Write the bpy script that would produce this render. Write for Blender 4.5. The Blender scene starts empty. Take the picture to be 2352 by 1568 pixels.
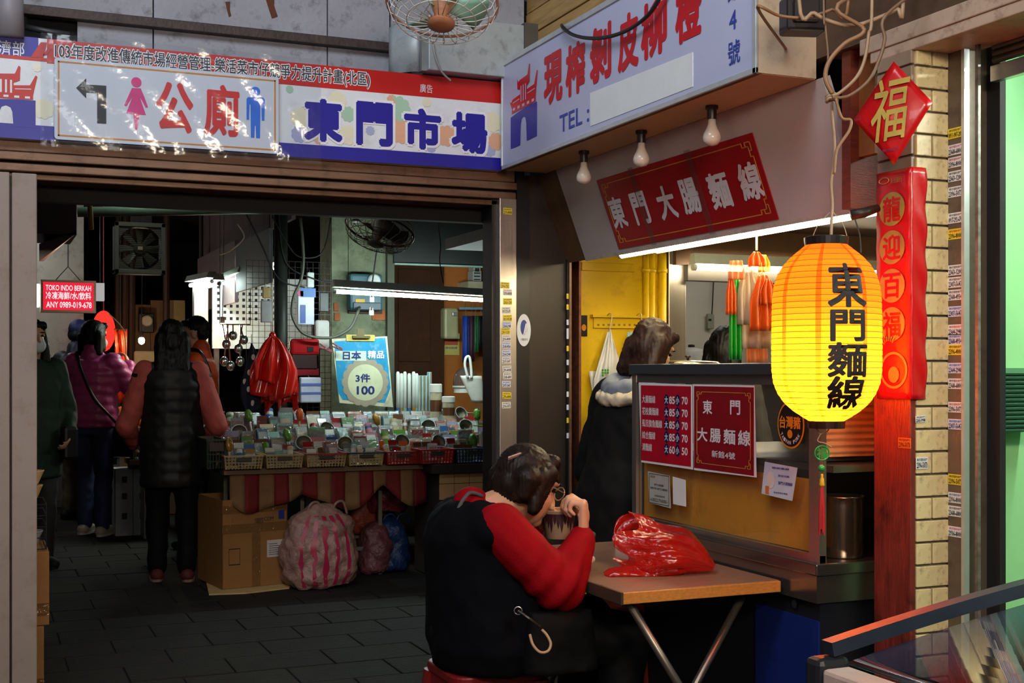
import bpy, bmesh, math, random
from mathutils import Vector, Matrix, Euler
import numpy as np
random.seed(7)
R = math.radians
scene = bpy.context.scene
C = scene.collection
# ---------------------------------------------------------------- camera
F, HX, HY, EYE = 2900.0, 1176.0, 850.0, 1.33
YAW = math.atan(1226 / 2900)
SN, CS = math.sin(YAW), math.cos(YAW)
cam_d = bpy.data.cameras.new('camera')
cam_d.sensor_width = 36
cam_d.lens = 36 * F / 2352
cam_d.shift_y = (HY - 784) / 2352
cam_d.clip_start = 0.05
cam = bpy.data.objects.new('camera', cam_d)
cam.location = (0, 0, EYE)
cam.rotation_euler = (math.pi / 2, 0, -YAW)
C.objects.link(cam)
scene.camera = cam
# ---------------------------------------------------------------- world, large lights, exposure
w = bpy.data.worlds.new('world')
scene.world = w
w.use_nodes = True
w.node_tree.nodes['Background'].inputs[0].default_value = (0.55, 0.68, 1.0, 1)
w.node_tree.nodes['Background'].inputs[1].default_value = 0.035
def area_light(name, loc, target, sx, sy, power, col, spread=180):
    l = bpy.data.lights.new(name, 'AREA')
    l.shape = 'RECTANGLE'; l.size = sx; l.size_y = sy; l.energy = power; l.color = col
    l.spread = R(spread)
    o = bpy.data.objects.new(name, l)
    o.location = loc
    o.rotation_euler = (Vector(target) - Vector(loc)).to_track_quat('-Z', 'Y').to_euler()
    C.objects.link(o)
    return o
# unseen area lights added for brightness: cool overhead one for the signs, plus fills
area_light('cool_overhead_light', (-0.4, 1.6, 4.5), (1.1, 5.2, 2.4), 2.6, 1.2, 74, (0.82, 0.90, 1.0), 140)
area_light('front_fill', (-1.2, -2.6, 2.5), (0.9, 6.0, 1.5), 2.0, 0.8, 30, (0.95, 0.93, 0.95))
area_light('right_warm_fill', (0.9, -0.6, 2.5), (2.4, 2.7, 1.3), 1.2, 0.3, 34, (1.0, 0.86, 0.66), 130)
area_light('left_warm_fill', (-2.6, 1.0, 2.6), (1.5, 4.2, 1.3), 1.6, 0.4, 12, (1.0, 0.72, 0.5))
scene.view_settings.view_transform = 'Standard'
scene.view_settings.look = 'None'
scene.view_settings.exposure = 0.0
scene.view_settings.gamma = 1.0
scene.view_settings.use_curve_mapping = False
scene.cycles.use_denoising = True
scene.cycles.max_bounces = 6
scene.cycles.diffuse_bounces = 3
scene.cycles.glossy_bounces = 3
scene.cycles.transmission_bounces = 4
scene.cycles.transparent_max_bounces = 10
scene.cycles.adaptive_threshold = 0.03
scene.cycles.caustics_reflective = False
scene.cycles.caustics_refractive = False
scene.cycles.sample_clamp_indirect = 6
# ---------------------------------------------------------------- placing helpers
def ray(px, py):
    a = (px - HX) / F
    return Vector((CS * a + SN, -SN * a + CS, (HY - py) / F))
EYEV = Vector((0, 0, EYE))
def atX(px, py, x): r = ray(px, py); return EYEV + r * (x / r.x)
def atY(px, py, y): r = ray(px, py); return EYEV + r * (y / r.y)
def atZ(px, py, z): r = ray(px, py); return EYEV + r * ((z - EYE) / r.z)
def atD(px, py, d): return EYEV + ray(px, py) * d
class Frame:
    """flat surface: origin, right, up; d counts towards the viewer"""
    def __init__(s, o, r, u):
        s.o = Vector(o); s.r = Vector(r).normalized(); s.u = Vector(u).normalized()
        s.n = s.r.cross(s.u).normalized()
    def p(s, a, b, d=0.0): return s.o + s.r * a + s.u * b + s.n * d
    def uv(s, px, py):
        r = ray(px, py); t = (s.o - EYEV).dot(s.n) / r.dot(s.n)
        q = EYEV + r * t - s.o
        return q.dot(s.r), q.dot(s.u)
def FY(y): return Frame((0, y, 0), (1, 0, 0), (0, 0, 1))     # wall facing the camera (-y)
def FX(x): return Frame((x, 0, 0), (0, -1, 0), (0, 0, 1))    # wall facing left (-x)
def FZ(z): return Frame((0, 0, z), (1, 0, 0), (0, 1, 0))     # lying, facing up
# ---------------------------------------------------------------- materials
MATS = {}
def lin(c): 
    c = c / 255.0
    return c / 12.92 if c <= 0.04045 else ((c + 0.055) / 1.055) ** 2.4
def L(c): return (lin(c[0]), lin(c[1]), lin(c[2]), 1.0)
def mat(name, col, rough=0.55, metal=0.0, var=0.12, scale=12.0, bump=0.0, bscale=None, spec=0.5,
        emit=0.0, ecol=None, alpha=1.0, trans=0.0, stretch=None, rnd=0.0, coat=0.0, dirt=None):
    if name in MATS: return MATS[name]
    m = bpy.data.materials.new(name); m.use_nodes = True
    nt = m.node_tree; N = nt.nodes; K = nt.links
    b = N['Principled BSDF']
    c = L(col)
    b.inputs['Roughness'].default_value = rough
    b.inputs['Metallic'].default_value = metal
    b.inputs['Specular IOR Level'].default_value = spec
    b.inputs['Alpha'].default_value = alpha
    b.inputs['Transmission Weight'].default_value = trans
    b.inputs['Coat Weight'].default_value = coat
    tc = N.new('ShaderNodeTexCoord'); mp = N.new('ShaderNodeMapping')
    K.new(tc.outputs['Object'], mp.inputs['Vector'])
    if stretch: mp.inputs['Scale'].default_value = stretch
    nz = N.new('ShaderNodeTexNoise'); nz.inputs['Scale'].default_value = scale
    nz.inputs['Detail'].default_value = 5; nz.inputs['Roughness'].default_value = 0.6
    K.new(mp.outputs['Vector'], nz.inputs['Vector'])
    rp = N.new('ShaderNodeValToRGB'); rp.color_ramp.elements[0].position = 0.3; rp.color_ramp.elements[1].position = 0.7
    lo = 1 - var; hi = 1 + var
    rp.color_ramp.elements[0].color = (c[0] * lo, c[1] * lo, c[2] * lo, 1)
    rp.color_ramp.elements[1].color = (min(1, c[0] * hi), min(1, c[1] * hi), min(1, c[2] * hi), 1)
    K.new(nz.outputs['Fac'], rp.inputs['Fac'])
    out = rp.outputs['Color']
    if dirt:
        dc, amt, ds = dirt
        n2 = N.new('ShaderNodeTexNoise'); n2.inputs['Scale'].default_value = ds; n2.inputs['Detail'].default_value = 8
        n2.inputs['Roughness'].default_value = 0.7
        K.new(tc.outputs['Object'], n2.inputs['Vector'])
        r2 = N.new('ShaderNodeValToRGB'); r2.color_ramp.elements[0].position = 0.52; r2.color_ramp.elements[1].position = 0.68
        r2.color_ramp.elements[0].color = (0, 0, 0, 1); r2.color_ramp.elements[1].color = (amt, amt, amt, 1)
        K.new(n2.outputs['Fac'], r2.inputs['Fac'])
        mx = N.new('ShaderNodeMixRGB'); mx.inputs[2].default_value = L(dc)
        K.new(r2.outputs['Color'], mx.inputs[0]); K.new(out, mx.inputs[1]); out = mx.outputs['Color']
    if rnd:
        oi = N.new('ShaderNodeObjectInfo'); mr = N.new('ShaderNodeMapRange')
        mr.inputs[3].default_value = 1 - rnd; mr.inputs[4].default_value = 1 + rnd
        K.new(oi.outputs['Random'], mr.inputs[0])
        hs = N.new('ShaderNodeHueSaturation'); K.new(mr.outputs[0], hs.inputs['Value']); K.new(out, hs.inputs['Color'])
        out = hs.outputs['Color']
    K.new(out, b.inputs['Base Color'])
    if bump:
        bp = N.new('ShaderNodeBump'); bp.inputs['Strength'].default_value = bump; bp.inputs['Distance'].default_value = 0.01
        n3 = N.new('ShaderNodeTexNoise'); n3.inputs['Scale'].default_value = bscale or scale * 3; n3.inputs['Detail'].default_value = 6
        K.new(mp.outputs['Vector'], n3.inputs['Vector'])
        K.new(n3.outputs['Fac'], bp.inputs['Height']); K.new(bp.outputs['Normal'], b.inputs['Normal'])
    if emit:
        b.inputs['Emission Color'].default_value = L(ecol or col); b.inputs['Emission Strength'].default_value = emit
    MATS[name] = m
    return m
def film(name, col, opacity=0.3, rough=0.12, gloss=0.25, bump=0.0, bscale=20, transl=0.0):
    """thin plastic: see-through tint + cloudy colour + shine"""
    if name in MATS: return MATS[name]
    m = bpy.data.materials.new(name); m.use_nodes = True
    nt = m.node_tree; N = nt.nodes; K = nt.links
    N.remove(N['Principled BSDF']); o = N['Material Output']
    c = L(col)
    tr = N.new('ShaderNodeBsdfTransparent'); tint = [0.5 + 0.5 * v for v in c[:3]]
    tr.inputs[0].default_value = (*tint, 1)
    df = N.new('ShaderNodeBsdfDiffuse'); df.inputs[0].default_value = c
    tl = N.new('ShaderNodeBsdfTranslucent'); tl.inputs[0].default_value = c
    md = N.new('ShaderNodeMixShader'); md.inputs[0].default_value = transl
    K.new(df.outputs[0], md.inputs[1]); K.new(tl.outputs[0], md.inputs[2])
    gl = N.new('ShaderNodeBsdfGlossy'); gl.inputs['Roughness'].default_value = rough
    m1 = N.new('ShaderNodeMixShader'); m1.inputs[0].default_value = opacity
    K.new(tr.outputs[0], m1.inputs[1]); K.new(md.outputs[0], m1.inputs[2])
    fr = N.new('ShaderNodeLayerWeight'); fr.inputs[0].default_value = 0.5
    pw = N.new('ShaderNodeMath'); pw.operation = 'POWER'; pw.inputs[1].default_value = 5.0; K.new(fr.outputs['Facing'], pw.inputs[0])
    f0 = gloss * 0.2; ma = N.new('ShaderNodeMath'); ma.operation = 'MULTIPLY_ADD'; ma.inputs[1].default_value = 1 - f0; ma.inputs[2].default_value = f0; K.new(pw.outputs[0], ma.inputs[0])
    m2 = N.new('ShaderNodeMixShader')
    K.new(ma.outputs[0], m2.inputs[0]); K.new(m1.outputs[0], m2.inputs[1]); K.new(gl.outputs[0], m2.inputs[2])
    K.new(m2.outputs[0], o.inputs[0])
    if bump:
        tc = N.new('ShaderNodeTexCoord'); nz = N.new('ShaderNodeTexNoise'); nz.inputs['Scale'].default_value = bscale
        K.new(tc.outputs['Object'], nz.inputs['Vector'])
        bp = N.new('ShaderNodeBump'); bp.inputs['Strength'].default_value = bump; bp.inputs['Distance'].default_value = 0.02
        K.new(nz.outputs['Fac'], bp.inputs['Height'])
        for s in (gl, df, fr): K.new(bp.outputs[0], s.inputs['Normal'])
    MATS[name] = m
    return m
def glow(name, col, strength):
    if name in MATS: return MATS[name]
    m = bpy.data.materials.new(name); m.use_nodes = True
    nt = m.node_tree; nt.nodes.remove(nt.nodes['Principled BSDF'])
    e = nt.nodes.new('ShaderNodeEmission'); e.inputs[0].default_value = (*col, 1); e.inputs[1].default_value = strength
    nt.links.new(e.outputs[0], nt.nodes['Material Output'].inputs[0])
    MATS[name] = m
    return m
# ---------------------------------------------------------------- mesh building
def ortho(d):
    d = Vector(d).normalized()
    a = Vector((0, 0, 1)) if abs(d.z) < 0.9 else Vector((1, 0, 0))
    u = d.cross(a).normalized(); v = u.cross(d).normalized()
    return u, v
class MB:
    def __init__(s, xf=None): s.v = []; s.f = []; s.xf = xf
    def add(s, vs, fs):
        n = len(s.v)
        if s.xf is not None: vs = [s.xf @ Vector(p) for p in vs]
        s.v += [tuple(p) for p in vs]; s.f += [tuple(i + n for i in f) for f in fs]
        return s
    def box(s, lo, hi):
        a, b, c = lo; d, e, f = hi
        return s.add([(a, b, c), (d, b, c), (d, e, c), (a, e, c), (a, b, f), (d, b, f), (d, e, f), (a, e, f)],
                     [(0, 3, 2, 1), (4, 5, 6, 7), (0, 1, 5, 4), (1, 2, 6, 5), (2, 3, 7, 6), (3, 0, 4, 7)])
    def cbox(s, c, size, rot=None):
        h = Vector(size) / 2; m = rot.to_matrix() if isinstance(rot, Euler) else (rot or Matrix.Identity(3))
        P = [Vector(c) + m @ Vector((x * h.x, y * h.y, z * h.z)) for z in (-1, 1) for x, y in ((-1, -1), (1, -1), (1, 1), (-1, 1))]
        return s.add(P, [(0, 3, 2, 1), (4, 5, 6, 7), (0, 1, 5, 4), (1, 2, 6, 5), (2, 3, 7, 6), (3, 0, 4, 7)])
    def slab(s, fr, u0, v0, u1, v1, d0, d1):
        P = [fr.p(u, v, d) for d in (d0, d1) for u, v in ((u0, v0), (u1, v0), (u1, v1), (u0, v1))]
        return s.add(P, [(0, 3, 2, 1), (4, 5, 6, 7), (0, 1, 5, 4), (1, 2, 6, 5), (2, 3, 7, 6), (3, 0, 4, 7)])
    def prism(s, fr, poly, d0, d1):
        n = len(poly); ar = sum(poly[i][0] * poly[(i + 1) % n][1] - poly[(i + 1) % n][0] * poly[i][1] for i in range(n))
        if ar < 0: poly = poly[::-1]
        P = [fr.p(u, v, d0) for u, v in poly] + [fr.p(u, v, d1) for u, v in poly]
        fs = [tuple(range(n, 2 * n)), tuple(range(n - 1, -1, -1))] + [(i, (i + 1) % n, n + (i + 1) % n, n + i) for i in range(n)]
        return s.add(P, fs)
    def flat(s, fr, poly, d=0.002):
        n = len(poly); ar = sum(poly[i][0] * poly[(i + 1) % n][1] - poly[(i + 1) % n][0] * poly[i][1] for i in range(n))
        if ar < 0: poly = poly[::-1]
        return s.add([fr.p(u, v, d) for u, v in poly], [tuple(range(n))])
    def tube(s, pts, r, n=8, caps=True, closed=False):
        pts = [Vector(p) for p in pts]; k = len(pts)
        rs = r if isinstance(r, (list, tuple)) else [r] * k
        vs = []; u = None
        for i, p in enumerate(pts):
            if closed: d = pts[(i + 1) % k] - pts[i - 1]
            else: d = pts[min(i + 1, k - 1)] - pts[max(i - 1, 0)]
            if d.length < 1e-9: d = Vector((0, 0, 1))
            d.normalize()
            if u is None: u = ortho(d)[0]
            u = u - d * u.dot(d)
            u = u.normalized() if u.length > 1e-6 else ortho(d)[0]
            v = d.cross(u)
            for j in range(n):
                a = 2 * math.pi * j / n
                vs.append(p + (u * math.cos(a) + v * math.sin(a)) * rs[i])
        fs = []
        for i in range(k if closed else k - 1):
            i2 = (i + 1) % k
            for j in range(n):
                j2 = (j + 1) % n
                fs.append((i * n + j, i * n + j2, i2 * n + j2, i2 * n + j))
        if caps and not closed: fs += [tuple(range(n - 1, -1, -1)), tuple(range((k - 1) * n, k * n))]
        return s.add(vs, fs)
    def lathe(s, prof, o=(0, 0, 0), axis=(0, 0, 1), n=20, caps=True, sx=1, sy=1):
        o = Vector(o); ax = Vector(axis).normalized()
        u, v = (Vector((1, 0, 0)), Vector((0, 1, 0))) if abs(ax.z) > 0.999 else ortho(ax)
        if u.cross(v).dot(ax) < 0: v = -v
        vs = []
        for r, h in prof:
            for j in range(n):
                a = 2 * math.pi * j / n
                vs.append(o + ax * h + (u * math.cos(a) * sx + v * math.sin(a) * sy) * r)
        fs = []
        for i in range(len(prof) - 1):
            for j in range(n):
                j2 = (j + 1) % n
                fs.append((i * n + j, i * n + j2, (i + 1) * n + j2, (i + 1) * n + j))
        if caps: fs += [tuple(range(n - 1, -1, -1)), tuple(range((len(prof) - 1) * n, len(prof) * n))]
        return s.add(vs, fs)
    def ell(s, c, r, rot=None, nu=14, nv=9):
        c = Vector(c); r = (r, r, r) if isinstance(r, (int, float)) else r
        m = rot.to_matrix() if isinstance(rot, Euler) else (rot or Matrix.Identity(3))
        vs = []; fs = []
        for i in range(nv + 1):
            t = math.pi * i / nv
            for j in range(nu):
                a = 2 * math.pi * j / nu
                vs.append(c + m @ Vector((r[0] * math.sin(t) * math.cos(a), r[1] * math.sin(t) * math.sin(a), -r[2] * math.cos(t))))
        for i in range(nv):
            for j in range(nu):
                j2 = (j + 1) % nu
                fs.append((i * nu + j, i * nu + j2, (i + 1) * nu + j2, (i + 1) * nu + j))
        return s.add(vs, fs)
    def caps(s, a, b, ra, rb, n=12):
        """rounded tapering limb"""
        a = Vector(a); b = Vector(b); d = b - a; ln = d.length
        if ln < 1e-6: return s.ell(a, ra)
        d /= ln; pts = []; rs = []
        for k in range(5):
            t = math.pi / 2 * k / 4; pts.append(a - d * ra * math.cos(t)); rs.append(max(ra * math.sin(t), ra * 0.05))
        for k in range(5):
            t = math.pi / 2 * k / 4; pts.append(b + d * rb * math.sin(t)); rs.append(max(rb * math.cos(t), rb * 0.05))
        return s.tube(pts, rs, n)
    def loft(s, rings, n=18, side=(1, 0, 0), fwd=(0, 1, 0), power=2.0):
        """rings: (centre, half width along side, half depth along fwd)"""
        sd = Vector(side); fw = Vector(fwd); vs = []; fs = []
        for c, a, b in rings:
            for j in range(n):
                t = 2 * math.pi * j / n; ct, st = math.cos(t), math.sin(t)
                e = 2 / power
                vs.append(Vector(c) + sd * a * math.copysign(abs(ct) ** e, ct) + fw * b * math.copysign(abs(st) ** e, st))
        for i in range(len(rings) - 1):
            for j in range(n):
                j2 = (j + 1) % n; fs.append((i * n + j, i * n + j2, (i + 1) * n + j2, (i + 1) * n + j))
        fs += [tuple(range(n - 1, -1, -1)), tuple(range((len(rings) - 1) * n, len(rings) * n))]
        return s.add(vs, fs)
    def sheet(s, fn, nu, nv, thick=0.0):
        P = [Vector(fn(i / nu, j / nv)) for j in range(nv + 1) for i in range(nu + 1)]
        fs = [(j * (nu + 1) + i, j * (nu + 1) + i + 1, (j + 1) * (nu + 1) + i + 1, (j + 1) * (nu + 1) + i) for j in range(nv) for i in range(nu)]
        if not thick: return s.add(P, fs)
        W = nu + 1; Nn = []
        for j in range(nv + 1):
            for i in range(W):
                du = P[j * W + min(i + 1, nu)] - P[j * W + max(i - 1, 0)]
                dv = P[min(j + 1, nv) * W + i] - P[max(j - 1, 0) * W + i]
                q = du.cross(dv); Nn.append(q.normalized() if q.length > 1e-9 else Vector((0, 0, 1)))
        n = len(P); Q = [P[k] - Nn[k] * thick for k in range(n)]
        g = [tuple(reversed([a + n for a in f])) for f in fs]
        e = []
        for i in range(nu): e += [(i + 1, i, n + i, n + i + 1), (nv * W + i, nv * W + i + 1, n + nv * W + i + 1, n + nv * W + i)]
        for j in range(nv): e += [(j * W, (j + 1) * W, n + (j + 1) * W, n + j * W), ((j + 1) * W + nu, j * W + nu, n + j * W + nu, n + (j + 1) * W + nu)]
        return s.add(P + Q, fs + g + e)
    def build(s, name, m, parent=None, smooth=False, bevel=0.0, label=None, mods=None, solid=0.0, sub=0):
        vs = np.array(s.v, dtype=float).reshape(-1, 3)
        lo = vs.min(0); hi = vs.max(0); o = Vector(((lo[0] + hi[0]) / 2, (lo[1] + hi[1]) / 2, lo[2]))
        me = bpy.data.meshes.new(name)
        me.from_pydata([tuple(p) for p in (vs - np.array(o))], [], s.f)
        me.update()
        if smooth:
            me.polygons.foreach_set('use_smooth', [True] * len(me.polygons))
        ob = bpy.data.objects.new(name, me); C.objects.link(ob); ob.location = o
        if m: me.materials.append(m)
        if solid:
            q = ob.modifiers.new('s', 'SOLIDIFY'); q.thickness = solid; q.offset = 0
        if sub:
            q = ob.modifiers.new('u', 'SUBSURF'); q.levels = sub; q.render_levels = sub
        if bevel:
            q = ob.modifiers.new('b', 'BEVEL'); q.width = bevel; q.segments = 2; q.limit_method = 'ANGLE'; q.angle_limit = R(40)
        if label: ob['label'] = label
        if parent: put(ob, parent)
        return ob
def put(ob, parent):
    ob.parent = parent
    ob.matrix_parent_inverse = WM(parent).inverted()
    return ob
def WM(o):
    b = o.matrix_basis.copy()
    return WM(o.parent) @ o.matrix_parent_inverse @ b if o.parent else b
LABELS = {}
def tag(o, label, cat, group=None, kind=None):
    if group is None and label in LABELS:
        print('DUP LABEL', label)
    LABELS[label] = 1
    o['label'] = label; o['category'] = cat
    if group: o['group'] = group
    if kind: o['kind'] = kind
    return o
def thing(name, label, cat, loc=(0, 0, 0), group=None):
    o = bpy.data.objects.new(name, None); o.empty_display_size = 0.05; C.objects.link(o); o.location = loc
    return tag(o, label, cat, group)
def struct(o): o['kind'] = 'structure'; return o
def sroot(name, loc=(0, 0, 0)):
    o = bpy.data.objects.new(name, None); o.empty_display_size = 0.05; C.objects.link(o); o.location = loc
    return struct(o)
def share(o, mesh_from, loc=None): ...
def text_mesh(s, bold=0.0, spacing=1.0, res=3):
    cu = bpy.data.curves.new('t', 'FONT'); cu.body = s; cu.size = 1.0; cu.offset = bold; cu.resolution_u = res
    cu.space_character = spacing
    ob = bpy.data.objects.new('t', cu); C.objects.link(ob)
    dg = bpy.context.evaluated_depsgraph_get(); dg.update()
    me = bpy.data.meshes.new_from_object(ob.evaluated_get(dg))
    vs = [tuple(v.co) for v in me.vertices]; fs = [tuple(p.vertices) for p in me.polygons]
    bpy.data.objects.remove(ob); bpy.data.curves.remove(cu); bpy.data.meshes.remove(me)
    return vs, fs
TXT = {}
def txt(mb, s, fr, u0, v0, u1, v1, d=0.002, bold=0.0, spacing=1.0, res=3, rot=0.0, slant=0.0, warp=None):
    """letters of s fitted to the rectangle of the frame"""
    k = (s, spacing, res)
    if k not in TXT: TXT[k] = text_mesh(s, 0.0, spacing, res)
    vs, fs = TXT[k]
    if not vs: return mb
    xs = [v[0] for v in vs]; ys = [v[1] for v in vs]
    x0, x1, y0, y1 = min(xs) - bold, max(xs) + bold, min(ys) - bold, max(ys) + bold
    cr, sr = math.cos(rot), math.sin(rot)
    cu, cv = (u0 + u1) / 2, (v0 + v1) / 2
    n = 0 if bold < .004 else (4 if bold < .02 else 8)
    for q in range(n + 1):
        ox, oy = (0, 0) if q == n else (bold * math.cos(2 * math.pi * (q + .5) / n), bold * math.sin(2 * math.pi * (q + .5) / n))
        P = []
        for x, y, _ in vs:
            a = (x + ox - x0) / max(x1 - x0, 1e-6) - 0.5; b = (y + oy - y0) / max(y1 - y0, 1e-6) - 0.5
            a = a * (u1 - u0) + slant * b * (v1 - v0); b = b * (v1 - v0)
            a, b = a * cr - b * sr, a * sr + b * cr
            dd = d + q * 0.00004
            P.append(warp(cu + a, cv + b, dd) if warp else fr.p(cu + a, cv + b, dd))
        mb.add(P, fs)
    return mb
def txt_px(mb, s, fr, x0, y0, x1, y1, **k):
    """(x0,y0) lower left, (x1,y1) upper right corner as seen in the photograph, on the surface itself"""
    a, b = fr.uv(x0, y0); c, e = fr.uv(x1, y1)
    return txt(mb, s, fr, a, b, c, e, **k)
def remesh(mb, name, m, voxel=0.015, parent=None, smooth_it=3, disp=None, sub=0, label=None):
    """one continuous skin over all the overlapping shapes in mb"""
    me = bpy.data.meshes.new('r'); me.from_pydata(mb.v, [], mb.f); me.update()
    bm = bmesh.new(); bm.from_mesh(me); bmesh.ops.recalc_face_normals(bm, faces=bm.faces); bm.to_mesh(me); bm.free()
    ob = bpy.data.objects.new('r', me); C.objects.link(ob)
    q = ob.modifiers.new('r', 'REMESH'); q.mode = 'VOXEL'; q.voxel_size = voxel
    if smooth_it:
        q = ob.modifiers.new('s', 'SMOOTH'); q.iterations = smooth_it; q.factor = 0.5
    dg = bpy.context.evaluated_depsgraph_get(); dg.update()
    m2 = bpy.data.meshes.new_from_object(ob.evaluated_get(dg))
    n = len(m2.vertices); co = np.empty(n * 3); m2.vertices.foreach_get('co', co); co = co.reshape(-1, 3)
    if disp is not None:
        no = np.empty(n * 3); m2.vertices.foreach_get('normal', no); no = no.reshape(-1, 3)
        co = disp(co, no)
    fs = [tuple(p.vertices) for p in m2.polygons]
    bpy.data.objects.remove(ob); bpy.data.meshes.remove(me); bpy.data.meshes.remove(m2)
    r = MB(); r.v = [tuple(p) for p in co]; r.f = fs
    return r.build(name, m, parent, smooth=True, label=label, sub=sub)
def vnoise(co, s, seed=0):
    """cheap smooth noise per vertex"""
    c = co * s + seed * 7.13
    x, y, z = c[:, 0], c[:, 1], c[:, 2]
    return (np.sin(x * 1.7 + 1.3 * np.sin(y * 1.1 + z)) + np.sin(y * 2.1 + 1.7 * np.sin(z * 1.3 + x * .7)) + np.sin(z * 1.9 + 1.5 * np.sin(x * 1.2 - y))) / 3
def curve_pts(ctrl, n=8):
    """smooth line through the points"""
    P = [Vector(p) for p in ctrl]; out = []
    for i in range(len(P) - 1):
        a = P[max(i - 1, 0)]; b = P[i]; c = P[i + 1]; d = P[min(i + 2, len(P) - 1)]
        for k in range(n):
            t = k / n
            out.append(0.5 * ((2 * b) + (c - a) * t + (2 * a - 5 * b + 4 * c - d) * t * t + (3 * b - a - 3 * c + d) * t ** 3))
    out.append(P[-1])
    return out
def rrect(x0, y0, x1, y1, r, n=4):
    out = []
    for cx, cy, a0 in ((x1 - r, y1 - r, 0), (x0 + r, y1 - r, 90), (x0 + r, y0 + r, 180), (x1 - r, y0 + r, 270)):
        for k in range(n + 1):
            a = R(a0 + 90 * k / n); out.append((cx + r * math.cos(a), cy + r * math.sin(a)))
    return out
def circ(cx, cy, r, n=20, ry=None): return [(cx + r * math.cos(2 * math.pi * k / n), cy + (ry or r) * math.sin(2 * math.pi * k / n)) for k in range(n)]
# ================================================================ setting
M_floor = mat('asphalt', (28, 24, 20), 0.8, spec=0.3, var=0.35, scale=6, bump=0.5, bscale=60, rnd=0.08, dirt=((20, 18, 16), 0.7, 3))
M_joint = mat('floor_joint', (20, 18, 16), 0.9)
M_pillar = mat('painted_steel_beige', (150, 134, 124), 0.5, var=0.05, scale=5, dirt=((120, 95, 70), 0.45, 9))
M_conc = mat('grey_wall_panel', (150, 150, 158), 0.7, var=0.12, scale=7, bump=0.3, bscale=50, dirt=((70, 62, 55), 0.6, 14))
M_darkmetal = mat('rusty_dark_metal', (62, 48, 44), 0.6, 0.2, var=0.3, scale=20, bump=0.3)
M_brownmetal = mat('brown_metal', (120, 88, 66), 0.45, 0.35, var=0.2, scale=8, stretch=(1, 8, 8), dirt=((50, 38, 30), 0.6, 10))
M_black = mat('black_void', (14, 13, 13), 0.8)
M_darkwall = mat('dark_brown_laminate', (44, 34, 28), 0.45, var=0.15, scale=6)
M_blackpaint = mat('black_paint', (22, 21, 22), 0.4)
M_steel = mat('brushed_steel', (190, 182, 172), 0.34, 0.9, var=0.1, scale=30, stretch=(1, 1, 0.05), bump=0.05)
M_steelh = mat('brushed_steel_flat', (190, 185, 178), 0.28, 0.95, var=0.08, scale=30, stretch=(0.05, 0.05, 1))
M_alu = mat('aluminium', (205, 205, 205), 0.35, 0.7, var=0.06)
M_yellow = mat('yellow_paint', (238, 196, 20), 0.42, var=0.06, scale=5, dirt=((170, 115, 10), 0.4, 7))
M_kit = mat('kitchen_wall', (196, 190, 180), 0.6, var=0.06, scale=4)
M_green = mat('pale_green_paint', (160, 226, 160), 0.5, var=0.05, scale=3)
M_woodred = mat('red_brown_board', (120, 52, 34), 0.5, var=0.25, scale=5, stretch=(3, 3, 14), bump=0.15)
M_woodpost = mat('red_stained_post', (118, 44, 34), 0.42, var=0.3, scale=7, stretch=(6, 6, 1), bump=0.3, dirt=((45, 18, 14), 0.8, 9))
M_plank = mat('pine_plank', (176, 140, 84), 0.55, var=0.22, scale=6, stretch=(8, 1, 12), rnd=0.12)
M_tile = mat('cream_wall_tile', (226, 204, 152), 0.35, var=0.1, scale=18, bump=0.15, rnd=0.06, dirt=((96, 70, 40), 0.75, 26))
M_grout = mat('grey_grout', (112, 104, 94), 0.85)
M_brown = mat('brown_board', (84, 62, 46), 0.6, var=0.2, scale=5, stretch=(1, 6, 6))
M_cream = mat('cream_painted_beam', (190, 165, 145), 0.5, var=0.1, dirt=((110, 70, 50), 0.5, 20))

# ---- floor with paving slabs
floor = struct(MB().box((-5, -4, -0.12), (9, 17, -0.008)).build('floor', M_joint))
pv = None
pj = 0
for r_ in range(22):
    yy = 5.0 + r_ * 0.3
    for c_ in range(-1, 6):
        xx = -0.3 + c_ * 0.45 + (0.22 if r_ % 2 else 0)
        if pv is None:
            pv = MB().box((0, 0, -0.03), (0.442, 0.292, 0.0)).build('paving_slab', M_floor, bevel=0.004); me_pv = pv.data; ob = pv
            bv = pv.modifiers[0]
        else:
            ob = pv.copy(); C.objects.link(ob)
        ob.location = (xx + 0.221, yy + 0.146, -0.03 + random.uniform(-0.002, 0.002)); ob.parent = floor
        ob.matrix_parent_inverse = WM(floor).inverted()
        pj += 1
MB().box((-5, -4, -0.05), (9, 4.995, 0.0)).build('concrete_apron', M_floor, floor)

# ---- upper facade wall with panels (left)
uw = struct(MB().box((-3.2, 5.34, 2.0), (2.32, 5.4, 3.6)).build('wall_facade', M_black))
YW = 5.30
def up(px, py, y=YW): return atY(px, py, y)
xs = [-1.2, up(352, 50).x, up(752, 50).x, 1.66]
zl = 2.735
for i in range(3):
    x0 = xs[i] + 0.003; x1 = xs[i + 1] - 0.003
    if i == 0:   # the left panel is broken away round the pipe
        hx = up(178, 60).x
        MB().box((hx, YW, 2.55), (x1, YW + 0.03, zl - 0.012)).build('panel', M_conc, uw)
        MB().box((up(52, 60).x, YW, zl + 0.012), (x1, YW + 0.03, 3.5)).build('panel', M_conc, uw)
    else:
        MB().box((x0, YW, 2.55), (x1, YW + 0.03, zl - 0.012)).build('panel', M_conc, uw)
        MB().box((x0, YW, zl + 0.012), (x1, YW + 0.03, 3.5)).build('panel', M_conc, uw)
MB().box((1.666, YW, 2.55), (2.3, YW + 0.03, 3.5)).build('panel', M_conc, uw)
MB().box((up(50, 30).x, YW - 0.045, zl - 0.02), (1.67, YW, zl + 0.018)).build('ledge', M_darkmetal, uw, bevel=0.003)
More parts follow.
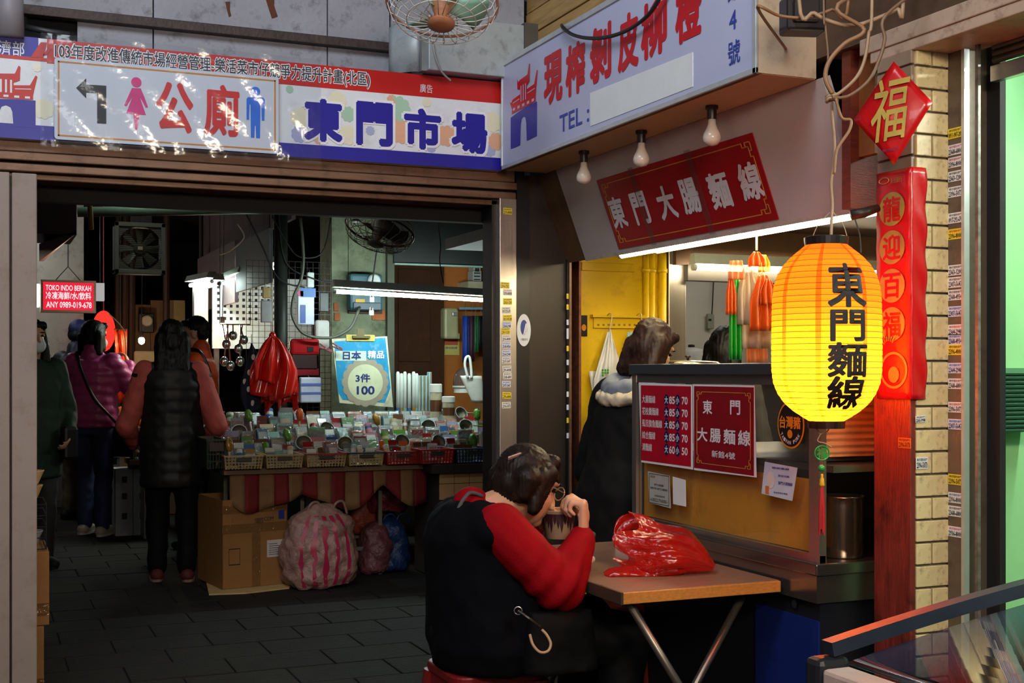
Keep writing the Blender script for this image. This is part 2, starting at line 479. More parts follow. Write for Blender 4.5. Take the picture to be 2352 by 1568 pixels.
# torn bits of paint
for (px, py, a, b) in ((621, 12, .03, .055), (524, 22, .012, .03)):
    c = up(px, py); q = MB()
    q.prism(FY(YW), [(c.x - a, c.z + b), (c.x + a * .6, c.z + b * 1.1), (c.x + a * .5, c.z), (c.x + a, c.z - b * .8), (c.x + a * .2, c.z - b), (c.x - a * .3, c.z - .2 * b)], 0.001, 0.004)
    q.build('peeled_patch', mat('rust_patch', (92, 48, 22), 0.8, var=0.4), uw)
# ---- lintel under the sign
lt = sroot('trim_1', (1.0, 5.18, 2.0))
for (z0, z1, y0, m) in ((2.165, 2.235, 5.17, M_brownmetal), (2.128, 2.160, 5.145, M_brownmetal), (2.118, 2.128, 5.18, M_black), (2.088, 2.118, 5.155, M_brownmetal), (2.062, 2.085, 5.19, M_brownmetal)):
    MB().box((-3.2, y0, z0), (2.2, 5.34, z1)).build('strip', m, lt, bevel=0.004)
# ---- left pillar
pl = sroot('wall_left', (0, 5.1, 0))
xr = atY(85, 1000, 5.08).x
MB().box((atY(27, 900, 5.08).x, 5.08, 0), (xr, 5.3, 2.07)).build('pillar_face', M_pillar, pl, bevel=0.004)
MB().box((-0.9, 5.075, 0), (atY(22, 900, 5.08).x, 5.3, 2.07)).build('pillar_flange', M_pillar, pl, bevel=0.004)
MB().box((-3.2, 5.14, 0), (-0.9, 5.3, 2.07)).build('side_wall', M_pillar, pl)
MB().box((-0.85, 5.10, 0), (xr - 0.02, 5.28, 2.06)).build('pillar_core', M_darkmetal, pl)
# ---- right jamb of the opening
jb = sroot('trim_2', (2.15, 5.16, 0))
jx0, jx1 = atY(1148, 800, 5.15).x, atY(1187, 800, 5.15).x
MB().box((jx0, 5.15, 0), (jx1, 5.3, 2.09)).build('jamb_face', M_steel, jb, bevel=0.003)
MB().box((jx0 - 0.022, 5.19, 0), (jx0, 5.3, 2.09)).build('jamb_reveal', M_blackpaint, jb)
# ---- dark wall between the opening and the noodle stall
wm = sroot('wall_centre', (2.3, 5.2, 0))
xa, xb, xc = atY(1187, 800, 5.17).x, atY(1216, 800, 5.17).x, atY(1301, 800, 5.17).x
MB().box((xa, 5.17, 0), (xb, 5.32, 2.2)).build('corner_strip', M_blackpaint, wm)
MB().box((xb, 5.18, 0), (xc, 5.32, 2.2)).build('laminate_panel', M_darkwall, wm)
xd = atY(1308, 800, 5.15).x; xe = atY(1313, 800, 5.15).x
MB().box((xc, 5.16, 0), (xd, 5.32, 1.95)).build('sticker_strip', M_blackpaint, wm)
MB().box((xd, 5.15, 0), (xe, 5.32, 1.95)).build('edge_trim', M_brownmetal, wm)
xf = atY(1330, 800, 5.2).x
MB().box((xe, 5.28, 0), (xf, 5.36, 1.95)).build('recess', M_black, wm)
MB().box((xf, 5.2, 0), (atY(1335, 800, 5.2).x, 5.36, 1.95)).build('rusty_edge', mat('rusty_edge', (120, 70, 50), 0.6, 0.3, var=0.4, scale=30), wm)
# ---- noodle stall room
YY = 5.36
yw = sroot('wall_stall', (2.9, YY, 0))
MB().box((2.5, YY, 0), (3.10, YY + 0.06, 2.2)).build('yellow_panel', M_yellow, yw)
for px, r_ in ((1484, 0.0115), (1497, 0.013), (1521, 0.017)):
    x = atY(px, 700, YY - 0.02).x
    MB().tube([(x, YY - 0.02, 0), (x, YY - 0.02, 2.0)], r_ + 0.004, 12).build('pipe', M_yellow, yw, smooth=True)
    MB().tube([(x, YY - 0.02, 1.80), (x, YY - 0.02, 1.82)], r_ + 0.009, 12).build('pipe_clip', M_yellow, yw, smooth=True)
MB().box((2.62, YY - 0.008, 1.80), (2.9, YY, 1.84)).build('embossed_rail', M_yellow, yw, bevel=0.003)
sp = sroot('trim_3', (3.15, 5.4, 0))
MB().box((atY(1536, 700, 5.33).x, 5.33, 0), (atY(1576, 700, 5.33).x, 5.5, 2.2)).build('steel_upright', M_steel, sp, bevel=0.004)
kw = struct(MB().box((2.9, 6.75, 0), (6.0, 6.82, 2.4)).build('wall_kitchen', M_kit))
struct(MB().box((4.6, 2.95, 0), (4.68, 6.8, 2.4)).build('wall_stall_right', M_kit))
struct(MB().box((2.46, 2.95, 2.02), (4.7, 6.8, 2.08)).build('ceiling_stall', M_brown))
hd = sroot('trim_4', (3.6, 5.3, 1.8))
MB().box((3.1, 5.3, 1.84), (4.6, 5.42, 2.02)).build('header_board', mat('kitchen_header', (96, 70, 48), 0.6, var=0.2), hd)
MB().box((3.16, 5.29, 1.765), (4.6, 5.36, 1.84)).build('hatch_rail', mat('dark_hatch_rail', (50, 46, 42), 0.4, 0.4), hd)
# soffit beams of the stall ceiling behind the front lamp
for i, (xx, zz) in enumerate(((2.62, 1.93), (2.95, 1.95))):
    MB().box((xx, 3.0, zz), (xx + 0.06, 5.3, 2.02)).build('ceiling_batten', M_brown, hd)
# ---- right pillar: tiles on the front, stained board on the side
rp = sroot('wall_right_pillar', (2.36, 2.75, 0))
PX0, PX1, PY0, PY1 = 2.30, 2.42, 2.69, 2.835
MB().box((PX0 + 0.004, PY0 + 0.005, 0), (PX1, PY1, 2.25)).build('pillar_core', M_grout, rp)
MB().box((PX0 - 0.012, PY0 - 0.004, 0), (PX0 + 0.006, PY1, 1.30)).build('stained_board', M_woodpost, rp, bevel=0.003)
fr = FY(PY0)
row = 0.0608
for k in range(37):
    z0 = 0.02 + k * row; z1 = z0 + row - 0.006
    jit = random.uniform(-0.0008, 0.0008)
    if k % 2 == 0: segs = [(PX0 + 0.008, PX1 - 0.004)]
    else: segs = [(PX0 + 0.008, PX0 + 0.058), (PX0 + 0.064, PX1 - 0.004)]
    for a, b in segs:
        MB().box((a, PY0 - 0.006 + jit, z0), (b, PY0 + 0.006, z1)).build('tile', M_tile, rp, bevel=0.0022)
for k in range(15):   # tiles on the side above the board
    z0 = 1.30 + k * row
    MB().box((PX0 - 0.004, PY0 + 0.002, z0), (PX0 + 0.008, PY1 - 0.004, z0 + row - 0.006)).build('tile', mat('grey_side_tile', (150, 130, 110), 0.4, var=0.1, rnd=0.06), rp, bevel=0.002)
# ---- shutter post and green shop
gp = sroot('trim_5', (2.45, 2.6, 0))
fX = FX(2.42)
def uX(px, x=2.42): return -FX(x).uv(px, 700)[0]     # world y of that pixel column
yA, yB, yC, yD, yE = uX(2180), uX(2213), uX(2220), uX(2243), uX(2250)
M_post = mat('weathered_steel_post', (112, 98, 84), 0.5, 0.5, var=0.12, scale=6, dirt=((70, 55, 42), 0.5, 9))
MB().box((2.415, yB, 0), (2.5, PY0 - 0.002, 2.2)).build('post_face', M_post, gp)
MB().box((2.412, yC, 0), (2.43, yB, 2.2)).build('post_edge', M_alu, gp)
MB().box((2.50, yD, 0), (2.52, PY0 + .1, 2.2)).build('shutter_groove', M_black, gp)
MB().box((2.415, yE, 0), (2.424, yD, 2.2)).build('groove_lip', mat('worn_grey_steel', (120, 116, 108), 0.5, 0.5, var=0.4, scale=40), gp)
gw = sroot('wall_green', (3.2, 2.8, 0))
MB().box((2.52, 2.84, 0), (4.6, 2.94, 2.3)).build('green_panel', M_green, gw)
MB().box((4.55, -1.0, 0), (4.6, 2.84, 2.3)).build('green_return', M_green, gw)
a = FY(2.84).uv(2250, 820); b = FY(2.84).uv(2281, 712)
MB().box((a[0], 2.825, a[1]), (b[0], 2.84, b[1])).build('pipe_cover', M_green, gw, bevel=0.003)
struct(MB().box((2.5, -1.0, 2.25), (4.6, 2.94, 2.3)).build('ceiling_green_shop', M_green))
sh = sroot('wall_shutter', (2.47, 2.2, 2.0))
fs_ = FX(2.46)
ztop = fs_.uv(2352, 40)[1]; 
zb = fs_.uv(2245, 172)[1]
k = 0; z = zb + 0.02
M_slat = mat('brown_shutter_slat', (100, 82, 66), 0.5, 0.4, var=0.15, dirt=((50, 38, 28), 0.5, 12))
while z < 2.2:
    MB().tube([(2.47, 0.9, z + 0.008), (2.47, yE, z + 0.008)], 0.0095, 8).build('slat', M_slat, sh, smooth=True); z += 0.0175
MB().box((2.455, 0.9, zb - 0.03), (2.48, yE, zb + 0.012)).build('bottom_bar', M_steelh, sh, bevel=0.002)
# ---- beam and boards over the right shop
bm_ = sroot('trim_6', (2.36, 2.0, 2.2))
MB().box((2.295, 0.9, 2.185), (2.47, 2.86, 2.215)).build('beam_sole', M_cream, bm_, bevel=0.003)
MB().box((2.29, 0.9, 2.215), (2.33, 2.9, 2.26)).build('beam_lip', M_cream, bm_, bevel=0.003)
MB().box((2.31, 0.9, 2.26), (2.36, 4.0, 2.9)).build('fascia_board', M_brown, bm_)
# ---- board closing the stall front towards the pillar
eb = sroot('trim_7', (2.6, 3.05, 2.0))
MB().box((2.33, 2.99, 1.80), (2.62, 3.03, 2.26)).build('end_board', M_woodred, eb)
MB().box((2.36, 2.92, 1.95), (2.385, 2.99, 2.26)).build('corner_batten', mat('orange_batten', (150, 92, 44), 0.5, var=0.2), eb)
MB().box((2.44, 3.03, 0), (2.5, 3.06, 1.8)).build('end_board_leg', M_woodred, eb) if False else None
struct(MB().box((2.5, 2.945, 0), (4.6, 2.985, 2.02)).build('wall_stall_near', M_brown))
# ---- plank cladding above the box sign
pw = sroot('wall_planks', (2.34, 4.2, 2.7))
for k in range(9):
    MB().box((2.33 - 0.003 * (k % 2), 2.9, 2.55 + k * 0.105), (2.36, 5.34, 2.55 + k * 0.105 + 0.1)).build('plank', M_plank, pw, bevel=0.003)
# ---- market hall behind the opening
M_hall = mat('dark_hall_wall', (46, 42, 40), 0.8, var=0.3, scale=3, dirt=((16, 15, 14), 0.7, 2))  # dark grey with near-black mottling
M_hallc = mat('dark_hall_ceiling', (40, 34, 32), 0.85, var=0.4, scale=2.5, dirt=((120, 74, 62), 0.6, 1.6))  # dark grey with lighter pinkish patches
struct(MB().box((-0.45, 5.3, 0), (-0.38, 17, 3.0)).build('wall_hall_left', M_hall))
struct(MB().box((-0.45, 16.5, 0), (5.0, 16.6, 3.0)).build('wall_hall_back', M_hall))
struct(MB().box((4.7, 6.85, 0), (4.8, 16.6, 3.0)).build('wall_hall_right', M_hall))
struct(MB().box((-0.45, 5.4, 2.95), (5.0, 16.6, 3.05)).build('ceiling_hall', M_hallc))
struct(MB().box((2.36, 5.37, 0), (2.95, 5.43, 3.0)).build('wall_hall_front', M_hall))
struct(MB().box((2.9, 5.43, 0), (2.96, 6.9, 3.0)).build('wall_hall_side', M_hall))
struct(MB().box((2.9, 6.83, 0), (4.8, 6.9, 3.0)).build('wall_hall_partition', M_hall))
# light wall of the alley behind the shoppers
aw = struct(MB().box((-0.38, 13.0, 0), (0.95, 13.08, 3.0)).build('wall_alley_end', mat('alley_plaster', (176, 172, 166), 0.7, var=0.15, scale=3, dirt=((90, 80, 70), 0.5, 4))))
# ================================================================ signs of the facade
W_ = lambda n, c, **k: mat(n, c, **k)
M_white = mat('sign_white', (226, 230, 234), 0.35, var=0.04, scale=3, dirt=((150, 140, 120), 0.25, 8))
M_red = mat('sign_red', (196, 26, 22), 0.35, var=0.06)
M_blue = mat('sign_blue', (30, 26, 150), 0.35, var=0.06)
M_ink = mat('black_ink', (24, 24, 28), 0.5)
M_pwhite = mat('printed_white', (236, 236, 240), 0.4, var=0.03)
def gate_logo(fr, parent, X, red, blue, pale, d):
    """city gate emblem: swept roof, crenels and blue arch; X maps unit square to the surface"""
    q = MB()
    for poly in ([(.0, .60), (.06, .585), (.10, .62), (.38, .64), (.38, .70), (.28, .72), (.27, .86), (.31, .80), (.36, .82), (.64, .84), (.70, .97), (.73, .95), (.72, .74), (.62, .70), (.62, .66), (.88, .68), (.97, .84), (1.0, .82), (.95, .62), (.93, .52), (.93, .46), (.07, .44), (.08, .50)],):
        q.flat(fr, [X(a, b) for a, b in poly], d)
    q.build('gate_roof', red, parent)
    q = MB()
    lo = [(.03, .0), (.03, .40)] + [(.03 + .94 * t, .40 + .05 * math.sin(math.pi * t * .6)) for t in (.2, .4, .6, .8)] + [(.97, .45), (.97, .03), (.62, .02)]
    arch = [(.60 , .25), (.57, .32), (.50, .345), (.43, .32), (.40, .25), (.38, .0)]
    q.flat(fr, [X(a, b) for a, b in lo + arch], d); q.build('gate_arch', blue, parent)
    q = MB()
    for k in range(5):
        a = .12 + k * .17
        q.flat(fr, [X(a, .47), X(a + .08, .472), X(a + .08, .505), X(a, .503)], d + .0008)
    for a in (.42, .50, .58):
        q.flat(fr, [X(a - .015, .54), X(a + .015, .54), X(a + .015, .74), X(a - .015, .74)], d + .0008)
    q.flat(fr, [X(.12, .565), X(.36, .58), X(.36, .592), X(.12, .577)], d + .0008)
    q.flat(fr, [X(.64, .60), X(.90, .615), X(.90, .627), X(.64, .612)], d + .0008)
    q.build('gate_details', pale, parent)
# ---- long market sign
YS = 5.12; fs1 = FY(YS)
sx1 = fs1.uv(1153, 300)[0]; zb_, zt_ = 2.205, 2.592
sg = thing('market_sign', 'long printed market name board with red band, blue band and flowers over the hall entrance', 'sign', (1.0, YS, zb_))
sgb = MB().box((-1.2, YS, zb_), (sx1, 5.168, zt_)).build('board', M_white, sg, bevel=0.002)
sg_root = sg; sg = sgb
xm = fs1.uv(108, 200)[0]
def band(name, x0, x1, z0, z1, m, d=.001, par=sg): return MB().slab(fs1, x0, z0, x1, z1, 0, d).build(name, m, par)
zr = fs1.uv(1150, 238)[1]; zbb = fs1.uv(1150, 363)[1]
band('red_band', xm, sx1, zr, zt_, M_red)
band('blue_band', -1.2, sx1, zb_, zbb, M_blue)
band('ministry_band', -1.2, fs1.uv(88, 100)[0], fs1.uv(40, 128)[1], zt_, M_blue, .0015)
band('red_rule', -1.2, xm, fs1.uv(40, 136)[1], fs1.uv(40, 128)[1], M_red, .0016)
txt_px(MB(), '經濟部', fs1, -34, 122, 56, 97, d=.003, bold=.01).build('ministry_lettering', M_pwhite, sg)
q = MB()
for pts in ([(70, 132), (94, 97), (108, 98), (100, 132)], [(98, 128), (112, 108), (120, 110), (108, 126)]):
    q.flat(fs1, [fs1.uv(*p) for p in pts], .003)
q.build('ribbon_mark', M_red, sg)
a = fs1.uv(-60, 288); b = fs1.uv(86, 150)
gate_logo(fs1, sg, lambda s, t: (a[0] + (b[0] - a[0]) * s, a[1] + (b[1] - a[1]) * t), M_red, M_blue, M_white, .002)
# flowers printed on the board
pal = [(168, 205, 176), (226, 174, 140), (232, 226, 196), (170, 176, 214), (238, 232, 210), (210, 200, 226)]
rng = random.Random(3)
x = fs1.uv(648, 250)[0]
spots = [(665, 205, 0, 30), (690, 270, 2, 26), (688, 308, 3, 24), (775, 232, 2, 24), (800, 262, 0, 20), (915, 250, 0, 34), (900, 230, 1, 20), (862, 215, 4, 26), (920, 300, 1, 34), (1090, 232, 0, 30), (1030, 220, 2, 28), (1025, 312, 1, 28), (990, 338, 3, 36), (1125, 345, 3, 22), (1140, 325, 1, 24), (800, 310, 2, 26), (733, 318, 1, 18), (980, 235, 2, 22), (1130, 280, 2, 28), (85, 155, 4, 26), (100, 250, 2, 24), (850, 300, 3, 12), (760, 335, 4, 20), (870, 345, 2, 20)]
for (px, py, ci, r_) in spots:
    u, v = fs1.uv(px, py); r_ = r_ * 5.3 / 2900
    if v + r_ > zr or v - r_ < zbb:
        r_ = min(r_, min(zr - v, v - zbb))
    if r_ < .014: continue
    q = MB()
    for k in range(9):
        t = 2 * math.pi * k / 9
        q.flat(fs1, circ(u + r_ * .62 * math.cos(t), v + r_ * .62 * math.sin(t), r_ * .3, 8), .0012 + .0001 * k)
    q.flat(fs1, circ(u, v, r_ * .4, 10), .0024)
    q.build('printed_flower', mat('print_flower_%d' % ci, pal[ci], 0.4, var=0.04), sg)
cap = '103年度改進傳統市場經營管理-樂活菜市仔競爭力提升計畫(北區)'
c0 = fs1.uv(126, 139); c1 = fs1.uv(849, 166)
for m, bo, d in ((M_pwhite, .07, .002), (M_ink, .012, .003)):
    e = .004 if bo > .05 else 0
    txt(MB(), cap, fs1, c0[0] - e, c0[1] - e, c1[0] + e, c1[1] + e, d=d, bold=bo, res=2).build('caption_outline' if bo > .05 else 'caption_lettering', m, sg)
txt_px(MB(), '廣告', fs1, 964, 212, 993, 195, d=.003).build('notice_lettering', M_pwhite, sg)
for ch, x0, y0, x1, y1 in (('東', 697, 323, 787, 231), ('門', 817, 333, 902, 238), ('市', 927, 341, 1013, 253), ('場', 1036, 350, 1119, 262)):
    u0, v0 = fs1.uv(x0, y0); u1, v1 = fs1.uv(x1, y1)
    txt(MB(), ch, fs1, u0 - .012, v0 - .012, u1 + .012, v1 + .012, d=.003, bold=.085).build('letter_outline', M_pwhite, sg)
    txt(MB(), ch, fs1, u0, v0, u1, v1, d=.004, bold=.052).build('letter', M_blue, sg)
# ---- toilet sign in front of it
YT = 5.095; ft = FY(YT)
ts = thing('toilet_sign', 'white toilet sign with arrow and pink and blue figures, wrapped in clear film', 'sign', (0.5, YT, 2.22))
u0, v0 = ft.uv(125, 319); u1, v1 = ft.uv(640, 178)
MB().prism(ft, rrect(u0, v0, u1, v1, .012), -.018, 0).build('panel', mat('toilet_panel', (214, 220, 230), 0.3, var=0.04, scale=3), ts)
ts_root = ts; ts = ts.children[0]
bo = mat('orange_rule', (206, 130, 20), 0.4)
q = MB(); e = .012; t_ = .006
q.slab(ft, u0 + e, v0 + e, u1 - e, v0 + e + t_, 0, .001); q.slab(ft, u0 + e, v1 - e - t_, u1 - e, v1 - e, 0, .001)
q.slab(ft, u0 + e, v0 + e, u0 + e + t_, v1 - e, 0, .001); q.slab(ft, u1 - e - t_, v0 + e, u1 - e, v1 - e, 0, .001)
q.build('border', bo, ts)
P = lambda l: [ft.uv(*p) for p in l]
MB().flat(ft, P([(175, 202), (198, 180), (198, 194), (244, 197), (244, 284), (223, 283), (223, 214), (198, 213), (198, 226)]), .002).build('arrow', M_ink, ts)
pk = mat('pink_print', (222, 40, 130), 0.4); bl = mat('blue_print', (24, 110, 226), 0.4)
c = ft.uv(313, 189)
MB().flat(ft, circ(c[0], c[1], .0195, 20), .002).flat(ft, P([(303, 202), (323, 203), (331, 222), (340, 246), (335, 248), (321, 222), (326, 238), (335, 264), (320, 263), (315, 298), (310, 298), (306, 262), (290, 260), (304, 222), (290, 244), (285, 242)]), .002).build('woman_figure', pk, ts)
c = ft.uv(587, 210)
MB().flat(ft, circ(c[0], c[1], .0185, 20), .002).flat(ft, P([(570, 223), (604, 224), (608, 229), (607, 277), (601, 277), (600, 240), (598, 240), (597, 317), (588, 317), (587, 289), (585, 289), (584, 316), (576, 316), (575, 240), (573, 240), (572, 275), (566, 275), (566, 227)]), .002).build('man_figure', bl, ts)
for ch, x0, y0, x1, y1 in (('公', 358, 302, 444, 192), ('廁', 468, 310, 550, 198)):
    txt_px(MB(), ch, ft, x0, y0, x1, y1, d=.002, bold=.032).build('letter', mat('toilet_red', (214, 24, 28), 0.4), ts)
M_film = film('clear_wrap', (235, 240, 245), 0.015, 0.12, 0.24, bump=.10, bscale=24)
def wrapfn(s, t):
    u, v = fs1.uv(92 + 640 * s, 0)[0], 0
    zlo = fs1.uv(92, 332)[1] - .012; zhi = zt_ + .012
    return Vector((u, 5.084 - .009 * abs(math.sin(s * 26 + t * 5) * math.sin(t * 8 + s * 15)) ** .6 * (1 if .02 < s < .98 else .2), zlo + (zhi - zlo) * t))
MB().sheet(wrapfn, 60, 18).build('clear_film', M_film, ts_root, smooth=True)
# ---- fruit-juice box sign on the stall
XB = 2.10; fb = FX(XB)
bx = thing('box_sign', 'lilac-white box sign with red lettering, TEL and a gate emblem above three bulbs', 'sign', (2.2, 4.1, 2.2))
YN, YF_, ZB, ZT = 3.13, 5.08, 2.20, 2.665
M_box = mat('lilac_sign_face', (190, 194, 224), 0.4, var=0.03, scale=4)
MB().box((XB, YN, ZB + .012), (XB + .02, YF_, ZT)).build('face', M_box, bx)
bxf = bx.children[0]
MB().box((XB + .02, YN + .002, ZB), (2.31, YF_, ZB + .02)).build('soffit', mat('cream_soffit', (206, 176, 130), 0.5, var=0.08), bx)
MB().box((XB + .004, YN - .004, ZB + .002), (2.31, YN + .012, ZT)).build('end_plate', mat('cream_end', (212, 190, 160), 0.45, var=0.08, dirt=((120, 90, 60), .4, 16)), bx)
MB().box((XB + .02, YN + .012, ZT - .02), (2.31, YF_, ZT)).build('lid', M_alu, bx)
q = MB(); e = .018
q.box((XB - .006, YN - .006, ZB), (XB + .004, YF_, ZB + e)); q.box((XB - .006, YN - .006, ZT - e), (XB + .004, YF_, ZT + .004))
q.box((XB - .006, YN - .006, ZB), (XB + .004, YN + .012, ZT)); q.box((XB - .006, YF_ - .012, ZB), (XB + .004, YF_, ZT))
q.build('frame', mat('aluminium_frame', (196, 202, 204), 0.35, 0.4), bx, bevel=.002)
rb = mat('brush_red', (200, 18, 30), 0.45); bb = mat('tel_blue', (52, 74, 168), 0.45)
for ch, x0, y0, x1, y1 in (('現', 1250, 248, 1293, 108), ('榨', 1300, 228, 1345, 84), ('剝', 1356, 198, 1405, 44), ('皮', 1420, 172, 1468, 16), ('柳', 1473, 144, 1533, -18), ('橙', 1552, 108, 1613, -62)):
    txt_px(MB(), ch, fb, x0, y0, x1, y1, d=.002, bold=.042).build('letter', rb, bxf)
txt_px(MB(), 'TEL :', fb, 1286, 306, 1354, 236, d=.002, bold=.012).build('phone_lettering', bb, bxf)
for ch, x0, y0, x1, y1 in (('館', 1672, 8, 1700, -62), ('4', 1676, 72, 1693, 20), ('號', 1673, 153, 1701, 86)):
    txt_px(MB(), ch, fb, x0, y0, x1, y1, d=.002, bold=.012).build('stall_number', bb, bxf)
MB().prism(fb, [fb.uv(*p) for p in ((1357, 290), (1592, 199), (1592, 120), (1356, 214))], 0, .002).build('blank_patch', mat('paper_patch', (232, 236, 236), 0.5, var=0.03), bxf)
a = fb.uv(1172, 343); b = fb.uv(1236, 128)
gate_logo(fb, bxf, lambda s, t: (a[0] + (b[0] - a[0]) * s, a[1] + (b[1] - a[1]) * t), mat('logo_red', (206, 20, 34), .4), mat('logo_blue', (32, 30, 160), .4), M_box, .002)
# cable looping over the sign
M_cable = mat('black_cable', (34, 34, 36), 0.5)
ca = curve_pts([atX(px, py, XB - .03) for px, py in ((1292, 62), (1312, 78), (1345, 87), (1390, 86), (1440, 70), (1485, 38), (1515, -4), (1540, -60))], 6)
tag(MB().tube([atX(1290, 58, XB + .1)] + ca, .007, 8).build('cable', M_cable, smooth=True), 'thick black cable sagging across the juice box sign', 'cable')
# ---- bulbs
M_bulb = mat('opal_bulb_glass', (222, 210, 196), 0.22, var=0.05, coat=0.4, dirt=((120, 100, 80), .3, 30))
M_sock = mat('bakelite', (36, 28, 26), 0.4)
for (px, py, wh) in ((1341, 347, 'far end, nearest the market sign'), (1473, 300, 'middle of the row'), (1635, 243, 'near end, under the blank patch end')):
    p = atZ(px, py, ZB)
    s = thing('light_bulb', 'unlit opal bulb under the juice sign, ' + wh, 'bulb', p)
    MB().lathe([(.021, 0), (.021, -.012), (.016, -.014), (.015, -.045)], p, n=14).build('socket', M_sock, s, smooth=False)
    MB().lathe([(.013, -.045), (.014, -.062), (.019, -.075), (.028, -.092), (.0305, -.105), (.028, -.118), (.019, -.128), (.004, -.132)], p, n=18).build('glass', M_bulb, s, smooth=True)
# ---- slanted fascia with the noodle banner
x_t, z_t, x_b, z_b = 2.312, 2.2, 2.452, 1.823
FS = Frame((x_b, 0, z_b), (0, -1, 0), (x_t - x_b, 0, z_t - z_b))
HS = math.hypot(x_t - x_b, z_t - z_b)
fa = thing('stall_fascia', 'slanted pale fascia board hanging over the noodle counter', 'fascia', (2.38, 4.0, 1.823))
MB().slab(FS, -4.98, 0, -3.10, HS, -.03, 0).build('panel', mat('fascia_pale', (196, 188, 186), 0.4, var=0.05, scale=3), fa)
MB().slab(FS, -5.24, -.01, -4.985, HS, -.03, -.004).build('wood_return', mat('fascia_dark_wood', (104, 74, 46), 0.35, var=0.2, scale=4, stretch=(10, 10, 1)), fa)
MB().slab(FS, -5.27, -.012, -5.235, HS, -.03, .004).build('wood_edge', mat('fascia_wood_edge', (140, 88, 48), 0.4, var=0.2), fa)
MB().slab(FS, -4.98, -.016, -3.10, 0, -.035, 0).build('bottom_edge', mat('worn_white_edge', (196, 186, 176), .6, var=.2, scale=30), fa)
bn = thing('noodle_banner', 'dark red banner with white noodle-shop lettering fixed to the slanted fascia', 'banner', (2.38, 4.0, 1.86))
cn = [FS.uv(*p) for p in ((1418, 566), (1788, 510), (1735, 308), (1373, 408))]
ub0 = (cn[0][0] + cn[3][0]) / 2; ub1 = (cn[1][0] + cn[2][0]) / 2; vb0 = (cn[0][1] + cn[1][1]) / 2; vb1 = (cn[2][1] + cn[3][1]) / 2
M_ban = mat('banner_red', (162, 22, 30), 0.32, var=0.08, scale=3)
MB().slab(FS, ub0, vb0, ub1, vb1, .0005, .004).build('cloth', M_ban, bn)
bn = bn.children[0]
gold = mat('gold_rule', (206, 150, 60), 0.45)
def key_frame(fr, u0, v0, u1, v1, par, g, d, m=gold, w=.0035):
    q = MB()
    def ln(a, b, c, e): q.slab(fr, min(a, c) - w / 2, min(b, e) - w / 2, max(a, c) + w / 2, max(b, e) + w / 2, 0, d)
    ln(u0 + 2 * g, v0, u1 - 2 * g, v0); ln(u0 + 2 * g, v1, u1 - 2 * g, v1); ln(u0, v0 + 2 * g, u0, v1 - 2 * g); ln(u1, v0 + 2 * g, u1, v1 - 2 * g)
    for U, s in ((u0, 1), (u1, -1)):
        for V, t in ((v0, 1), (v1, -1)):
            ln(U, V, U + s * 1.2 * g, V); ln(U, V, U, V + t * 1.2 * g); ln(U + s * 1.2 * g, V, U + s * 1.2 * g, V + t * .6 * g)
            ln(U, V + t * 1.2 * g, U + s * .6 * g, V + t * 1.2 * g); ln(U + s * .6 * g, V + t * .6 * g, U + s * .6 * g, V + t * 2 * g); ln(U + s * .6 * g, V + t * .6 * g, U + s * 2 * g, V + t * .6 * g)
            ln(U + s * 2 * g, V, U + s * 2 * g, V + t * .6 * g); ln(U, V + t * 2 * g, U + s * .6 * g, V + t * 2 * g)
    return q.build('gold_frame', m, par)
key_frame(FS, ub0 + .03, vb0 + .025, ub1 - .03, vb1 - .025, bn, .025, .005)
M_bw = mat('banner_white', (226, 226, 232), 0.4, var=0.03)
for ch, px, py, ww in (('東', 1421, 487, .122), ('門', 1473, 477, .118), ('大', 1533, 464, .128), ('腸', 1587, 449, .124), ('麵', 1655, 436, .132), ('線', 1726, 415, .128)):
    u, v = FS.uv(px, py)
    txt(MB(), ch, FS, u - ww / 2, v - .066, u + ww / 2, v + .066, d=.006, bold=.034).build('letter', M_bw, bn)
M_tape = film('clear_tape', (240, 235, 230), .02, .3, .03)
for px, py in ((1480, 480), (1610, 440)):
    u, v = FS.uv(px, py); MB().slab(FS, u - .02, vb0 - .01, u + .02, vb1 + .01, .0062, .0068).build('tape', M_tape, bn)
# ================================================================ lantern
LC = atD(1898, 760, 3.35); LX, LY = LC.x, LC.y
k_ = 3.35 / 2900
def lz(py): return EYE + (HY - py) * k_
prof_px = [(562, 46), (575, 62), (590, 80), (610, 98), (632, 111), (655, 118), (685, 122), (730, 123), (800, 123.5), (850, 123), (880, 119), (905, 109), (925, 95), (942, 77), (955, 58), (966, 40)]
LP = [(r * k_, lz(py)) for py, r in prof_px]
def lrad(z):
    for i in range(len(LP) - 1):
        (r0, z0), (r1, z1) = LP[i], LP[i + 1]
        if z1 <= z <= z0: return r0 + (r1 - r0) * (z0 - z) / (z0 - z1)
    return LP[0][0] if z > LP[0][1] else LP[-1][0]
lant = thing('paper_lantern', 'glowing red and yellow paper lantern with black noodle-shop lettering', 'lantern', (LX, LY, LP[-1][1] - .03))
mp_ = bpy.data.materials.new('lantern_paper'); mp_.use_nodes = True
nt = mp_.node_tree; nt.nodes.remove(nt.nodes['Principled BSDF'])
tl = nt.nodes.new('ShaderNodeBsdfTranslucent'); tl.inputs[0].default_value = (0.95, 0.175, 0.006, 1)
df = nt.nodes.new('ShaderNodeBsdfDiffuse'); df.inputs[0].default_value = (0.75, 0.06, 0.03, 1)
mx = nt.nodes.new('ShaderNodeMixShader'); mx.inputs[0].default_value = 0.75
nt.links.new(df.outputs[0], mx.inputs[1]); nt.links.new(tl.outputs[0], mx.inputs[2]); nt.links.new(mx.outputs[0], nt.nodes['Material Output'].inputs[0])
fine = []
zz = LP[0][1]
NR = 30
zt0, zb0 = LP[0][1], LP[-1][1]
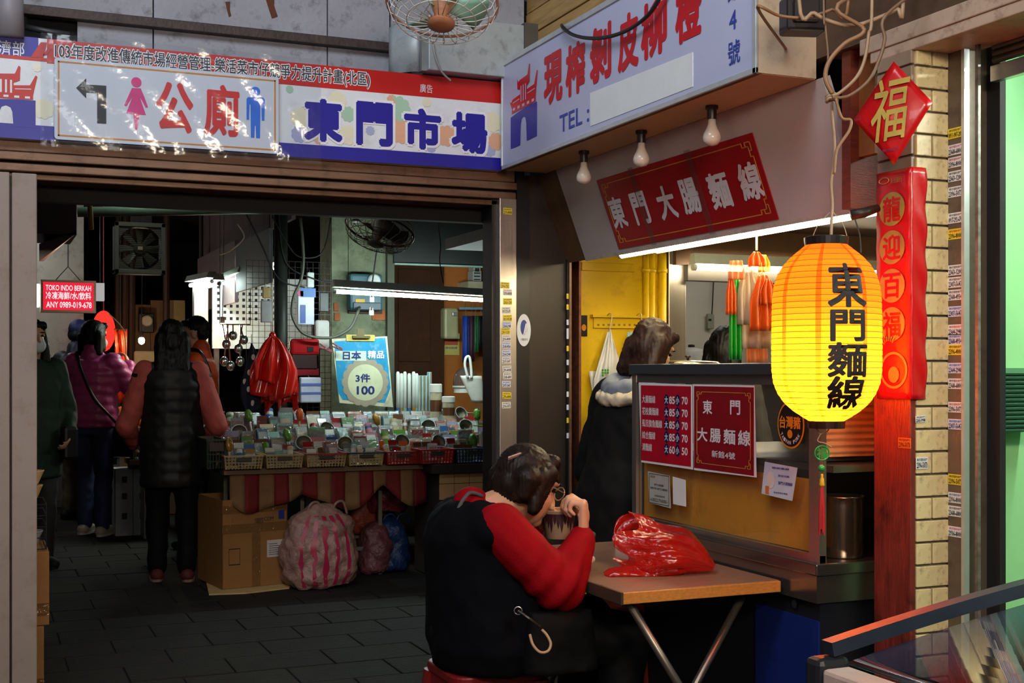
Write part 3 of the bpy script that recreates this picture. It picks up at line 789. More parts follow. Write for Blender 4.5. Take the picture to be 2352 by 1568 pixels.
for i in range(NR * 3 + 1):      # slight swell between the wire ribs
    z = zt0 + (zb0 - zt0) * i / (NR * 3); ph = (i % 3)
    fine.append((lrad(z) * (1.0 if ph == 0 else 1.006), z - LC.z * 0))
MB().lathe([(r, z) for r, z in fine], (LX, LY, 0), n=40, caps=False).build('paper_shade', mp_, lant, smooth=True)
lsh = lant.children[0]
M_rib = mat('lantern_wire', (110, 30, 14), 0.6)
for i in range(1, NR):
    z = zt0 + (zb0 - zt0) * i / NR; r_ = lrad(z) * 1.004
    MB().tube([(LX + r_ * math.cos(t * math.pi / 18), LY + r_ * math.sin(t * math.pi / 18), z) for t in range(36)], .0007, 4, closed=True).build('rib', M_rib, lsh, smooth=True)
ms = bpy.data.materials.new('lantern_seam'); ms.use_nodes = True
nt = ms.node_tree; nt.nodes.remove(nt.nodes['Principled BSDF'])
tr_ = nt.nodes.new('ShaderNodeBsdfTransparent'); tr_.inputs[0].default_value = (1, .5, .55, 1)
nt.links.new(tr_.outputs[0], nt.nodes['Material Output'].inputs[0])
a_cam = math.atan2(-LY, -LX)
for off in (-48, -8, 42, 100, 160, 220, 270):
    a0 = a_cam + R(off)
    def sfn(s, t):
        z = zt0 + (zb0 - zt0) * t; r_ = lrad(z) * 1.009; a = a0 + (s - .5) * .1
        return Vector((LX + r_ * math.cos(a), LY + r_ * math.sin(a), z))
    MB().sheet(sfn, 2, 30).build('paper_seam', ms, lsh)
M_lblk = mat('lantern_black', (24, 18, 18), 0.35)
rt = LP[0][0]; rb_ = LP[-1][0]
MB().lathe([(rt + .003, lz(563)), (rt + .005, lz(545)), (rt - .004, lz(543)), (rt - .006, lz(562))], (LX, LY, 0), n=28).build('top_ring', M_lblk, lant, smooth=False)
MB().lathe([(rb_ - .004, lz(966)), (rb_ + .003, lz(966)), (rb_ + .002, lz(983)), (rb_ - .006, lz(983))], (LX, LY, 0), n=28).build('bottom_ring', M_lblk, lant)
# lettering wrapped round the paper
M_links = mat('lantern_ink', (26, 10, 12), 0.6)
phi = a_cam + math.asin(47 / 123.)
def lwarp(u, v, d):
    r_ = lrad(v) * 1.012 + d; a = phi + u / .142
    return Vector((LX + r_ * math.cos(a), LY + r_ * math.sin(a), v))
for ch, y0, y1, ww in (('東', 712, 612, .106), ('門', 787, 716, .094), ('麵', 866, 788, .108), ('線', 938, 862, .108)):
    txt(MB(), ch, None, -ww / 2, lz(y0), ww / 2, lz(y1), d=.0015, bold=.03, warp=lwarp, res=2).build('letter', M_links, lsh)
# the lamp inside
pl_ = bpy.data.lights.new('lantern_lamp', 'POINT'); pl_.energy = 15; pl_.color = (1.0, 0.80, 0.52); pl_.shadow_soft_size = 0.035
plo = bpy.data.objects.new('lantern_lamp', pl_); plo.location = (LX, LY, lz(852)); C.objects.link(plo); put(plo, lant)
MB().lathe([(.004, lz(700)), (.012, lz(702)), (.014, lz(770)), (.006, lz(772))], (LX, LY, 0), n=10).build('lamp_holder', M_lblk, lant)
# wires and cord
M_wire = mat('pale_wire', (180, 150, 120), 0.5)
for a, b in ((1866, 1906), (1946, 1914)):
    MB().tube(curve_pts([atD(a, 545, 3.35), atD((a + b) / 2 - (6 if a < b else -6), 515, 3.35), atD(b, 488, 3.35)], 5), .0012, 5).build('hanging_wire', M_wire, lant)
MB().tube(curve_pts([atD(1909, 545, 3.35), atD(1910, 505, 3.35), atD(1912, 470, 3.35), atD(1909, 420, 3.34), atD(1915, 380, 3.33), atD(1917, 330, 3.32), atD(1912, 270, 3.31), atD(1910, 215, 3.3)], 6), .004, 6).build('hanging_cord', M_wire, lant, smooth=True)
# pendant
pd = thing('lucky_pendant', 'green jade-like disc pendant with bead and red tassel below the lantern', 'pendant', atD(1888, 1210, 3.34))
pc = atD(1888, 1040, 3.34); fp = Frame(pc, (CS, SN * -1, 0), (0, 0, 1))
fp = Frame(pc, (CS, -SN, 0), (0, 0, 1))
M_jade = mat('jade_green', (40, 150, 60), 0.3)
MB().tube([fp.p(.019 * math.cos(t * math.pi / 12), .019 * math.sin(t * math.pi / 12), 0) for t in range(24)], .0022, 6, closed=True).build('disc_rim', M_jade, pd, smooth=True)
txt(MB(), '福', fp, -.014, -.015, .014, .015, d=0, bold=.035).build('disc_letter', M_jade, pd)
MB().ell(atD(1887, 1075, 3.34), .0092).build('bead', M_jade, pd, smooth=True)
MB().lathe([(.002, .014), (.004, .012), (.003, .006), (.006, 0), (.006, -.008), (.0075, -.014), (.006, -.02)], atD(1888, 1100, 3.34), n=12).build('knot', mat('tassel_gold', (220, 160, 30), .5), pd, smooth=True)
b0 = atD(1888, 1112, 3.34)
for i in range(10):
    t = i * .63; MB().tube([b0 + Vector((.003 * math.cos(t), .003 * math.sin(t), 0)), b0 + Vector((.006 * math.cos(t), .006 * math.sin(t), -.06)), b0 + Vector((.007 * math.cos(t), .007 * math.sin(t), -.118 - .008 * (i % 3)))], .0022, 5).build('tassel_strand', mat('tassel_red', (186, 20, 24), .6), pd)
MB().tube(curve_pts([atD(1876, 984, 3.34), atD(1884, 996, 3.34), atD(1900, 990, 3.34), atD(1904, 984, 3.34)], 5), .0016, 5).build('string', M_wire, pd)
MB().tube(curve_pts([atD(1886, 995, 3.34), atD(1878, 1012, 3.34), atD(1896, 1018, 3.335), atD(1910, 1026, 3.33)], 5), .0016, 5).build('string', M_wire, pd)
MB().tube([atD(1887, 1000, 3.34), atD(1888, 1112, 3.34)], .0009, 5).build('red_cord', mat('tassel_red', (186, 20, 24)), pd)
# ================================================================ new-year papers on the right pillar
M_rpaper = mat('red_gloss_paper', (200, 18, 22), 0.28, var=0.05, scale=8, bump=0.25, bscale=10, coat=.3)
M_gold = mat('gold_foil', (196, 170, 84), 0.4, 0.45, var=0.25)
vp = thing('newyear_scroll', 'long red new-year paper with gold ovals wrapped round the tiled pillar corner', 'poster', (2.3, 2.7, 1.25))
fL = FX(PX0 - .016); fR = FY(PY0 - .012)
zt1 = fL.uv(2050, 392)[1]; zb1 = fL.uv(2050, 916)[1]
uL0 = fL.uv(2014, 600)[0]; uC = -(PY0 - .012)
MB().sheet(lambda s, t: Vector((PX0 - .016 - .0025 * math.sin(t * 26 + s * 3) ** 2, -(uL0 + (uC - uL0) * s), zb1 + (zt1 - zb1) * t)), 6, 30, .001).build('side_sheet', M_rpaper, vp, smooth=True)
uR1 = fR.uv(2128, 600)[0]
MB().sheet(lambda s, t: Vector((PX0 - .016 + (uR1 - PX0 + .016) * s, PY0 - .012 - .004 * math.sin(t * 31 + s * 4) * s, zb1 + (zt1 - zb1) * t)), 6, 40, .001).build('front_sheet', M_rpaper, vp, smooth=True)
for ch, py in (('龍', 480), ('迎', 568), ('百', 656), ('福', 744)):
    u, v = fL.uv(2051, py)
    MB().flat(fL, circ(u, v, .052, 28, .046), .004).build('gold_oval', M_gold, vp)
    txt(MB(), ch, fL, u - .036, v - .034, u + .036, v + .034, d=.005, bold=.02).build('oval_letter', M_rpaper, vp)
u, v = fL.uv(2055, 850)
q = MB()
ring = [(u + .055 * math.cos(t * math.pi / 14), v + .05 * math.sin(t * math.pi / 14)) for t in range(28)]
for i in range(28):
    a, b = ring[i], ring[(i + 1) % 28]; c = lambda p, s: (u + (p[0] - u) * s, v + (p[1] - v) * s)
    q.flat(fL, [a, b, c(b, .86), c(a, .86)], .004)
q.build('gold_ring', M_gold, vp)
MB().flat(fL, circ(u, v - .012, .022, 16), .004).build('gold_coin', M_gold, vp)
q = MB()
for k in range(7):
    t = R(40 + k * 17); q.flat(fL, [(u - .02 + .02 * math.cos(t), v + .06 + .02 * math.sin(t)), (u - .02 + .055 * math.cos(t + .06), v + .06 + .055 * math.sin(t + .06)), (u - .02 + .02 * math.cos(t + .2), v + .06 + .02 * math.sin(t + .2))], .004)
q.build('gold_rays', M_gold, vp)
txt_px(MB(), '新光銀行', fL, 2048, 422, 2074, 404, d=.004).build('bank_lettering', M_gold, vp)
u, v = fL.uv(2033, 416)
MB().tube([fL.p(u + .02 * math.cos(t * math.pi / 10), v + .008 * math.sin(t * math.pi / 10), .004) for t in range(20)], .0014, 4, closed=True).build('eye_emblem', M_gold, vp)
dm = thing('fortune_diamond', 'diamond red paper with a gold brushed fortune character on the pillar', 'poster', atD(2053, 378, 3.34))
dt, dr_, db, dl = atD(2053, 141, 3.335), atD(2142, 235, 3.29), atD(2054, 378, 3.335), atD(1961, 275, 3.40)
MB().sheet(lambda s, t: (dl * (1 - s) + dt * s) * (1 - t) + (db * (1 - s) + dr_ * s) * t + Vector((-.02, -.04, 0)) * math.sin(math.pi * s) * math.sin(math.pi * t) * .35, 8, 8, .001).build('paper', M_rpaper, dm, smooth=True)
cdm = (dl + dr_) / 2; fd = Frame(cdm + (dr_ - dl).cross(dt - db).normalized() * .0, dr_ - dl, dt - db)
fd = Frame(cdm, (dr_ - dl).normalized(), Vector((0, 0, 1)))
txt(MB(), '福', fd, -.05, -.08, .045, .085, d=.02, bold=.012, slant=.1).build('letter', M_gold, dm)
for f_ in (0,):
    txt(MB(), '新光銀行', fd, -.022, -.108, .022, -.1, d=.016).build('small_print', mat('violet_ink', (80, 30, 90), .5), dm)
# ================================================================ noodle counter
CXF = 2.27; fC = FX(CXF - .004)
ct = thing('noodle_counter', 'steel noodle counter with glass front and yellow panel behind the menu sheets', 'counter', (2.55, 3.6, 0))
y0c, y1c = 3.03, 4.17
MB().box((2.24, y0c - .015, 1.315), (2.95, y1c + .01, 1.352)).build('worktop', mat('counter_top_steel', (120, 128, 138), 0.3, 0.85, var=0.1), ct, bevel=.003)
q = MB()
MB().box((2.25, y0c, .74), (2.275, y0c + .05, 1.315)).build('corner_post', M_steel, ct)
MB().box((2.25, y1c - .03, .74), (2.275, y1c, 1.315)).build('corner_post', M_steel, ct)
MB().box((2.90, y0c, .74), (2.93, y0c + .04, 1.315)).build('corner_post', M_steel, ct)
MB().box((2.252, y0c, 1.285), (2.272, y1c, 1.315)).build('top_rail', M_steelh, ct)
MB().box((2.252, y0c, .770), (2.272, y1c, .790)).build('bottom_rail', M_steelh, ct)
M_glass = film('counter_glass', (235, 235, 230), .02, .02, .22)
MB().box((2.262, y0c + .05, .79), (2.266, y1c - .03, 1.285)).build('glass_pane', M_glass, ct)
MB().box((2.285, y0c + .05, .79), (2.295, y1c - .03, 1.005)).build('yellow_board', mat('counter_yellow', (246, 164, 4), .4, var=.08, scale=5, dirt=((150, 90, 10), .4, 6)), ct)
MB().box((2.91, y0c, .77), (2.93, y1c, 1.315)).build('dark_backing', M_darkwall, ct)  # added dark sheet standing in for the dark background inside the counter
MB().box((2.3, y0c, 1.03), (2.9, y1c, 1.05)).build('inner_shelf', M_steelh, ct)
MB().box((2.3, y0c + .12, 1.055), (2.88, y0c + .14, 1.14)).build('inner_tray', M_steelh, ct)
MB().box((2.225, y0c - .02, .735), (2.95, y1c + .02, .770)).build('ledge', mat('ledge_steel', (150, 140, 134), .2, .9, var=.06), ct, bevel=.004)
MB().box((2.232, y0c - .012, .655), (2.95, y1c + .012, .735)).build('apron', mat('ledge_steel', (150, 140, 134)), ct)
MB().box((2.252, y0c, .02), (2.94, y1c, .655)).build('base_cabinet', mat('dark_cabinet', (34, 36, 46), .35, .3), ct)
MB().box((2.245, y0c, .02), (2.252, y0c + .32, .60)).build('blue_panel', mat('deep_blue_panel', (22, 40, 110), .35), ct)
c = fC.uv(1840, 1385); MB().flat(FX(2.243), circ(c[0], c[1], .013, 14), .002).build('panel_hole', M_black, ct)
# corrugated sheet at the end of the counter
def corr(s, t): return Vector((2.30 + .5 * s, y0c + .09 + .0, 1.07 + .24 * t + 0)) + Vector((0, .004 * math.sin(t * 75), 0))
MB().sheet(corr, 4, 60, .001).build('ribbed_sheet', mat('ribbed_cream', (214, 170, 110), .4), ct, smooth=True)
# ---- menu sheets
def sheet_thing(name, label, quad, fr, m, d0=.0, d1=.002, cat='poster', bend=0):
    c4 = [fr.uv(*p) for p in quad]
    t = thing(name, label, cat, fr.p(*c4[0]))
    t = MB().prism(fr, c4, d0, d1).build('sheet', m, t)
    u0 = (c4[0][0] + c4[3][0]) / 2; u1 = (c4[1][0] + c4[2][0]) / 2; v0 = (c4[0][1] + c4[1][1]) / 2; v1 = (c4[2][1] + c4[3][1]) / 2
    return t, u0, v0, u1, v1
M_sheet = mat('menu_white', (232, 230, 232), .4, var=.03)
fM = FX(2.248)
t, u0, v0, u1, v1 = sheet_thing('menu_sheet', 'red price list sheet with five noodle dishes on the counter glass', ((1474, 1061), (1592, 1078), (1590, 883), (1468, 878)), fM, M_sheet)
e = .008
MB().slab(fM, u0 + e, v0 + e, u1 - e, v1 - e, .002, .0026).build('red_print', mat('menu_red', (176, 16, 40), .35), t)
M_navy = mat('navy_print', (20, 26, 80), .4)
W, H = u1 - u0, v1 - v0
for i, (nm, a, b) in enumerate((('大腸麵線', '85', '70'), ('花枝羹麵線', '85', '70'), ('虱目旗魚麵線', '85', '70'), ('綜合麵線', '85', '70'), ('清麵線', '60', '50'))):
    v = v1 - H * (.20 + .15 * i); h = .028
    txt(MB(), nm, fM, u0 + .05 * W, v - h / 2, u0 + (.05 + .066 * len(nm)) * W, v + h / 2, d=.003, bold=.012).build('dish_name', M_sheet, t)
    for cc, uu in (('大', .53), ('小', .74)):
        MB().flat(fM, circ(u0 + uu * W, v, .017, 18, .021), .003).build('size_dot', M_navy, t)
        txt(MB(), cc, fM, u0 + uu * W - .012, v - .013, u0 + uu * W + .012, v + .013, d=.0036, bold=.03).build('size_letter', M_sheet, t)
    for nn, uu in ((a, .635), (b, .87)):
        txt(MB(), nn, fM, u0 + uu * W - .02, v - .0135, u0 + uu * W + .02, v + .0135, d=.003, bold=.025).build('price', M_sheet, t)
t, u0, v0, u1, v1 = sheet_thing('name_sheet', 'dark red shop name sheet with gold frame right of the price list', ((1595, 1079), (1738, 1096), (1733, 885), (1592, 882)), fM, M_sheet)
MB().slab(fM, u0 + .006, v0 + .006, u1 - .006, v1 - .006, .002, .0026).build('red_print', mat('name_red', (134, 18, 30), .35), t)
key_frame(fM, u0 + .025, v0 + .025, u1 - .025, v1 - .025, t, .014, .0035, w=.002)
W, H = u1 - u0, v1 - v0
for ch, a, b, w_, h_ in (('東', .25, .74, .16, .16), ('門', .70, .75, .16, .16), ('大', .16, .42, .18, .16), ('腸', .38, .42, .18, .16), ('麵', .61, .42, .19, .17), ('線', .84, .42, .19, .17)):
    txt(MB(), ch, fM, u0 + (a - w_ / 2) * W, v0 + (b - h_ / 2) * H, u0 + (a + w_ / 2) * W, v0 + (b + h_ / 2) * H, d=.0032, bold=.022).build('letter', M_sheet, t)
txt(MB(), '新館4號', fM, u0 + .32 * W, v0 + .17 * H, u0 + .70 * W, v0 + .25 * H, d=.0032, bold=.014).build('address_lettering', M_sheet, t)
t, u0, v0, u1, v1 = sheet_thing('licence_card', 'grey printed licence card with patterned rim on the yellow panel', ((1492, 1154), (1541, 1167), (1538, 1092), (1489, 1082)), fM, mat('licence_grey', (176, 176, 168), .4))
W, H = u1 - u0, v1 - v0
q = MB()
for a, b, c, e in ((0.04, .03, .96, .05), (.04, .95, .96, .97), (.03, .03, .05, .97), (.95, .03, .97, .97)): q.slab(fM, u0 + a * W, v0 + b * H, u0 + c * W, v0 + e * H, .002, .0026)
q.build('rim_print', mat('grey_ink', (70, 70, 74), .5), t)
for s_, a, b, c, e in (('台北市', .1, .84, .32, .92), ('東門大腸麵線', .28, .6, .72, .67), ('營業項目:東門大腸麵線', .1, .48, .9, .55), ('食品業者登錄字號', .3, .26, .78, .32), ('A-200222179-00000-1', .1, .1, .9, .2)):
    txt(MB(), s_, fM, u0 + a * W, v0 + b * H, u0 + c * W, v0 + e * H, d=.0028).build('print', M_ink, t)
t, u0, v0, u1, v1 = sheet_thing('white_card', 'small blank-centred white card beside the grey licence', ((1547, 1157), (1576, 1163), (1575, 1102), (1546, 1094)), fM, M_sheet)
t, u0, v0, u1, v1 = sheet_thing('notice_sheet', 'curled pale blue printed notice on the glass under the pork sticker', ((1750, 1133), (1820, 1150), (1832, 1074), (1758, 1060)), FX(2.242), mat('notice_blue', (196, 206, 222), .4))
W, H = u1 - u0, v1 - v0; fN = FX(2.242)
MB().flat(fN, circ(u0 + .25 * W, v0 + .5 * H, .022, 16, .026), .003).build('bowl_print', mat('print_cream', (222, 214, 206), .5), t)
MB().slab(fN, u0 + .08 * W, v0 + .06 * H, u0 + .2 * W, v0 + .3 * H, .002, .003).build('corner_print', mat('print_orange', (206, 120, 60), .5), t)
for s_, a, b, c, e in (('東門大腸麵線', .5, .4, .95, .5), ('歡迎光臨', .5, .64, .85, .7), ('謝謝惠顧', .3, .86, .85, .92), ('本店使用台灣豬', .35, .12, .8, .17)):
    txt(MB(), s_, fN, u0 + a * W, v0 + b * H, u0 + c * W, v0 + e * H, d=.0032, bold=.01).build('print', mat('violet_print', (60, 50, 140), .5), t)
# pork sticker
c = fM.uv(1817, 975); pk_ = thing('pork_sticker', 'round black and orange TAIWAN PORK sticker on the counter glass', 'sticker', fM.p(*c))
M_or = mat('sticker_orange', (226, 140, 30), .4); M_sb = mat('sticker_black', (22, 22, 22), .4)
MB().flat(fM, circ(c[0], c[1], .068, 30, .072), .001).build('rim', M_or, pk_)
MB().flat(fM, circ(c[0], c[1], .062, 30, .066), .002).build('disc', M_sb, pk_)
txt(MB(), '台灣豬', fM, c[0] - .056, c[1] - .012, c[0] + .052, c[1] + .026, d=.003, bold=.03).build('letter', M_or, pk_)
MB().flat(fM, circ(c[0] - .002, c[1] - .028, .013, 16), .003).flat(fM, circ(c[0] - .006, c[1] - .028, .0025, 8, .004), .0036).build('snout', M_or, pk_)
word = 'TAIWAN PORK'
for i, chh in enumerate(word):
    if chh == ' ': continue
    t = R(-142 + i * 10.5 - 0) ; t = R(213 + i * 11.2)
    u, v = c[0] + .052 * math.cos(t), c[1] + .054 * math.sin(t)
    txt(MB(), chh, fM, u - .0042, v - .0058, u + .0042, v + .0058, d=.003, bold=.02, rot=t + math.pi / 2).build('rim_letter', M_sheet, pk_)
# things on the counter top and inside
M_pot = mat('pot_steel', (170, 150, 130), .22, .95, var=.05)
pc = atZ(1950, 1272, .772); PCX, PCY = 2.41, 3.03
pcx = atY(1952, 1200, 3.08)
po = thing('stock_pot', 'tall steel stock pot standing at the near end of the counter', 'pot', (pcx.x, pcx.y + .04, .772))
rr = 50 * 3.9 / 2900 * .99
MB().lathe([(rr * .97, .772), (rr, .78), (rr, .93), (rr * 1.0, .945), (rr * 1.05, .95), (rr * 1.05, .954), (rr * .98, .953), (rr * .97, .79), (0.001, .785)], (pcx.x, pcx.y + .04, 0), n=32, caps=False).build('body', M_pot, po, smooth=True)
pc2 = (pcx.x + .22, pcx.y + .25, .772); pt2 = thing('steel_basin', 'shallow steel basin behind the stock pot', 'basin', pc2); MB().lathe([(.09, 0), (.13, .06), (.135, .065), (.125, .06), (.085, .008), (.002, .008)], pc2, n=26, caps=False).build('bowl', M_pot, pt2, smooth=True); MB().lathe([(.07, -.0), (.085, .004)], pc2, n=20).build('foot', M_pot, pt2)
def lid(px, py, r_, lab):
    p = atZ(px, py, 1.356); p = Vector((max(p.x, 2.24 + r_ + .01), p.y, 1.353))
    t = thing('pot_lid', lab, 'lid', p)
    MB().lathe([(r_, 0), (r_ * 1.02, .004), (r_ * .9, .014), (r_ * .3, .02), (.012, .021)], p, n=28).build('dome', M_pot, t, smooth=True)
    MB().lathe([(.006, .02), (.006, .03), (.014, .034), (.012, .04), (.003, .041)], p, n=12).build('knob', M_sock, t, smooth=True)
lid(1580, 836, .14, 'flat steel pot lid at the far end of the counter top')
# ================================================================ folding table with red bag
TX0, TX1, TY0, TY1, TZ = 1.675, 2.215, 3.17, 4.14, .70
tb = thing('folding_table', 'folding table with woodgrain top and steel legs beside the counter', 'table', (1.95, 3.6, 0))
MB().box((TX0 + .006, TY0 + .01, TZ - .006), (TX1, TY1, TZ)).build('laminate_top', mat('woodgrain_laminate', (150, 116, 92), .28, var=.16, scale=5, stretch=(1, 9, 1)), tb)
MB().box((TX0 + .006, TY0, TZ - .034), (TX1, TY0 + .012, TZ - .001)).build('wood_edge', mat('orange_wood_edge', (196, 128, 58), .4, var=.2, scale=8, stretch=(8, 1, 20)), tb, bevel=.002)
MB().box((TX0, TY0, TZ - .034), (TX0 + .008, TY1, TZ - .0)).build('side_edge', mat('dark_edge', (70, 56, 44), .4), tb)
MB().box((TX0 + .01, TY0 + .012, TZ - .03), (TX1 - .005, TY1, TZ - .006)).build('core', M_brown, tb)
M_leg = mat('tube_leg_steel', (132, 122, 112), .35, .8, var=.1)
for yy in (TY0 + .06, TY1 - .1):
    for a, b in (((TX0 + .05, TX1 - .06)), ((TX1 - .06, TX0 + .05))):
        off = .0 if a < b else .03
        MB().tube([(a, yy + off, TZ - .03), (b, yy + off, .012)], .0125, 10).build('leg', M_leg, tb, smooth=True)
        MB().tube([(b, yy + off, .03), (b + (.004 if a < b else -.004), yy + off, .0)], .0155, 10).build('leg_cap', mat('blue_rubber', (40, 52, 70), .6), tb, smooth=True)
MB().tube([(TX0 + .05, TY0 + .06, TZ - .045), (TX0 + .05, TY1 - .08, TZ - .045)], .010, 8).build('side_rail', M_leg, tb, smooth=True)
MB().tube([(TX1 - .06, TY0 + .06, .12), (TX1 - .06, TY1 - .1, .12)], .010, 8).build('stretcher', M_leg, tb, smooth=True)
# red carrier bag
M_rbag = film('red_plastic', (236, 36, 20), .66, .2, .3, bump=.6, bscale=22, transl=.5)
bg = thing('red_carrier_bag', 'crumpled translucent red carrier bag lying on the folding table', 'bag', (1.95, 3.7, TZ))
b0, b1 = atD(1640, 1302, 3.90), atD(1445, 1235, 3.98)      # closed end, open end
ax_ = (b1 - b0); ax_n = ax_.normalized(); sdv = Vector((0, 0, 1)).cross(ax_n).normalized(); upv = ax_n.cross(sdv).normalized()
def bagf(s, t):
    a = 2 * math.pi * s
    rw = .018 + .115 * math.sin(min(1, t * 1.5) * math.pi / 2) * (1 - .25 * t); rh = .010 + .075 * math.sin(min(1, t * 1.4) * math.pi / 2) * (1 - .15 * t)
    fold = 1 + .10 * math.sin(a * 5 + t * 7) + .07 * abs(math.sin(a * 9 + 5 * t * t)) + .05 * math.sin(a * 3 - t * 11)
    c = b0 + ax_ * t + upv * (.012 * math.sin(t * 6))
    p = c + sdv * math.cos(a) * rw * fold + upv * math.sin(a) * rh * fold + ax_n * .03 * math.sin(a * 4 + 1) * t * t
    p.z = max(p.z, TZ + .0015 + .001 * math.sin(a * 7 + t * 20)); p.x = min(p.x, 2.222)
    return p
MB().sheet(bagf, 72, 44).build('bag_body', M_rbag, bg, smooth=True)
def handle(pts, w0, w1, nm='handle'):
    P_ = curve_pts(pts, 6); n_ = len(P_) - 1
    def hf_(s, t):
        p = P_[int(round(t * n_))]; w_ = w0 + (w1 - w0) * abs(2 * t - 1)
        return p + Vector((0, 0, 1)) * (s - .5) * w_ * 2 + sdv * .008 * math.sin(s * 9 + t * 14)
    MB().sheet(hf_, 6, n_).build(nm, M_rbag, bg, smooth=True)
handle([atD(1545, 1262, 3.95), atD(1500, 1210, 3.98), atD(1455, 1196, 4.0), atD(1420, 1212, 4.0), atD(1412, 1238, 3.98), atD(1450, 1262, 3.96), atD(1530, 1275, 3.94)], .030, .018)
def lowh(s, t):
    a = 2 * math.pi * s; c = atD(1600, 1300, 3.90) * (1 - t) + atD(1392, 1322, 3.86) * t
    r_ = .034 * min(1, .15 + t * 4) * (1 - .35 * t) * (1 + .18 * math.sin(a * 4 + t * 12))
    p = c + Vector((0, .8, .3)) * math.cos(a) * r_ + Vector((0, 0, 1)) * math.sin(a) * r_ * (.75 if t < .97 else .2)
    p.z = max(p.z, TZ + .0015); return p
MB().sheet(lowh, 28, 18).build('handle', M_rbag, bg, smooth=True)
ts_ = MB().ell((0, 0, 0), .001)
q = MB().caps(atD(1338, 1275, 3.93), atD(1350, 1255, 3.93), .012, .018).caps(atD(1335, 1287, 3.93), atD(1358, 1285, 3.93), .01, .008)
def tisd(co, no):
    co = co + no * (.008 * vnoise(co, 60, 4))[:, None]; co[:, 2] = np.maximum(co[:, 2], TZ + .001); return co
tag(remesh(q, 'tissue', mat('tissue_paper', (224, 206, 196), .8), .005, None, 1, tisd), 'crumpled white paper tissue on the table by the eating woman', 'tissue')
tbx = atZ(1440, 1258, TZ)
tag(MB().cbox(tbx + Vector((0, 0, .02)), (.05, .07, .04), Euler((0, 0, .5))).build('paper_box', mat('white_box', (220, 214, 206), .5), bevel=.003), 'small white paper box at the back of the folding table', 'box')
# ================================================================ market hall
H = atY
def boxpx(x0, y0, x1, y1, y, depth):
    """axis-parallel box whose front (at world y) fills the pixel rectangle"""
    a = H(x0, y1, y); b = H(x1, y0, y)
    return (a.x, y, a.z), (b.x, y + depth, b.z)
def bpx(name, m, par, x0, y0, x1, y1, y, depth, bevel=0.0, label=None):
    lo, hi = boxpx(x0, y0, x1, y1, y, depth)
    return MB().box(lo, hi).build(name, m, par, bevel=bevel, label=label)
M_ply = mat('old_plywood', (110, 84, 60), .6, var=.2, scale=4)
M_card = mat('cardboard', (150, 102, 50), .7, var=.1, scale=4, dirt=((120, 80, 40), .4, 5))
M_cardl = mat('cardboard_edge', (196, 160, 104), .7)
# ---- goods table
gt = thing('goods_table', 'market stall table carrying the household goods in front of the columns', 'table', (2.2, 8.1, 0))
MB().box((1.36, 7.66, .70), (2.62, 8.95, .73)).build('table_top', M_ply, gt)
M_ltube = mat('grey_table_leg', (120, 112, 100), .5, .4)
for x_, y_ in ((1.42, 7.95), (2.415, 7.93), (1.42, 8.9), (2.55, 8.9), (1.9, 7.93)):
    MB().box((x_ - .012, y_ - .012, 0), (x_ + .012, y_ + .012, .70)).build('leg', M_ltube, gt)
MB().box((1.42, 7.93, .16), (2.42, 7.95, .185)).build('lower_rail', M_ltube, gt)
ds_ = thing('display_stand', 'low wooden stepped stand carrying the rows of goods', 'stand', (2.3, 8.4, .737))
for i, (y_, z_) in enumerate(((7.98, .80), (8.28, .875), (8.58, .95))):
    MB().box((1.38, y_, .737), (3.5, y_ + (.32 if i < 2 else .42), z_)).build('step', M_ply, ds_)
# striped valance cloth
M_sr = mat('cloth_red', (118, 24, 24), .8, var=.15); M_sb2 = mat('cloth_tan', (132, 96, 60), .8, var=.15)
NS = 14
cl0 = thing('striped_cloth', 'red and tan striped cloth hanging scalloped from the table front', 'cloth', (2.0, 7.69, .45))
for i in range(NS):
    xa_ = 1.40 + (2.66 - 1.40) * i / NS; xb_ = 1.40 + (2.66 - 1.40) * (i + 1) / NS
    def cl(s, t):
        x_ = xa_ + (xb_ - xa_) * s; g = (x_ - 1.4) / 1.26
        hem = .15 + .12 * abs(math.sin(g * 7.5 + .5)) + .02 * math.sin(g * 23)
        return Vector((x_, 7.70 - .02 * math.sin(g * 30) * t - .01 * t, .735 - hem * t))
    MB().sheet(cl, 4, 6, .002).build('stripe', M_sr if i % 2 else M_sb2, cl0, smooth=True)
# ---- tiled plinth at the right
pq = sroot('wall_hall_plinth', (2.9, 7.5, 0))
YP = 7.55
pxl = H(1003, 1100, YP).x
MB().box((pxl + .02, YP + .01, 0), (3.5, YP + .5, .68)).build('plinth_core', mat('dark_mortar', (50, 42, 36), .9), pq)
MB().box((2.62, YP - .06, .68), (3.5, YP + 1.4, .735)).build('plinth_top', mat('dark_shelf_edge', (40, 30, 26), .6), pq)
M_ptile = mat('beige_floor_tile', (206, 160, 106), .35, var=.06, scale=4, rnd=.05)
for r_ in range(7):
    for c_ in range(9):
        x_ = pxl + .02 + c_ * .102 + (.0 if r_ > 4 else .02 * ((r_ * 7) % 3))
        if c_ == 0 and r_ in (1, 3, 4): continue
        MB().box((x_, YP, .68 - (7 - r_) * .102 + .002 + 0.03), (x_ + .099, YP + .012, .68 - (6 - r_) * .102 - .001 + .03)).build('tile', M_ptile, pq, bevel=.002)
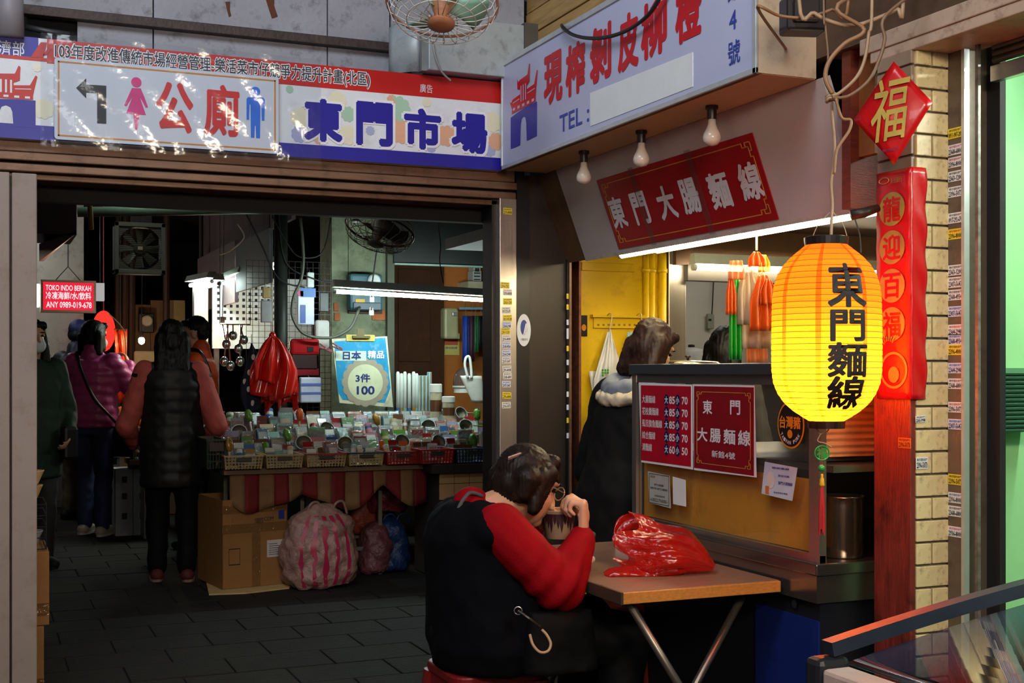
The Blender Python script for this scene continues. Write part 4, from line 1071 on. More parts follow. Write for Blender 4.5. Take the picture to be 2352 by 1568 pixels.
# ---- baskets
def basket(x0, x1, yf, z0, h, m, rim, label, depth=.30, slots=True, handle=None):
    cx_ = (x0 + x1) / 2
    t = thing('basket', label, 'basket', (cx_, yf + depth / 2, z0))
    tp = .012
    q = MB()
    q.box((x0 + tp, yf + tp, z0), (x1 - tp, yf + depth - tp, z0 + .006)); q.build('floor_plate', m, t)
    n = max(6, int((x1 - x0) / .02)); q = MB()
    for i in range(n + 1):
        x_ = x0 + (x1 - x0) * i / n; xb_ = cx_ + (x_ - cx_) * .93
        q.add([(xb_ - .0035, yf + tp, z0), (xb_ + .0035, yf + tp, z0), (x_ + .0035, yf, z0 + h), (x_ - .0035, yf, z0 + h), (xb_ - .0035, yf + tp + .004, z0), (xb_ + .0035, yf + tp + .004, z0), (x_ + .0035, yf + .004, z0 + h), (x_ - .0035, yf + .004, z0 + h)],
              [(0, 1, 2, 3), (7, 6, 5, 4), (0, 3, 7, 4), (1, 5, 6, 2)])
    for zz in (.0, .25, .5, .75):
        q.box((cx_ - (x1 - x0) / 2 * (.93 + .07 * zz), yf + tp * (1 - zz), z0 + h * zz), (cx_ + (x1 - x0) / 2 * (.93 + .07 * zz), yf + tp * (1 - zz) + .004, z0 + h * zz + .005))
    q.build('front_lattice', m, t)
    for xx, s in ((x0, 1), (x1, -1)):
        MB().add([(xx + s * tp, yf + tp, z0), (xx + s * tp, yf + depth - tp, z0), (xx, yf + depth, z0 + h), (xx, yf, z0 + h), (xx + s * (tp + .004), yf + tp, z0), (xx + s * (tp + .004), yf + depth - tp, z0), (xx + s * .004, yf + depth, z0 + h), (xx + s * .004, yf, z0 + h)],
                 [(0, 1, 2, 3), (7, 6, 5, 4), (0, 3, 7, 4), (1, 5, 6, 2), (2, 6, 7, 3), (0, 4, 5, 1)]).build('side_wall', m, t)
    MB().box((x0, yf + depth - .006, z0), (x1, yf + depth, z0 + h)).build('back_wall', m, t)
    q = MB(); q.box((x0 - .006, yf - .008, z0 + h), (x1 + .006, yf + .006, z0 + h + .009)); q.box((x0 - .006, yf + depth - .006, z0 + h), (x1 + .006, yf + depth + .008, z0 + h + .009))
    q.box((x0 - .006, yf, z0 + h), (x0 + .006, yf + depth, z0 + h + .009)); q.box((x1 - .006, yf, z0 + h), (x1 + .006, yf + depth, z0 + h + .009))
    q.build('rim', rim, t)
    MB().box((cx_ - .045, yf - .012, z0 + h * .62), (cx_ + .045, yf, z0 + h * .95)).build('handle_plate', handle or mat('dark_handle', (60, 48, 40), .5), t, bevel=.003)
    return t
M_bb = mat('beige_plastic', (176, 148, 104), .45); M_br = mat('red_plastic_hard', (150, 26, 22), .4); M_bn = mat('navy_plastic', (26, 30, 66), .4)
BY = 7.60
bk = []
for (a, b, m, rim, lab) in ((515, 605, M_bb, M_bb, 'beige lattice basket at the left end of the front row'), (611, 697, M_bb, M_bb, 'beige lattice basket second in the front row'), (704, 796, M_bb, M_br, 'beige lattice basket with a red rim in the front row'), (801, 882, M_bb, M_bn, 'beige lattice basket with a navy rim in the front row'), (888, 967, M_br, M_br, 'small red basket at the right end of the front row')):
    x0_, x1_ = H(a, 1065, BY).x, H(b, 1065, BY).x
    bk.append((x0_, x1_)); basket(x0_ + .004, x1_ - .004, BY, .735, .075, m, rim, lab)
YB2 = YP - .05
for (a, b, m, lab) in ((967, 1044, M_br, 'red basket wrapped in film on the dark ledge'), (1047, 1130, M_bn, 'navy basket wrapped in film by the doorway post')):
    x0_, x1_ = H(a, 1025, YB2).x, H(b, 1025, YB2).x
    bk.append((x0_, x1_)); basket(x0_ + .004, x1_ - .004, YB2, .74, .085, m, m, lab)
dg_ = H(492, 1000, 7.75).x
basket(dg_ - .05, dg_ + .06, 7.70, .735, .17, mat('dark_green_plastic', (20, 44, 30), .4), mat('dark_green_plastic', (20, 44, 30)), 'tall dark green lattice crate at the left end of the table', depth=.4)
# ---- goods
rg = random.Random(11)
COLS = {'white': (206, 208, 204), 'red': (150, 26, 30), 'green': (84, 136, 46), 'teal': (116, 160, 150), 'brown': (96, 60, 36), 'navy': (34, 40, 80), 'pink': (184, 116, 126), 'yellow': (156, 112, 30), 'orange': (206, 92, 40), 'silver': (176, 180, 182), 'lilac': (140, 128, 160), 'cream': (196, 178, 144), 'blue': (56, 100, 156), 'grey': (104, 104, 104)}
def gm(c): return mat('goods_' + c, COLS[c], .3, var=.08, scale=20, coat=.35)
M_clear = film('clear_packet', (226, 232, 234), .10, .1, .6, bump=.8, bscale=45)
def g_packet(t, p, w, h, c1, c2, lean):
    e = Euler((-lean, 0, rg.uniform(-.25, .25))); m = Matrix.Translation(p) @ e.to_matrix().to_4x4()
    MB(m).box((-w / 2, -.008, .002), (w / 2, .008, h * .72)).build('contents', gm(c1), t, bevel=.004)
    MB(m).box((-w / 2, -.002, h * .74), (w / 2, .002, h)).build('header_card', gm(c2), t)
    MB(m).box((-w / 2 - .004, -.012, 0), (w / 2 + .004, .012, h * .76)).build('clear_wrap', M_clear, t)
def g_box(t, p, w, h, c1, c2, lean):
    e = Euler((-lean, 0, rg.uniform(-.3, .3))); m = Matrix.Translation(p) @ e.to_matrix().to_4x4()
    MB(m).box((-w / 2, -.03, 0), (w / 2, .03, h)).build('carton', gm(c1), t, bevel=.002)
    MB(m).box((-w / 2 - .003, -.034, .002), (w / 2 + .003, .033, h + .004)).build('shrink_wrap', M_clear, t)
    MB(m).box((-w / 2 + .006, -.0312, h * .55), (w / 2 - .006, -.03, h * .85)).build('label_print', gm(c2), t)
    MB(m).box((-w / 2 + .01, -.0312, h * .2), (w * .2, -.03, h * .4)).build('small_print', gm('navy' if c2 != 'navy' else 'red'), t)
def g_brush(t, p, w, h, c1, c2, lean):
    e = Euler((-lean * .6, rg.uniform(-.35, .35), rg.uniform(-.4, .4))); m = Matrix.Translation(p) @ e.to_matrix().to_4x4()
    MB(m).tube([(0, 0, 0), (0, 0, h * .9), (0, -.005, h * 1.15)], [.006, .007, .006], 8).build('handle', gm(c2), t, smooth=True)
    def dsp(co, no): return co + no * (.004 * np.sin(co[:, 0] * 700) * np.sin(co[:, 2] * 600 + co[:, 1] * 500))[:, None]
    remesh(MB(m).ell((0, -.008, h * 1.3), (.026, .02, .045)), 'bristles', gm(c1), .006, t, 1, dsp)
def g_tube(t, p, w, h, c1, c2, lean):
    e = Euler((-lean, rg.uniform(-.2, .2), 0)); m = Matrix.Translation(p) @ e.to_matrix().to_4x4()
    r_ = w * .3
    MB(m).lathe([(r_, 0), (r_, h * .8), (r_ * .96, h * .82)], n=14).build('body', gm(c1), t, smooth=False)
    MB(m).lathe([(r_ * 1.04, h * .8), (r_ * 1.04, h), (r_ * .9, h * 1.02)], n=14).build('cap', gm(c2), t)
    MB(m).lathe([(r_ * 1.01, h * .25), (r_ * 1.01, h * .6)], n=14, caps=False).build('label_print', gm(c2), t)
def g_sieve(t, p, w, h, c1, c2, lean):
    m = Matrix.Translation(p + Vector((0, 0, h * .55))) @ Euler((math.pi / 2 - .5, 0, rg.uniform(-.4, .4))).to_matrix().to_4x4()
    MB(m).tube([(.05 * math.cos(k * math.pi / 10), .05 * math.sin(k * math.pi / 10), 0) for k in range(20)], .003, 5, closed=True).build('rim', gm('silver'), t)
    MB(m).lathe([(.05, 0), (.044, -.02), (.03, -.034), (.004, -.04)], n=18, caps=False).build('mesh_bowl', mat('sieve_mesh', (120, 118, 100), .5, .5, var=.4, scale=200), t)
    MB(m).tube([(.05, 0, 0), (.15, 0, -.01)], .005, 6).build('handle', gm(c2), t)
KINDS = {'packet': (g_packet, '{a} packet with {b} header card', 'packet'), 'box': (g_box, '{a} carton with {b} print', 'carton'), 'brush': (g_brush, '{a} scrubbing brush with {b} handle', 'brush'), 'tube': (g_tube, '{a} canister with {b} cap', 'canister'), 'sieve': (g_sieve, 'wire sieve with {b} handle', 'sieve')}
ORD = ['leftmost', 'second', 'third', 'fourth', 'fifth', 'sixth', 'seventh', 'eighth', 'ninth', 'tenth', 'eleventh', 'twelfth', 'thirteenth', 'fourteenth', 'fifteenth', 'sixteenth', 'seventeenth', 'eighteenth', 'nineteenth', 'twentieth']
def put_good(kind, p, w, h, c1, c2, lean, where):
    fn, fmt, cat = KINDS[kind]
    t = thing(kind if kind != 'tube' else 'canister', fmt.format(a=c1, b=c2) + ', ' + where, cat, p, group='household goods on the market table')
    fn(t, Vector(p), w, h, c1, c2, lean)
BN = ['left beige basket', 'second beige basket', 'red-rimmed basket', 'navy-rimmed basket', 'small red basket', 'film-wrapped red basket', 'film-wrapped navy basket']
bcont = [[('brush', 'yellow', 'cream'), ('tube', 'blue', 'white'), ('packet', 'silver', 'yellow'), ('box', 'lilac', 'white'), ('packet', 'grey', 'white'), ('packet', 'white', 'blue')],
         [('packet', 'grey', 'white'), ('packet', 'silver', 'teal'), ('tube', 'white', 'cream'), ('tube', 'green', 'green'), ('packet', 'cream', 'white'), ('packet', 'white', 'red')],
         [('packet', 'cream', 'white'), ('tube', 'brown', 'brown'), ('box', 'pink', 'white'), ('packet', 'red', 'red'), ('packet', 'white', 'white'), ('box', 'red', 'white')],
         [('tube', 'white', 'silver'), ('tube', 'cream', 'white'), ('packet', 'green', 'white'), ('packet', 'silver', 'grey'), ('packet', 'white', 'teal'), ('packet', 'grey', 'silver')],
         [('tube', 'cream', 'white'), ('packet', 'silver', 'red'), ('tube', 'cream', 'cream'), ('tube', 'orange', 'orange'), ('packet', 'brown', 'red'), ('packet', 'white', 'orange')],
         [('packet', 'cream', 'pink'), ('box', 'white', 'pink'), ('tube', 'white', 'lilac'), ('packet', 'silver', 'brown'), ('packet', 'orange', 'brown'), ('packet', 'grey', 'red')],
         [('packet', 'silver', 'brown'), ('packet', 'green', 'brown'), ('brush', 'green', 'white'), ('packet', 'white', 'red'), ('box', 'cream', 'red'), ('packet', 'white', 'green')]]
for bi, (x0_, x1_) in enumerate(bk):
    yb = BY if bi < 5 else YB2
    for k, (kd, a, b) in enumerate(bcont[bi]):
        col_, rw = k % 3, k // 3
        x_ = x0_ + .05 + (x1_ - x0_ - .1) * (k % 3 + (.5 if rw else 0) * .4) / 2.2
        put_good(kd, (x_, yb + .08 + rw * .12, .745), .058, (.105 if rw == 0 else .135) + rg.uniform(-.01, .015), a, b, .35, ('front ' if rw == 0 else 'back ') + ['left', 'middle', 'right'][col_] + ' of the ' + BN[bi])
rows = [(8.02, .80, 'lowest'), (8.16, .80, 'lowest'), (8.34, .875, 'middle'), (8.47, .875, 'middle'), (8.66, .95, 'top')]
cl_ = list(COLS)
used = set()
for ri, (y_, z_, nm) in enumerate(rows):
    x_ = 1.46; i = 0
    while x_ < 3.25:
        kd = rg.choice(['packet', 'packet', 'packet', 'box', 'box', 'tube', 'brush', 'sieve'] if ri not in (1, 3) else ['packet', 'box', 'box', 'packet'])
        if ri == 4 and 2.30 < x_ < 2.95: kd = 'box' 
        a, b = rg.choice(cl_ + ['white', 'silver', 'cream', 'white', 'silver', 'grey', 'brown', 'brown', 'grey', 'white', 'silver']), rg.choice(cl_ + ['white', 'brown', 'red', 'white'])
        if kd == 'brush': a, b = rg.choice(['yellow', 'orange', 'yellow', 'green']), rg.choice(['white', 'cream'])
        if x_ > 2.5 and ri >= 3: a = rg.choice(['white', 'teal', 'silver', 'cream', 'white'])
        w_ = rg.uniform(.06, .10); h_ = rg.uniform(.09, .13) + (.03 if ri in (1, 3) else 0)
        if ri == 4 and kd == 'box': h_ = .08
        put_good(kd, (x_ + w_ / 2, y_, z_), w_, h_, a, b, rg.uniform(.25, .6), ORD[min(i, 19)] + ' in the ' + ['front', 'second', 'third', 'fourth', 'rearmost'][ri] + ' row of the display')
        x_ += w_ + rg.uniform(.004, .02); i += 1
# ---- price board
YBd = 8.72; fB = FY(YBd)
pb = thing('price_board', 'worn blue board reading 3 pieces for 100 leaning behind the goods', 'sign', H(832, 930, YBd))
lean = lambda l: [fB.uv(*p) for p in l]
MB().prism(fB, lean([(780, 925), (903, 935), (889, 772), (762, 778)]), -.015, 0).build('board', mat('board_cream', (206, 204, 176), .6, var=.1, dirt=((120, 100, 70), .4, 9)), pb)
MB().prism(fB, lean([(787, 918), (884, 925), (897, 890), (885, 775), (768, 784), (776, 900)]), 0, .001).build('blue_print', mat('board_blue', (24, 140, 190), .5, var=.1, dirt=((180, 190, 180), .5, 14)), pb)
u, v = fB.uv(839, 878)
for k in range(16):
    t = 2 * math.pi * k / 16; MB().flat(fB, circ(u + .135 * math.cos(t), v + .135 * math.sin(t), .04, 10), .002 + .0001 * k).build('petal', mat('board_taupe', (160, 150, 132), .6), pb)
MB().flat(fB, circ(u, v, .13, 28), .004).build('medallion', mat('board_pale', (206, 210, 176), .6, var=.1), pb)
MB().slab(fB, *fB.uv(771, 828), *fB.uv(841, 806), .001, .003).build('paper_strip', mat('board_paper', (200, 220, 206), .6), pb)
inkb = mat('marker_blue', (30, 44, 110), .5)
for s_, x0, y0, x1, y1, m in (('日本', 787, 826, 829, 806, inkb), ('精品', 844, 823, 882, 805, M_pwhite), ('3件', 816, 878, 850, 858, inkb), ('100', 819, 906, 860, 886, inkb)):
    txt_px(MB(), s_, fB, x0, y0, x1, y1, d=.0055, bold=.03).build('lettering', m, pb)
MB().slab(fB, *fB.uv(795, 783), *fB.uv(860, 769), .002, .008).build('tape_strip', mat('tape_yellow', (196, 176, 90), .5), pb)
MB().slab(fB, *fB.uv(808, 776), *fB.uv(848, 771), .008, .03).slab(fB, *fB.uv(819, 772), *fB.uv(835, 755), .008, .02).build('bulldog_clip', mat('dull_clip', (96, 86, 60), .5, .4), pb)
# ---- concrete column, post, pole
YCc = 9.2
cc_ = sroot('trim_8', (2.6, YCc, 0))
lo, hi = boxpx(762, 470, 890, 1000, YCc, .35); MB().box((lo[0], YCc, 0), (hi[0], YCc + .35, 2.95)).build('concrete_column', mat('greenish_concrete', (124, 130, 106), .85, var=.25, scale=8, bump=.6, bscale=20, dirt=((60, 66, 50), .7, 7)), cc_)  # greenish grey concrete with darker mottling
for (a, b, c, e) in ((767, 695, 778, 714), (768, 718, 782, 736), (855, 712, 886, 735)):
    bpx('exposed_brick', mat('old_brick', (170, 96, 56), .8, var=.2), cc_, a, b, c, e, YCc - .012, .03, .004)
lo, hi = boxpx(890, 470, 906, 1000, YCc - .05, .06); MB().box((lo[0], YCc - .05, 0), (hi[0], YCc + .01, 2.95)).build('painted_post', mat('olive_post', (74, 76, 60), .6, var=.15), cc_)
x_ = H(645, 700, 8.95).x
MB().tube([(x_, 8.95, 0), (x_, 8.95, 2.95)], .048, 14).build('dark_pole', mat('dark_green_pole', (40, 44, 40), .5, .2), cc_, smooth=True)
# meter box and locks
mb_ = thing('meter_box', 'blue-grey electricity meter box on the greenish concrete column', 'meter', H(840, 710, YCc))
bpx('backboard', mat('rust_board', (70, 44, 34), .7), mb_, 801, 640, 878, 719, YCc - .03, .03)
bpx('housing', mat('meter_blue', (60, 96, 110), .4), mb_, 804, 630, 880, 712, YCc - .13, .1, .02)
bpx('lower_cover', mat('meter_dark', (40, 62, 84), .4), mb_, 812, 695, 876, 711, YCc - .145, .02, .005)
bpx('yellow_label', mat('yellow_label', (226, 176, 40), .5), mb_, 817, 687, 838, 694, YCc - .136, .005)
c = H(858, 645, YCc - .13); MB().lathe([(.05, 0), (.05, .02), (.04, .03)], c, axis=(0, -1, 0), n=18).build('dial', mat('dial_white', (200, 206, 206), .3), mb_)
for (px, py, lab) in ((854, 688, 'upper small padlock hanging below the lamp by the meter box'), (853, 718, 'lower small padlock hanging under the other padlock')):
    p = H(px, py, 8.62); t = thing('padlock', lab, 'padlock', p)
    MB().cbox(p, (.032, .016, .036)).build('body', mat('padlock_pale', (200, 224, 220), .35, .3), t, bevel=.003)
    MB().tube(curve_pts([p + Vector((-.01, 0, .016)), p + Vector((-.01, 0, .035)), p + Vector((0, 0, .045)), p + Vector((.01, 0, .035)), p + Vector((.01, 0, .016))], 4), .0028, 6).build('shackle', M_steel, t)
hs = curve_pts([H(*p, 8.8) for p in ((822, 716), (805, 752), (772, 772), (742, 776), (710, 771), (688, 757), (671, 722), (675, 681), (692, 640), (697, 585), (690, 500))], 6)
tag(MB().tube([H(826, 705, 9.08)] + hs, .011, 8).build('power_hose', mat('grey_conduit', (84, 84, 74), .5), smooth=True), 'thick grey cable looping from the meter box across the wire grid', 'cable')
# clothespins on the cable
for k, (px, py, ln_, lab) in enumerate(((748, 800, .1, 'maroon plastic clothes peg clipped below the grey cable'), (775, 797, .08, 'second maroon clothes peg overlapping the price board'))):
    p = H(px, py, 8.66); t = thing('clothes_peg', lab, 'peg', p)
    for s in (-1, 1):
        MB().cbox(p + Vector((0, 0, s * .008)), (ln_, .016, .009), Euler((0, .45 + s * .09, 0))).build('arm', mat('maroon_plastic', (132, 60, 80), .4), t, bevel=.002)
    MB().tube([p + Vector((0, -.012, 0)), p + Vector((0, .012, 0))], .007, 8).build('spring', M_steel, t)
# ---- wire grid with hanging wares
YG = 8.98
gr = thing('wire_grid', 'black wire mesh display grid behind the red bags', 'grid', H(665, 900, YG))
M_wg = mat('black_wire', (26, 26, 28), .4, .3)
gx0, gx1 = H(566, 700, YG).x, H(760, 700, YG).x; gz0, gz1 = .85, H(660, 600, YG).z
n = int((gx1 - gx0) / .042)
for i in range(n + 1):
    x_ = gx0 + (gx1 - gx0) * i / n; MB().box((x_ - .0016, YG, gz0), (x_ + .0016, YG + .003, gz1)).build('wire', M_wg, gr)
n = int((gz1 - gz0) / .042)
for i in range(n + 1):
    z_ = gz0 + (gz1 - gz0) * i / n; MB().box((gx0, YG - .003, z_ - .0016), (gx1, YG, z_ + .0016)).build('wire', M_wg, gr)
def hang(name, lab, cat, rect, y, depth, m, extra=None, bevel=.01):
    lo, hi = boxpx(*rect, y, depth)
    t = thing(name, lab, cat, ((lo[0] + hi[0]) / 2, y, lo[2]))
    MB().box(lo, hi).build('body', m, t, bevel=bevel)
    MB().tube([((lo[0] + hi[0]) / 2, y + depth / 2, hi[2] - .005), ((lo[0] + hi[0]) / 2, YG - .004, hi[2] + .03)], .002, 5).build('hook', M_steel, t)
    if extra:
        for nm, r2, mm in extra:
            l2, h2 = boxpx(*r2, y - .004, .004); MB().box(l2, h2).build(nm, mm, t)
    return t
hang('pan_pack', 'red lidded pan in a dark printed sleeve on the wire grid', 'pan', (668, 778, 735, 815), YG - .1, .07, mat('pan_red', (170, 16, 26), .25, coat=.5), [('sleeve', (672, 815, 728, 848), mat('sleeve_dark', (52, 26, 30), .4)), ('red_strip', (676, 846, 732, 862), mat('sleeve_red', (150, 20, 36), .4)), ('knob', (706, 796, 720, 808), M_black)], .02)
hang('white_tool_pack', 'white and blue boxed kitchen tool on the wire grid', 'packet', (684, 675, 722, 745), YG - .08, .05, mat('tool_pack', (206, 214, 232), .3), [('blue_card', (690, 662, 725, 682), mat('tool_blue', (60, 120, 200), .4)), ('pink_card', (684, 668, 697, 680), mat('tool_pink', (206, 60, 130), .4)), ('blue_tool', (690, 700, 702, 742), mat('tool_blue2', (40, 80, 170), .4))], .006)
hang('white_bottle_pack', 'white bottle shaped tool at the top of the wire grid', 'packet', (706, 625, 722, 660), YG - .07, .04, mat('bottle_white', (226, 230, 230), .3), None, .008)
hang('white_plastic_tool', 'pale plastic net bag right of the red pan', 'packet', (725, 735, 758, 800), YG - .06, .05, mat('net_white', (200, 198, 196), .5), None, .02)
hang('black_tool_pack', 'black gadget card on the right of the wire grid', 'packet', (735, 672, 755, 715), YG - .06, .03, mat('gadget_black', (30, 32, 36), .4), None, .004)
hang('silver_pack', 'silver pack at the left of the wire grid below the tube lamps', 'packet', (600, 690, 626, 740), YG - .06, .03, mat('pack_silver', (176, 176, 180), .3, .4), None, .006)
hang('tan_pack', 'tan card pack at the left edge of the wire grid', 'packet', (604, 660, 622, 684), YG - .05, .03, mat('pack_tan', (190, 160, 100), .4), None, .006)
hang('blue_striped_bag', 'clear bag of white and blue striped cloths under the red pan', 'packet', (690, 866, 738, 925), YG - .14, .06, mat('striped_cloth', (200, 208, 232), .4), [('stripe', (690, 880, 738, 886), mat('stripe_blue', (90, 110, 190), .5)), ('stripe', (690, 900, 738, 905), mat('stripe_blue', (90, 110, 190)))], .01)
# ---- red bag bundle
rbb = thing('red_bag_bundle', 'bunch of bright red plastic carrier bags hanging over the goods', 'bags', H(632, 960, 8.4))
M_rb2 = mat('red_bag_plastic', (214, 30, 16), .28, var=.1, coat=.4)
top = H(626, 772, 8.42)
for i, (x0, x1, yb_, dy_) in enumerate(((575, 650, 905, 0), (598, 672, 935, .02), (620, 686, 915, -.02), (610, 684, 955, .05), (583, 632, 880, -.045))):
    a = H(x0, yb_, 8.42 + dy_); b = H(x1, yb_, 8.42 + dy_)
    def bf(s, t, a=a, b=b, i=i, dy_=dy_):
        sp = (.12 + .88 * min(1, t * 1.7) ** .7)
        xm_ = top.x + (a.x + (b.x - a.x) * s - top.x) * sp
        z_ = top.z + (a.z - top.z) * t * (1 - .22 * ((s * 2.3 + i * .37) % 1.0) * (t > .9) * (i % 2)) - .02 * math.sin(s * 3.1 + i) * t
        y_ = 8.42 + dy_ * (.3 + t) + .03 * math.sin(s * (5 + i * 1.3) + i * 2 + t * 3) * min(1, t * 2) + .008 * math.sin(s * 21 + t * 9)
        return Vector((xm_, y_, z_))
    MB().sheet(bf, 22, 14, .0015).build('bag', M_rb2, rbb, smooth=True)
MB().ell(top + Vector((0, 0, .0)), (.025, .025, .03)).build('knot', M_rb2, rbb, smooth=True)
MB().tube([top + Vector((0, 0, .02)), top + Vector((.0, .05, .95))], .003, 5).build('string', M_wire, rbb)
# ---- navy cloth with pale spots
nc = thing('navy_cloth', 'navy tea towel with pale spots hanging left of the red bags', 'cloth', H(575, 950, 8.5))
t0 = H(578, 788, 8.5); M_nv = mat('navy_cotton', (20, 24, 48), .8); 
def nf(s, t):
    a = H(545 + 8 * math.sin(t * 3), 940, 8.5); b = H(612, 940, 8.5); zb2 = H(570, 948, 8.5).z
    sp = min(1, .1 + 1.5 * t) if t < .75 else 1 - (t - .75) * 2.2
    c_ = (a.x + b.x) / 2
    x_ = t0.x + (c_ + (s - .5) * (b.x - a.x) * sp - t0.x) * (1 if t > .1 else t * 10 * .5 + .5)
    return Vector((x_, 8.5 + .012 * math.sin(s * 9 + t * 4), t0.z + (zb2 - t0.z) * t))
MB().sheet(nf, 14, 20, .002).build('towel', M_nv, nc, smooth=True)
for (s, t) in ((.5, .2), (.25, .42), (.3, .66), (.62, .68), (.5, .86), (.7, .5), (.12, .55)):
    p = nf(s, t); MB().ell(p + Vector((0, -.004, 0)), (.014, .002, .02), nu=10, nv=6).build('pale_spot', mat('spot_cream', (216, 210, 196), .7), nc, smooth=True)
MB().tube([t0, t0 + Vector((0, 0, .06))], .003, 5).build('loop', mat('spot_cream', (216, 210, 196)), nc)
# ---- under the table
cbx = thing('cardboard_box', 'big taped brown cardboard box standing open under the goods table', 'box', (1.52, 7.9, 0))
A, B, Dd = atZ(510, 1358, 0), atZ(660, 1343, 0), atZ(455, 1332, 0)
A.z = B.z = Dd.z = .012
hh = .535; up_ = Vector((0, 0, hh)); ex = (B - A); ey = (Dd - A); th_ = .006
def wall(p, d, nm, outw):
    MB().add([p, p + d, p + d + up_, p + up_, p + outw, p + d + outw, p + d + up_ + outw, p + up_ + outw], [(0, 1, 2, 3), (7, 6, 5, 4), (0, 4, 5, 1), (1, 5, 6, 2), (2, 6, 7, 3), (3, 7, 4, 0)]).build(nm, M_card, cbx)
wall(A, ex, 'front_panel', ey.normalized() * th_); wall(A, ey, 'side_panel', ex.normalized() * th_); wall(A + ey, ex, 'back_panel', ey.normalized() * th_); wall(A + ex, ey, 'side_panel', -ex.normalized() * th_)
MB().add([A, A + ex, A + ex + ey, A + ey], [(0, 1, 2, 3)]).build('bottom_panel', M_card, cbx)
fbx = Frame(A, ex, (0, 0, 1)); L_ = ex.length
M_ptape = film('packing_tape', (196, 150, 90), .25, .08, .25, bump=.5, bscale=50)
MB().slab(fbx, 0, .33, L_, .385, .0005, .0012).build('tape', M_ptape, cbx); MB().slab(fbx, 0, .45, L_, .50, .0005, .0012).build('tape', M_ptape, cbx); MB().slab(fbx, L_ * .45, 0, L_ * .58, .33, .0005, .0012).build('tape', M_ptape, cbx)
q = MB()
for a, b, c, e in ((.10, .14, .27, .145), (.10, .235, .27, .24), (.10, .14, .105, .24), (.265, .14, .27, .24)): q.slab(fbx, a * L_ / .45 * .45, b, c * L_ / .45 * .45, e, .001, .0018)
q.build('printed_rectangle', M_ink, cbx)
MB().slab(fbx, L_ * .68, .17, L_ * .93, .275, .001, .002).build('shipping_label', mat('label_paper', (206, 196, 186), .6), cbx)
for i in range(6): MB().slab(fbx, L_ * .71, .185 + i * .013, L_ * (.90 - .03 * (i % 3)), .188 + i * .013, .002, .0026).build('label_line', M_ink, cbx)
txt(MB(), '易碎', fbx, L_ * .52, .37, L_ * .60, .43, d=.002, rot=-1.57).build('marking', M_ink, cbx)
txt(MB(), 'COM', fbx, L_ * .64, .395, L_ * .78, .42, d=.002).build('marking', M_ink, cbx)
MB().slab(fbx, L_ * .86, .40, L_ * .95, .455, .001, .002).build('blue_patch', mat('patch_blue', (30, 50, 130), .5), cbx)
q = MB().caps(A + ex * .45 + ey * .4 + Vector((0, 0, .50)), A + ex * .75 + ey * .4 + Vector((0, 0, .51)), .06, .05)
remesh(q, 'bagged_contents', film('grey_bagfilm', (130, 126, 130), .6, .15, .3), .012, cbx, 2, lambda co, no: co + no * (.012 * vnoise(co, 40, 6))[:, None])
fl_ = thing('flattened_cardboard', 'flattened cardboard sheet lying under the big cardboard box', 'cardboard', (1.55, 7.8, 0))
pts = [atZ(480, 1365, .006), atZ(562, 1362, .006), atZ(664, 1350, .006), atZ(700, 1320, .006), atZ(470, 1322, .006)]
MB().prism(FZ(0), [(p.x, p.y) for p in pts], .001, .010).build('sheet', M_cardl, fl_)
# bags on the floor
def sack(name, lab, base, w_, d_, h_, m, stripes=None, seed=0, handles=True, tilt=0, lump=.02):
    t = thing(name, lab, 'bag', base)
    b = Vector(base); q = MB()
    q.loft([(b + Vector((0, 0, .005)), w_ * .82, d_ * .8), (b + Vector((0, 0, h_ * .12)), w_, d_), (b + Vector((0, 0, h_ * .5)), w_ * 1.04, d_ * 1.02), (b + Vector((tilt * .5, 0, h_ * .82)), w_ * .86, d_ * .85), (b + Vector((tilt, 0, h_ * .95)), w_ * .45, d_ * .5), (b + Vector((tilt, 0, h_)), w_ * .3, d_ * .3)], power=3)
    def ds(co, no):
        o = co + no * (lump * vnoise(co, 14, seed) + lump * .5 * vnoise(co, 34, seed + 1) - lump * .35 * np.abs(vnoise(co, 52, seed + 2)))[:, None]
        o[:, 2] = np.maximum(o[:, 2], b.z + .003); return o
    body = remesh(q, 'sack', m, .013, t, 2, ds)
    if stripes:
        cnt, ms_ = stripes
        for i in range(cnt):
            s = -0.85 + 1.7 * (i + .5) / cnt
            ln_ = []
            for k in range(13):
                f = k / 12; wz = (1 if f < .6 else 1 - (f - .6) * 1.1) * (.82 + .2 * min(1, f * 5))
                ln_.append(b + Vector((s * w_ * wz * .98 + tilt * f, -d_ * math.sqrt(max(.05, 1 - abs(s) ** 3)) * 1.06 * wz - .012, .02 + h_ * .86 * f)))
            Mst = MB(); Mst.sheet(lambda a_, b_: ln_[min(12, int(round(b_ * 12)))] + Vector(((a_ - .5) * .026, 0, 0)), 1, 12)
            so = Mst.build('printed_stripe', ms_, t, smooth=True)
            sw = so.modifiers.new('w', 'SHRINKWRAP'); sw.target = body; sw.offset = .003; sw.wrap_mode = 'ABOVE_SURFACE'
    if handles:
        for s in (-.4, .3):
            MB().tube(curve_pts([b + Vector((s * w_ + tilt, -d_ * .3, h_ * .88)), b + Vector((s * w_ + tilt + .02, -d_ * .35, h_ * 1.02)), b + Vector((s * w_ + tilt + .07, -d_ * .3, h_ * 1.04)), b + Vector((s * w_ + tilt + .1, -d_ * .2, h_ * .88))], 5), .009, 6).build('handle', m, t, smooth=True)
    return t
M_sack = mat('woven_pinkwhite', (160, 122, 110), .4, var=.25, scale=14, bump=1.0, bscale=40)
p = atZ(752, 1358, 0); sack('striped_bag', 'big pale plastic bag with pink stripes standing on the floor', (p.x, p.y + .2, 0), .225, .17, .50, M_sack, (5, mat('stripe_magenta', (176, 36, 74), .35)), 2)
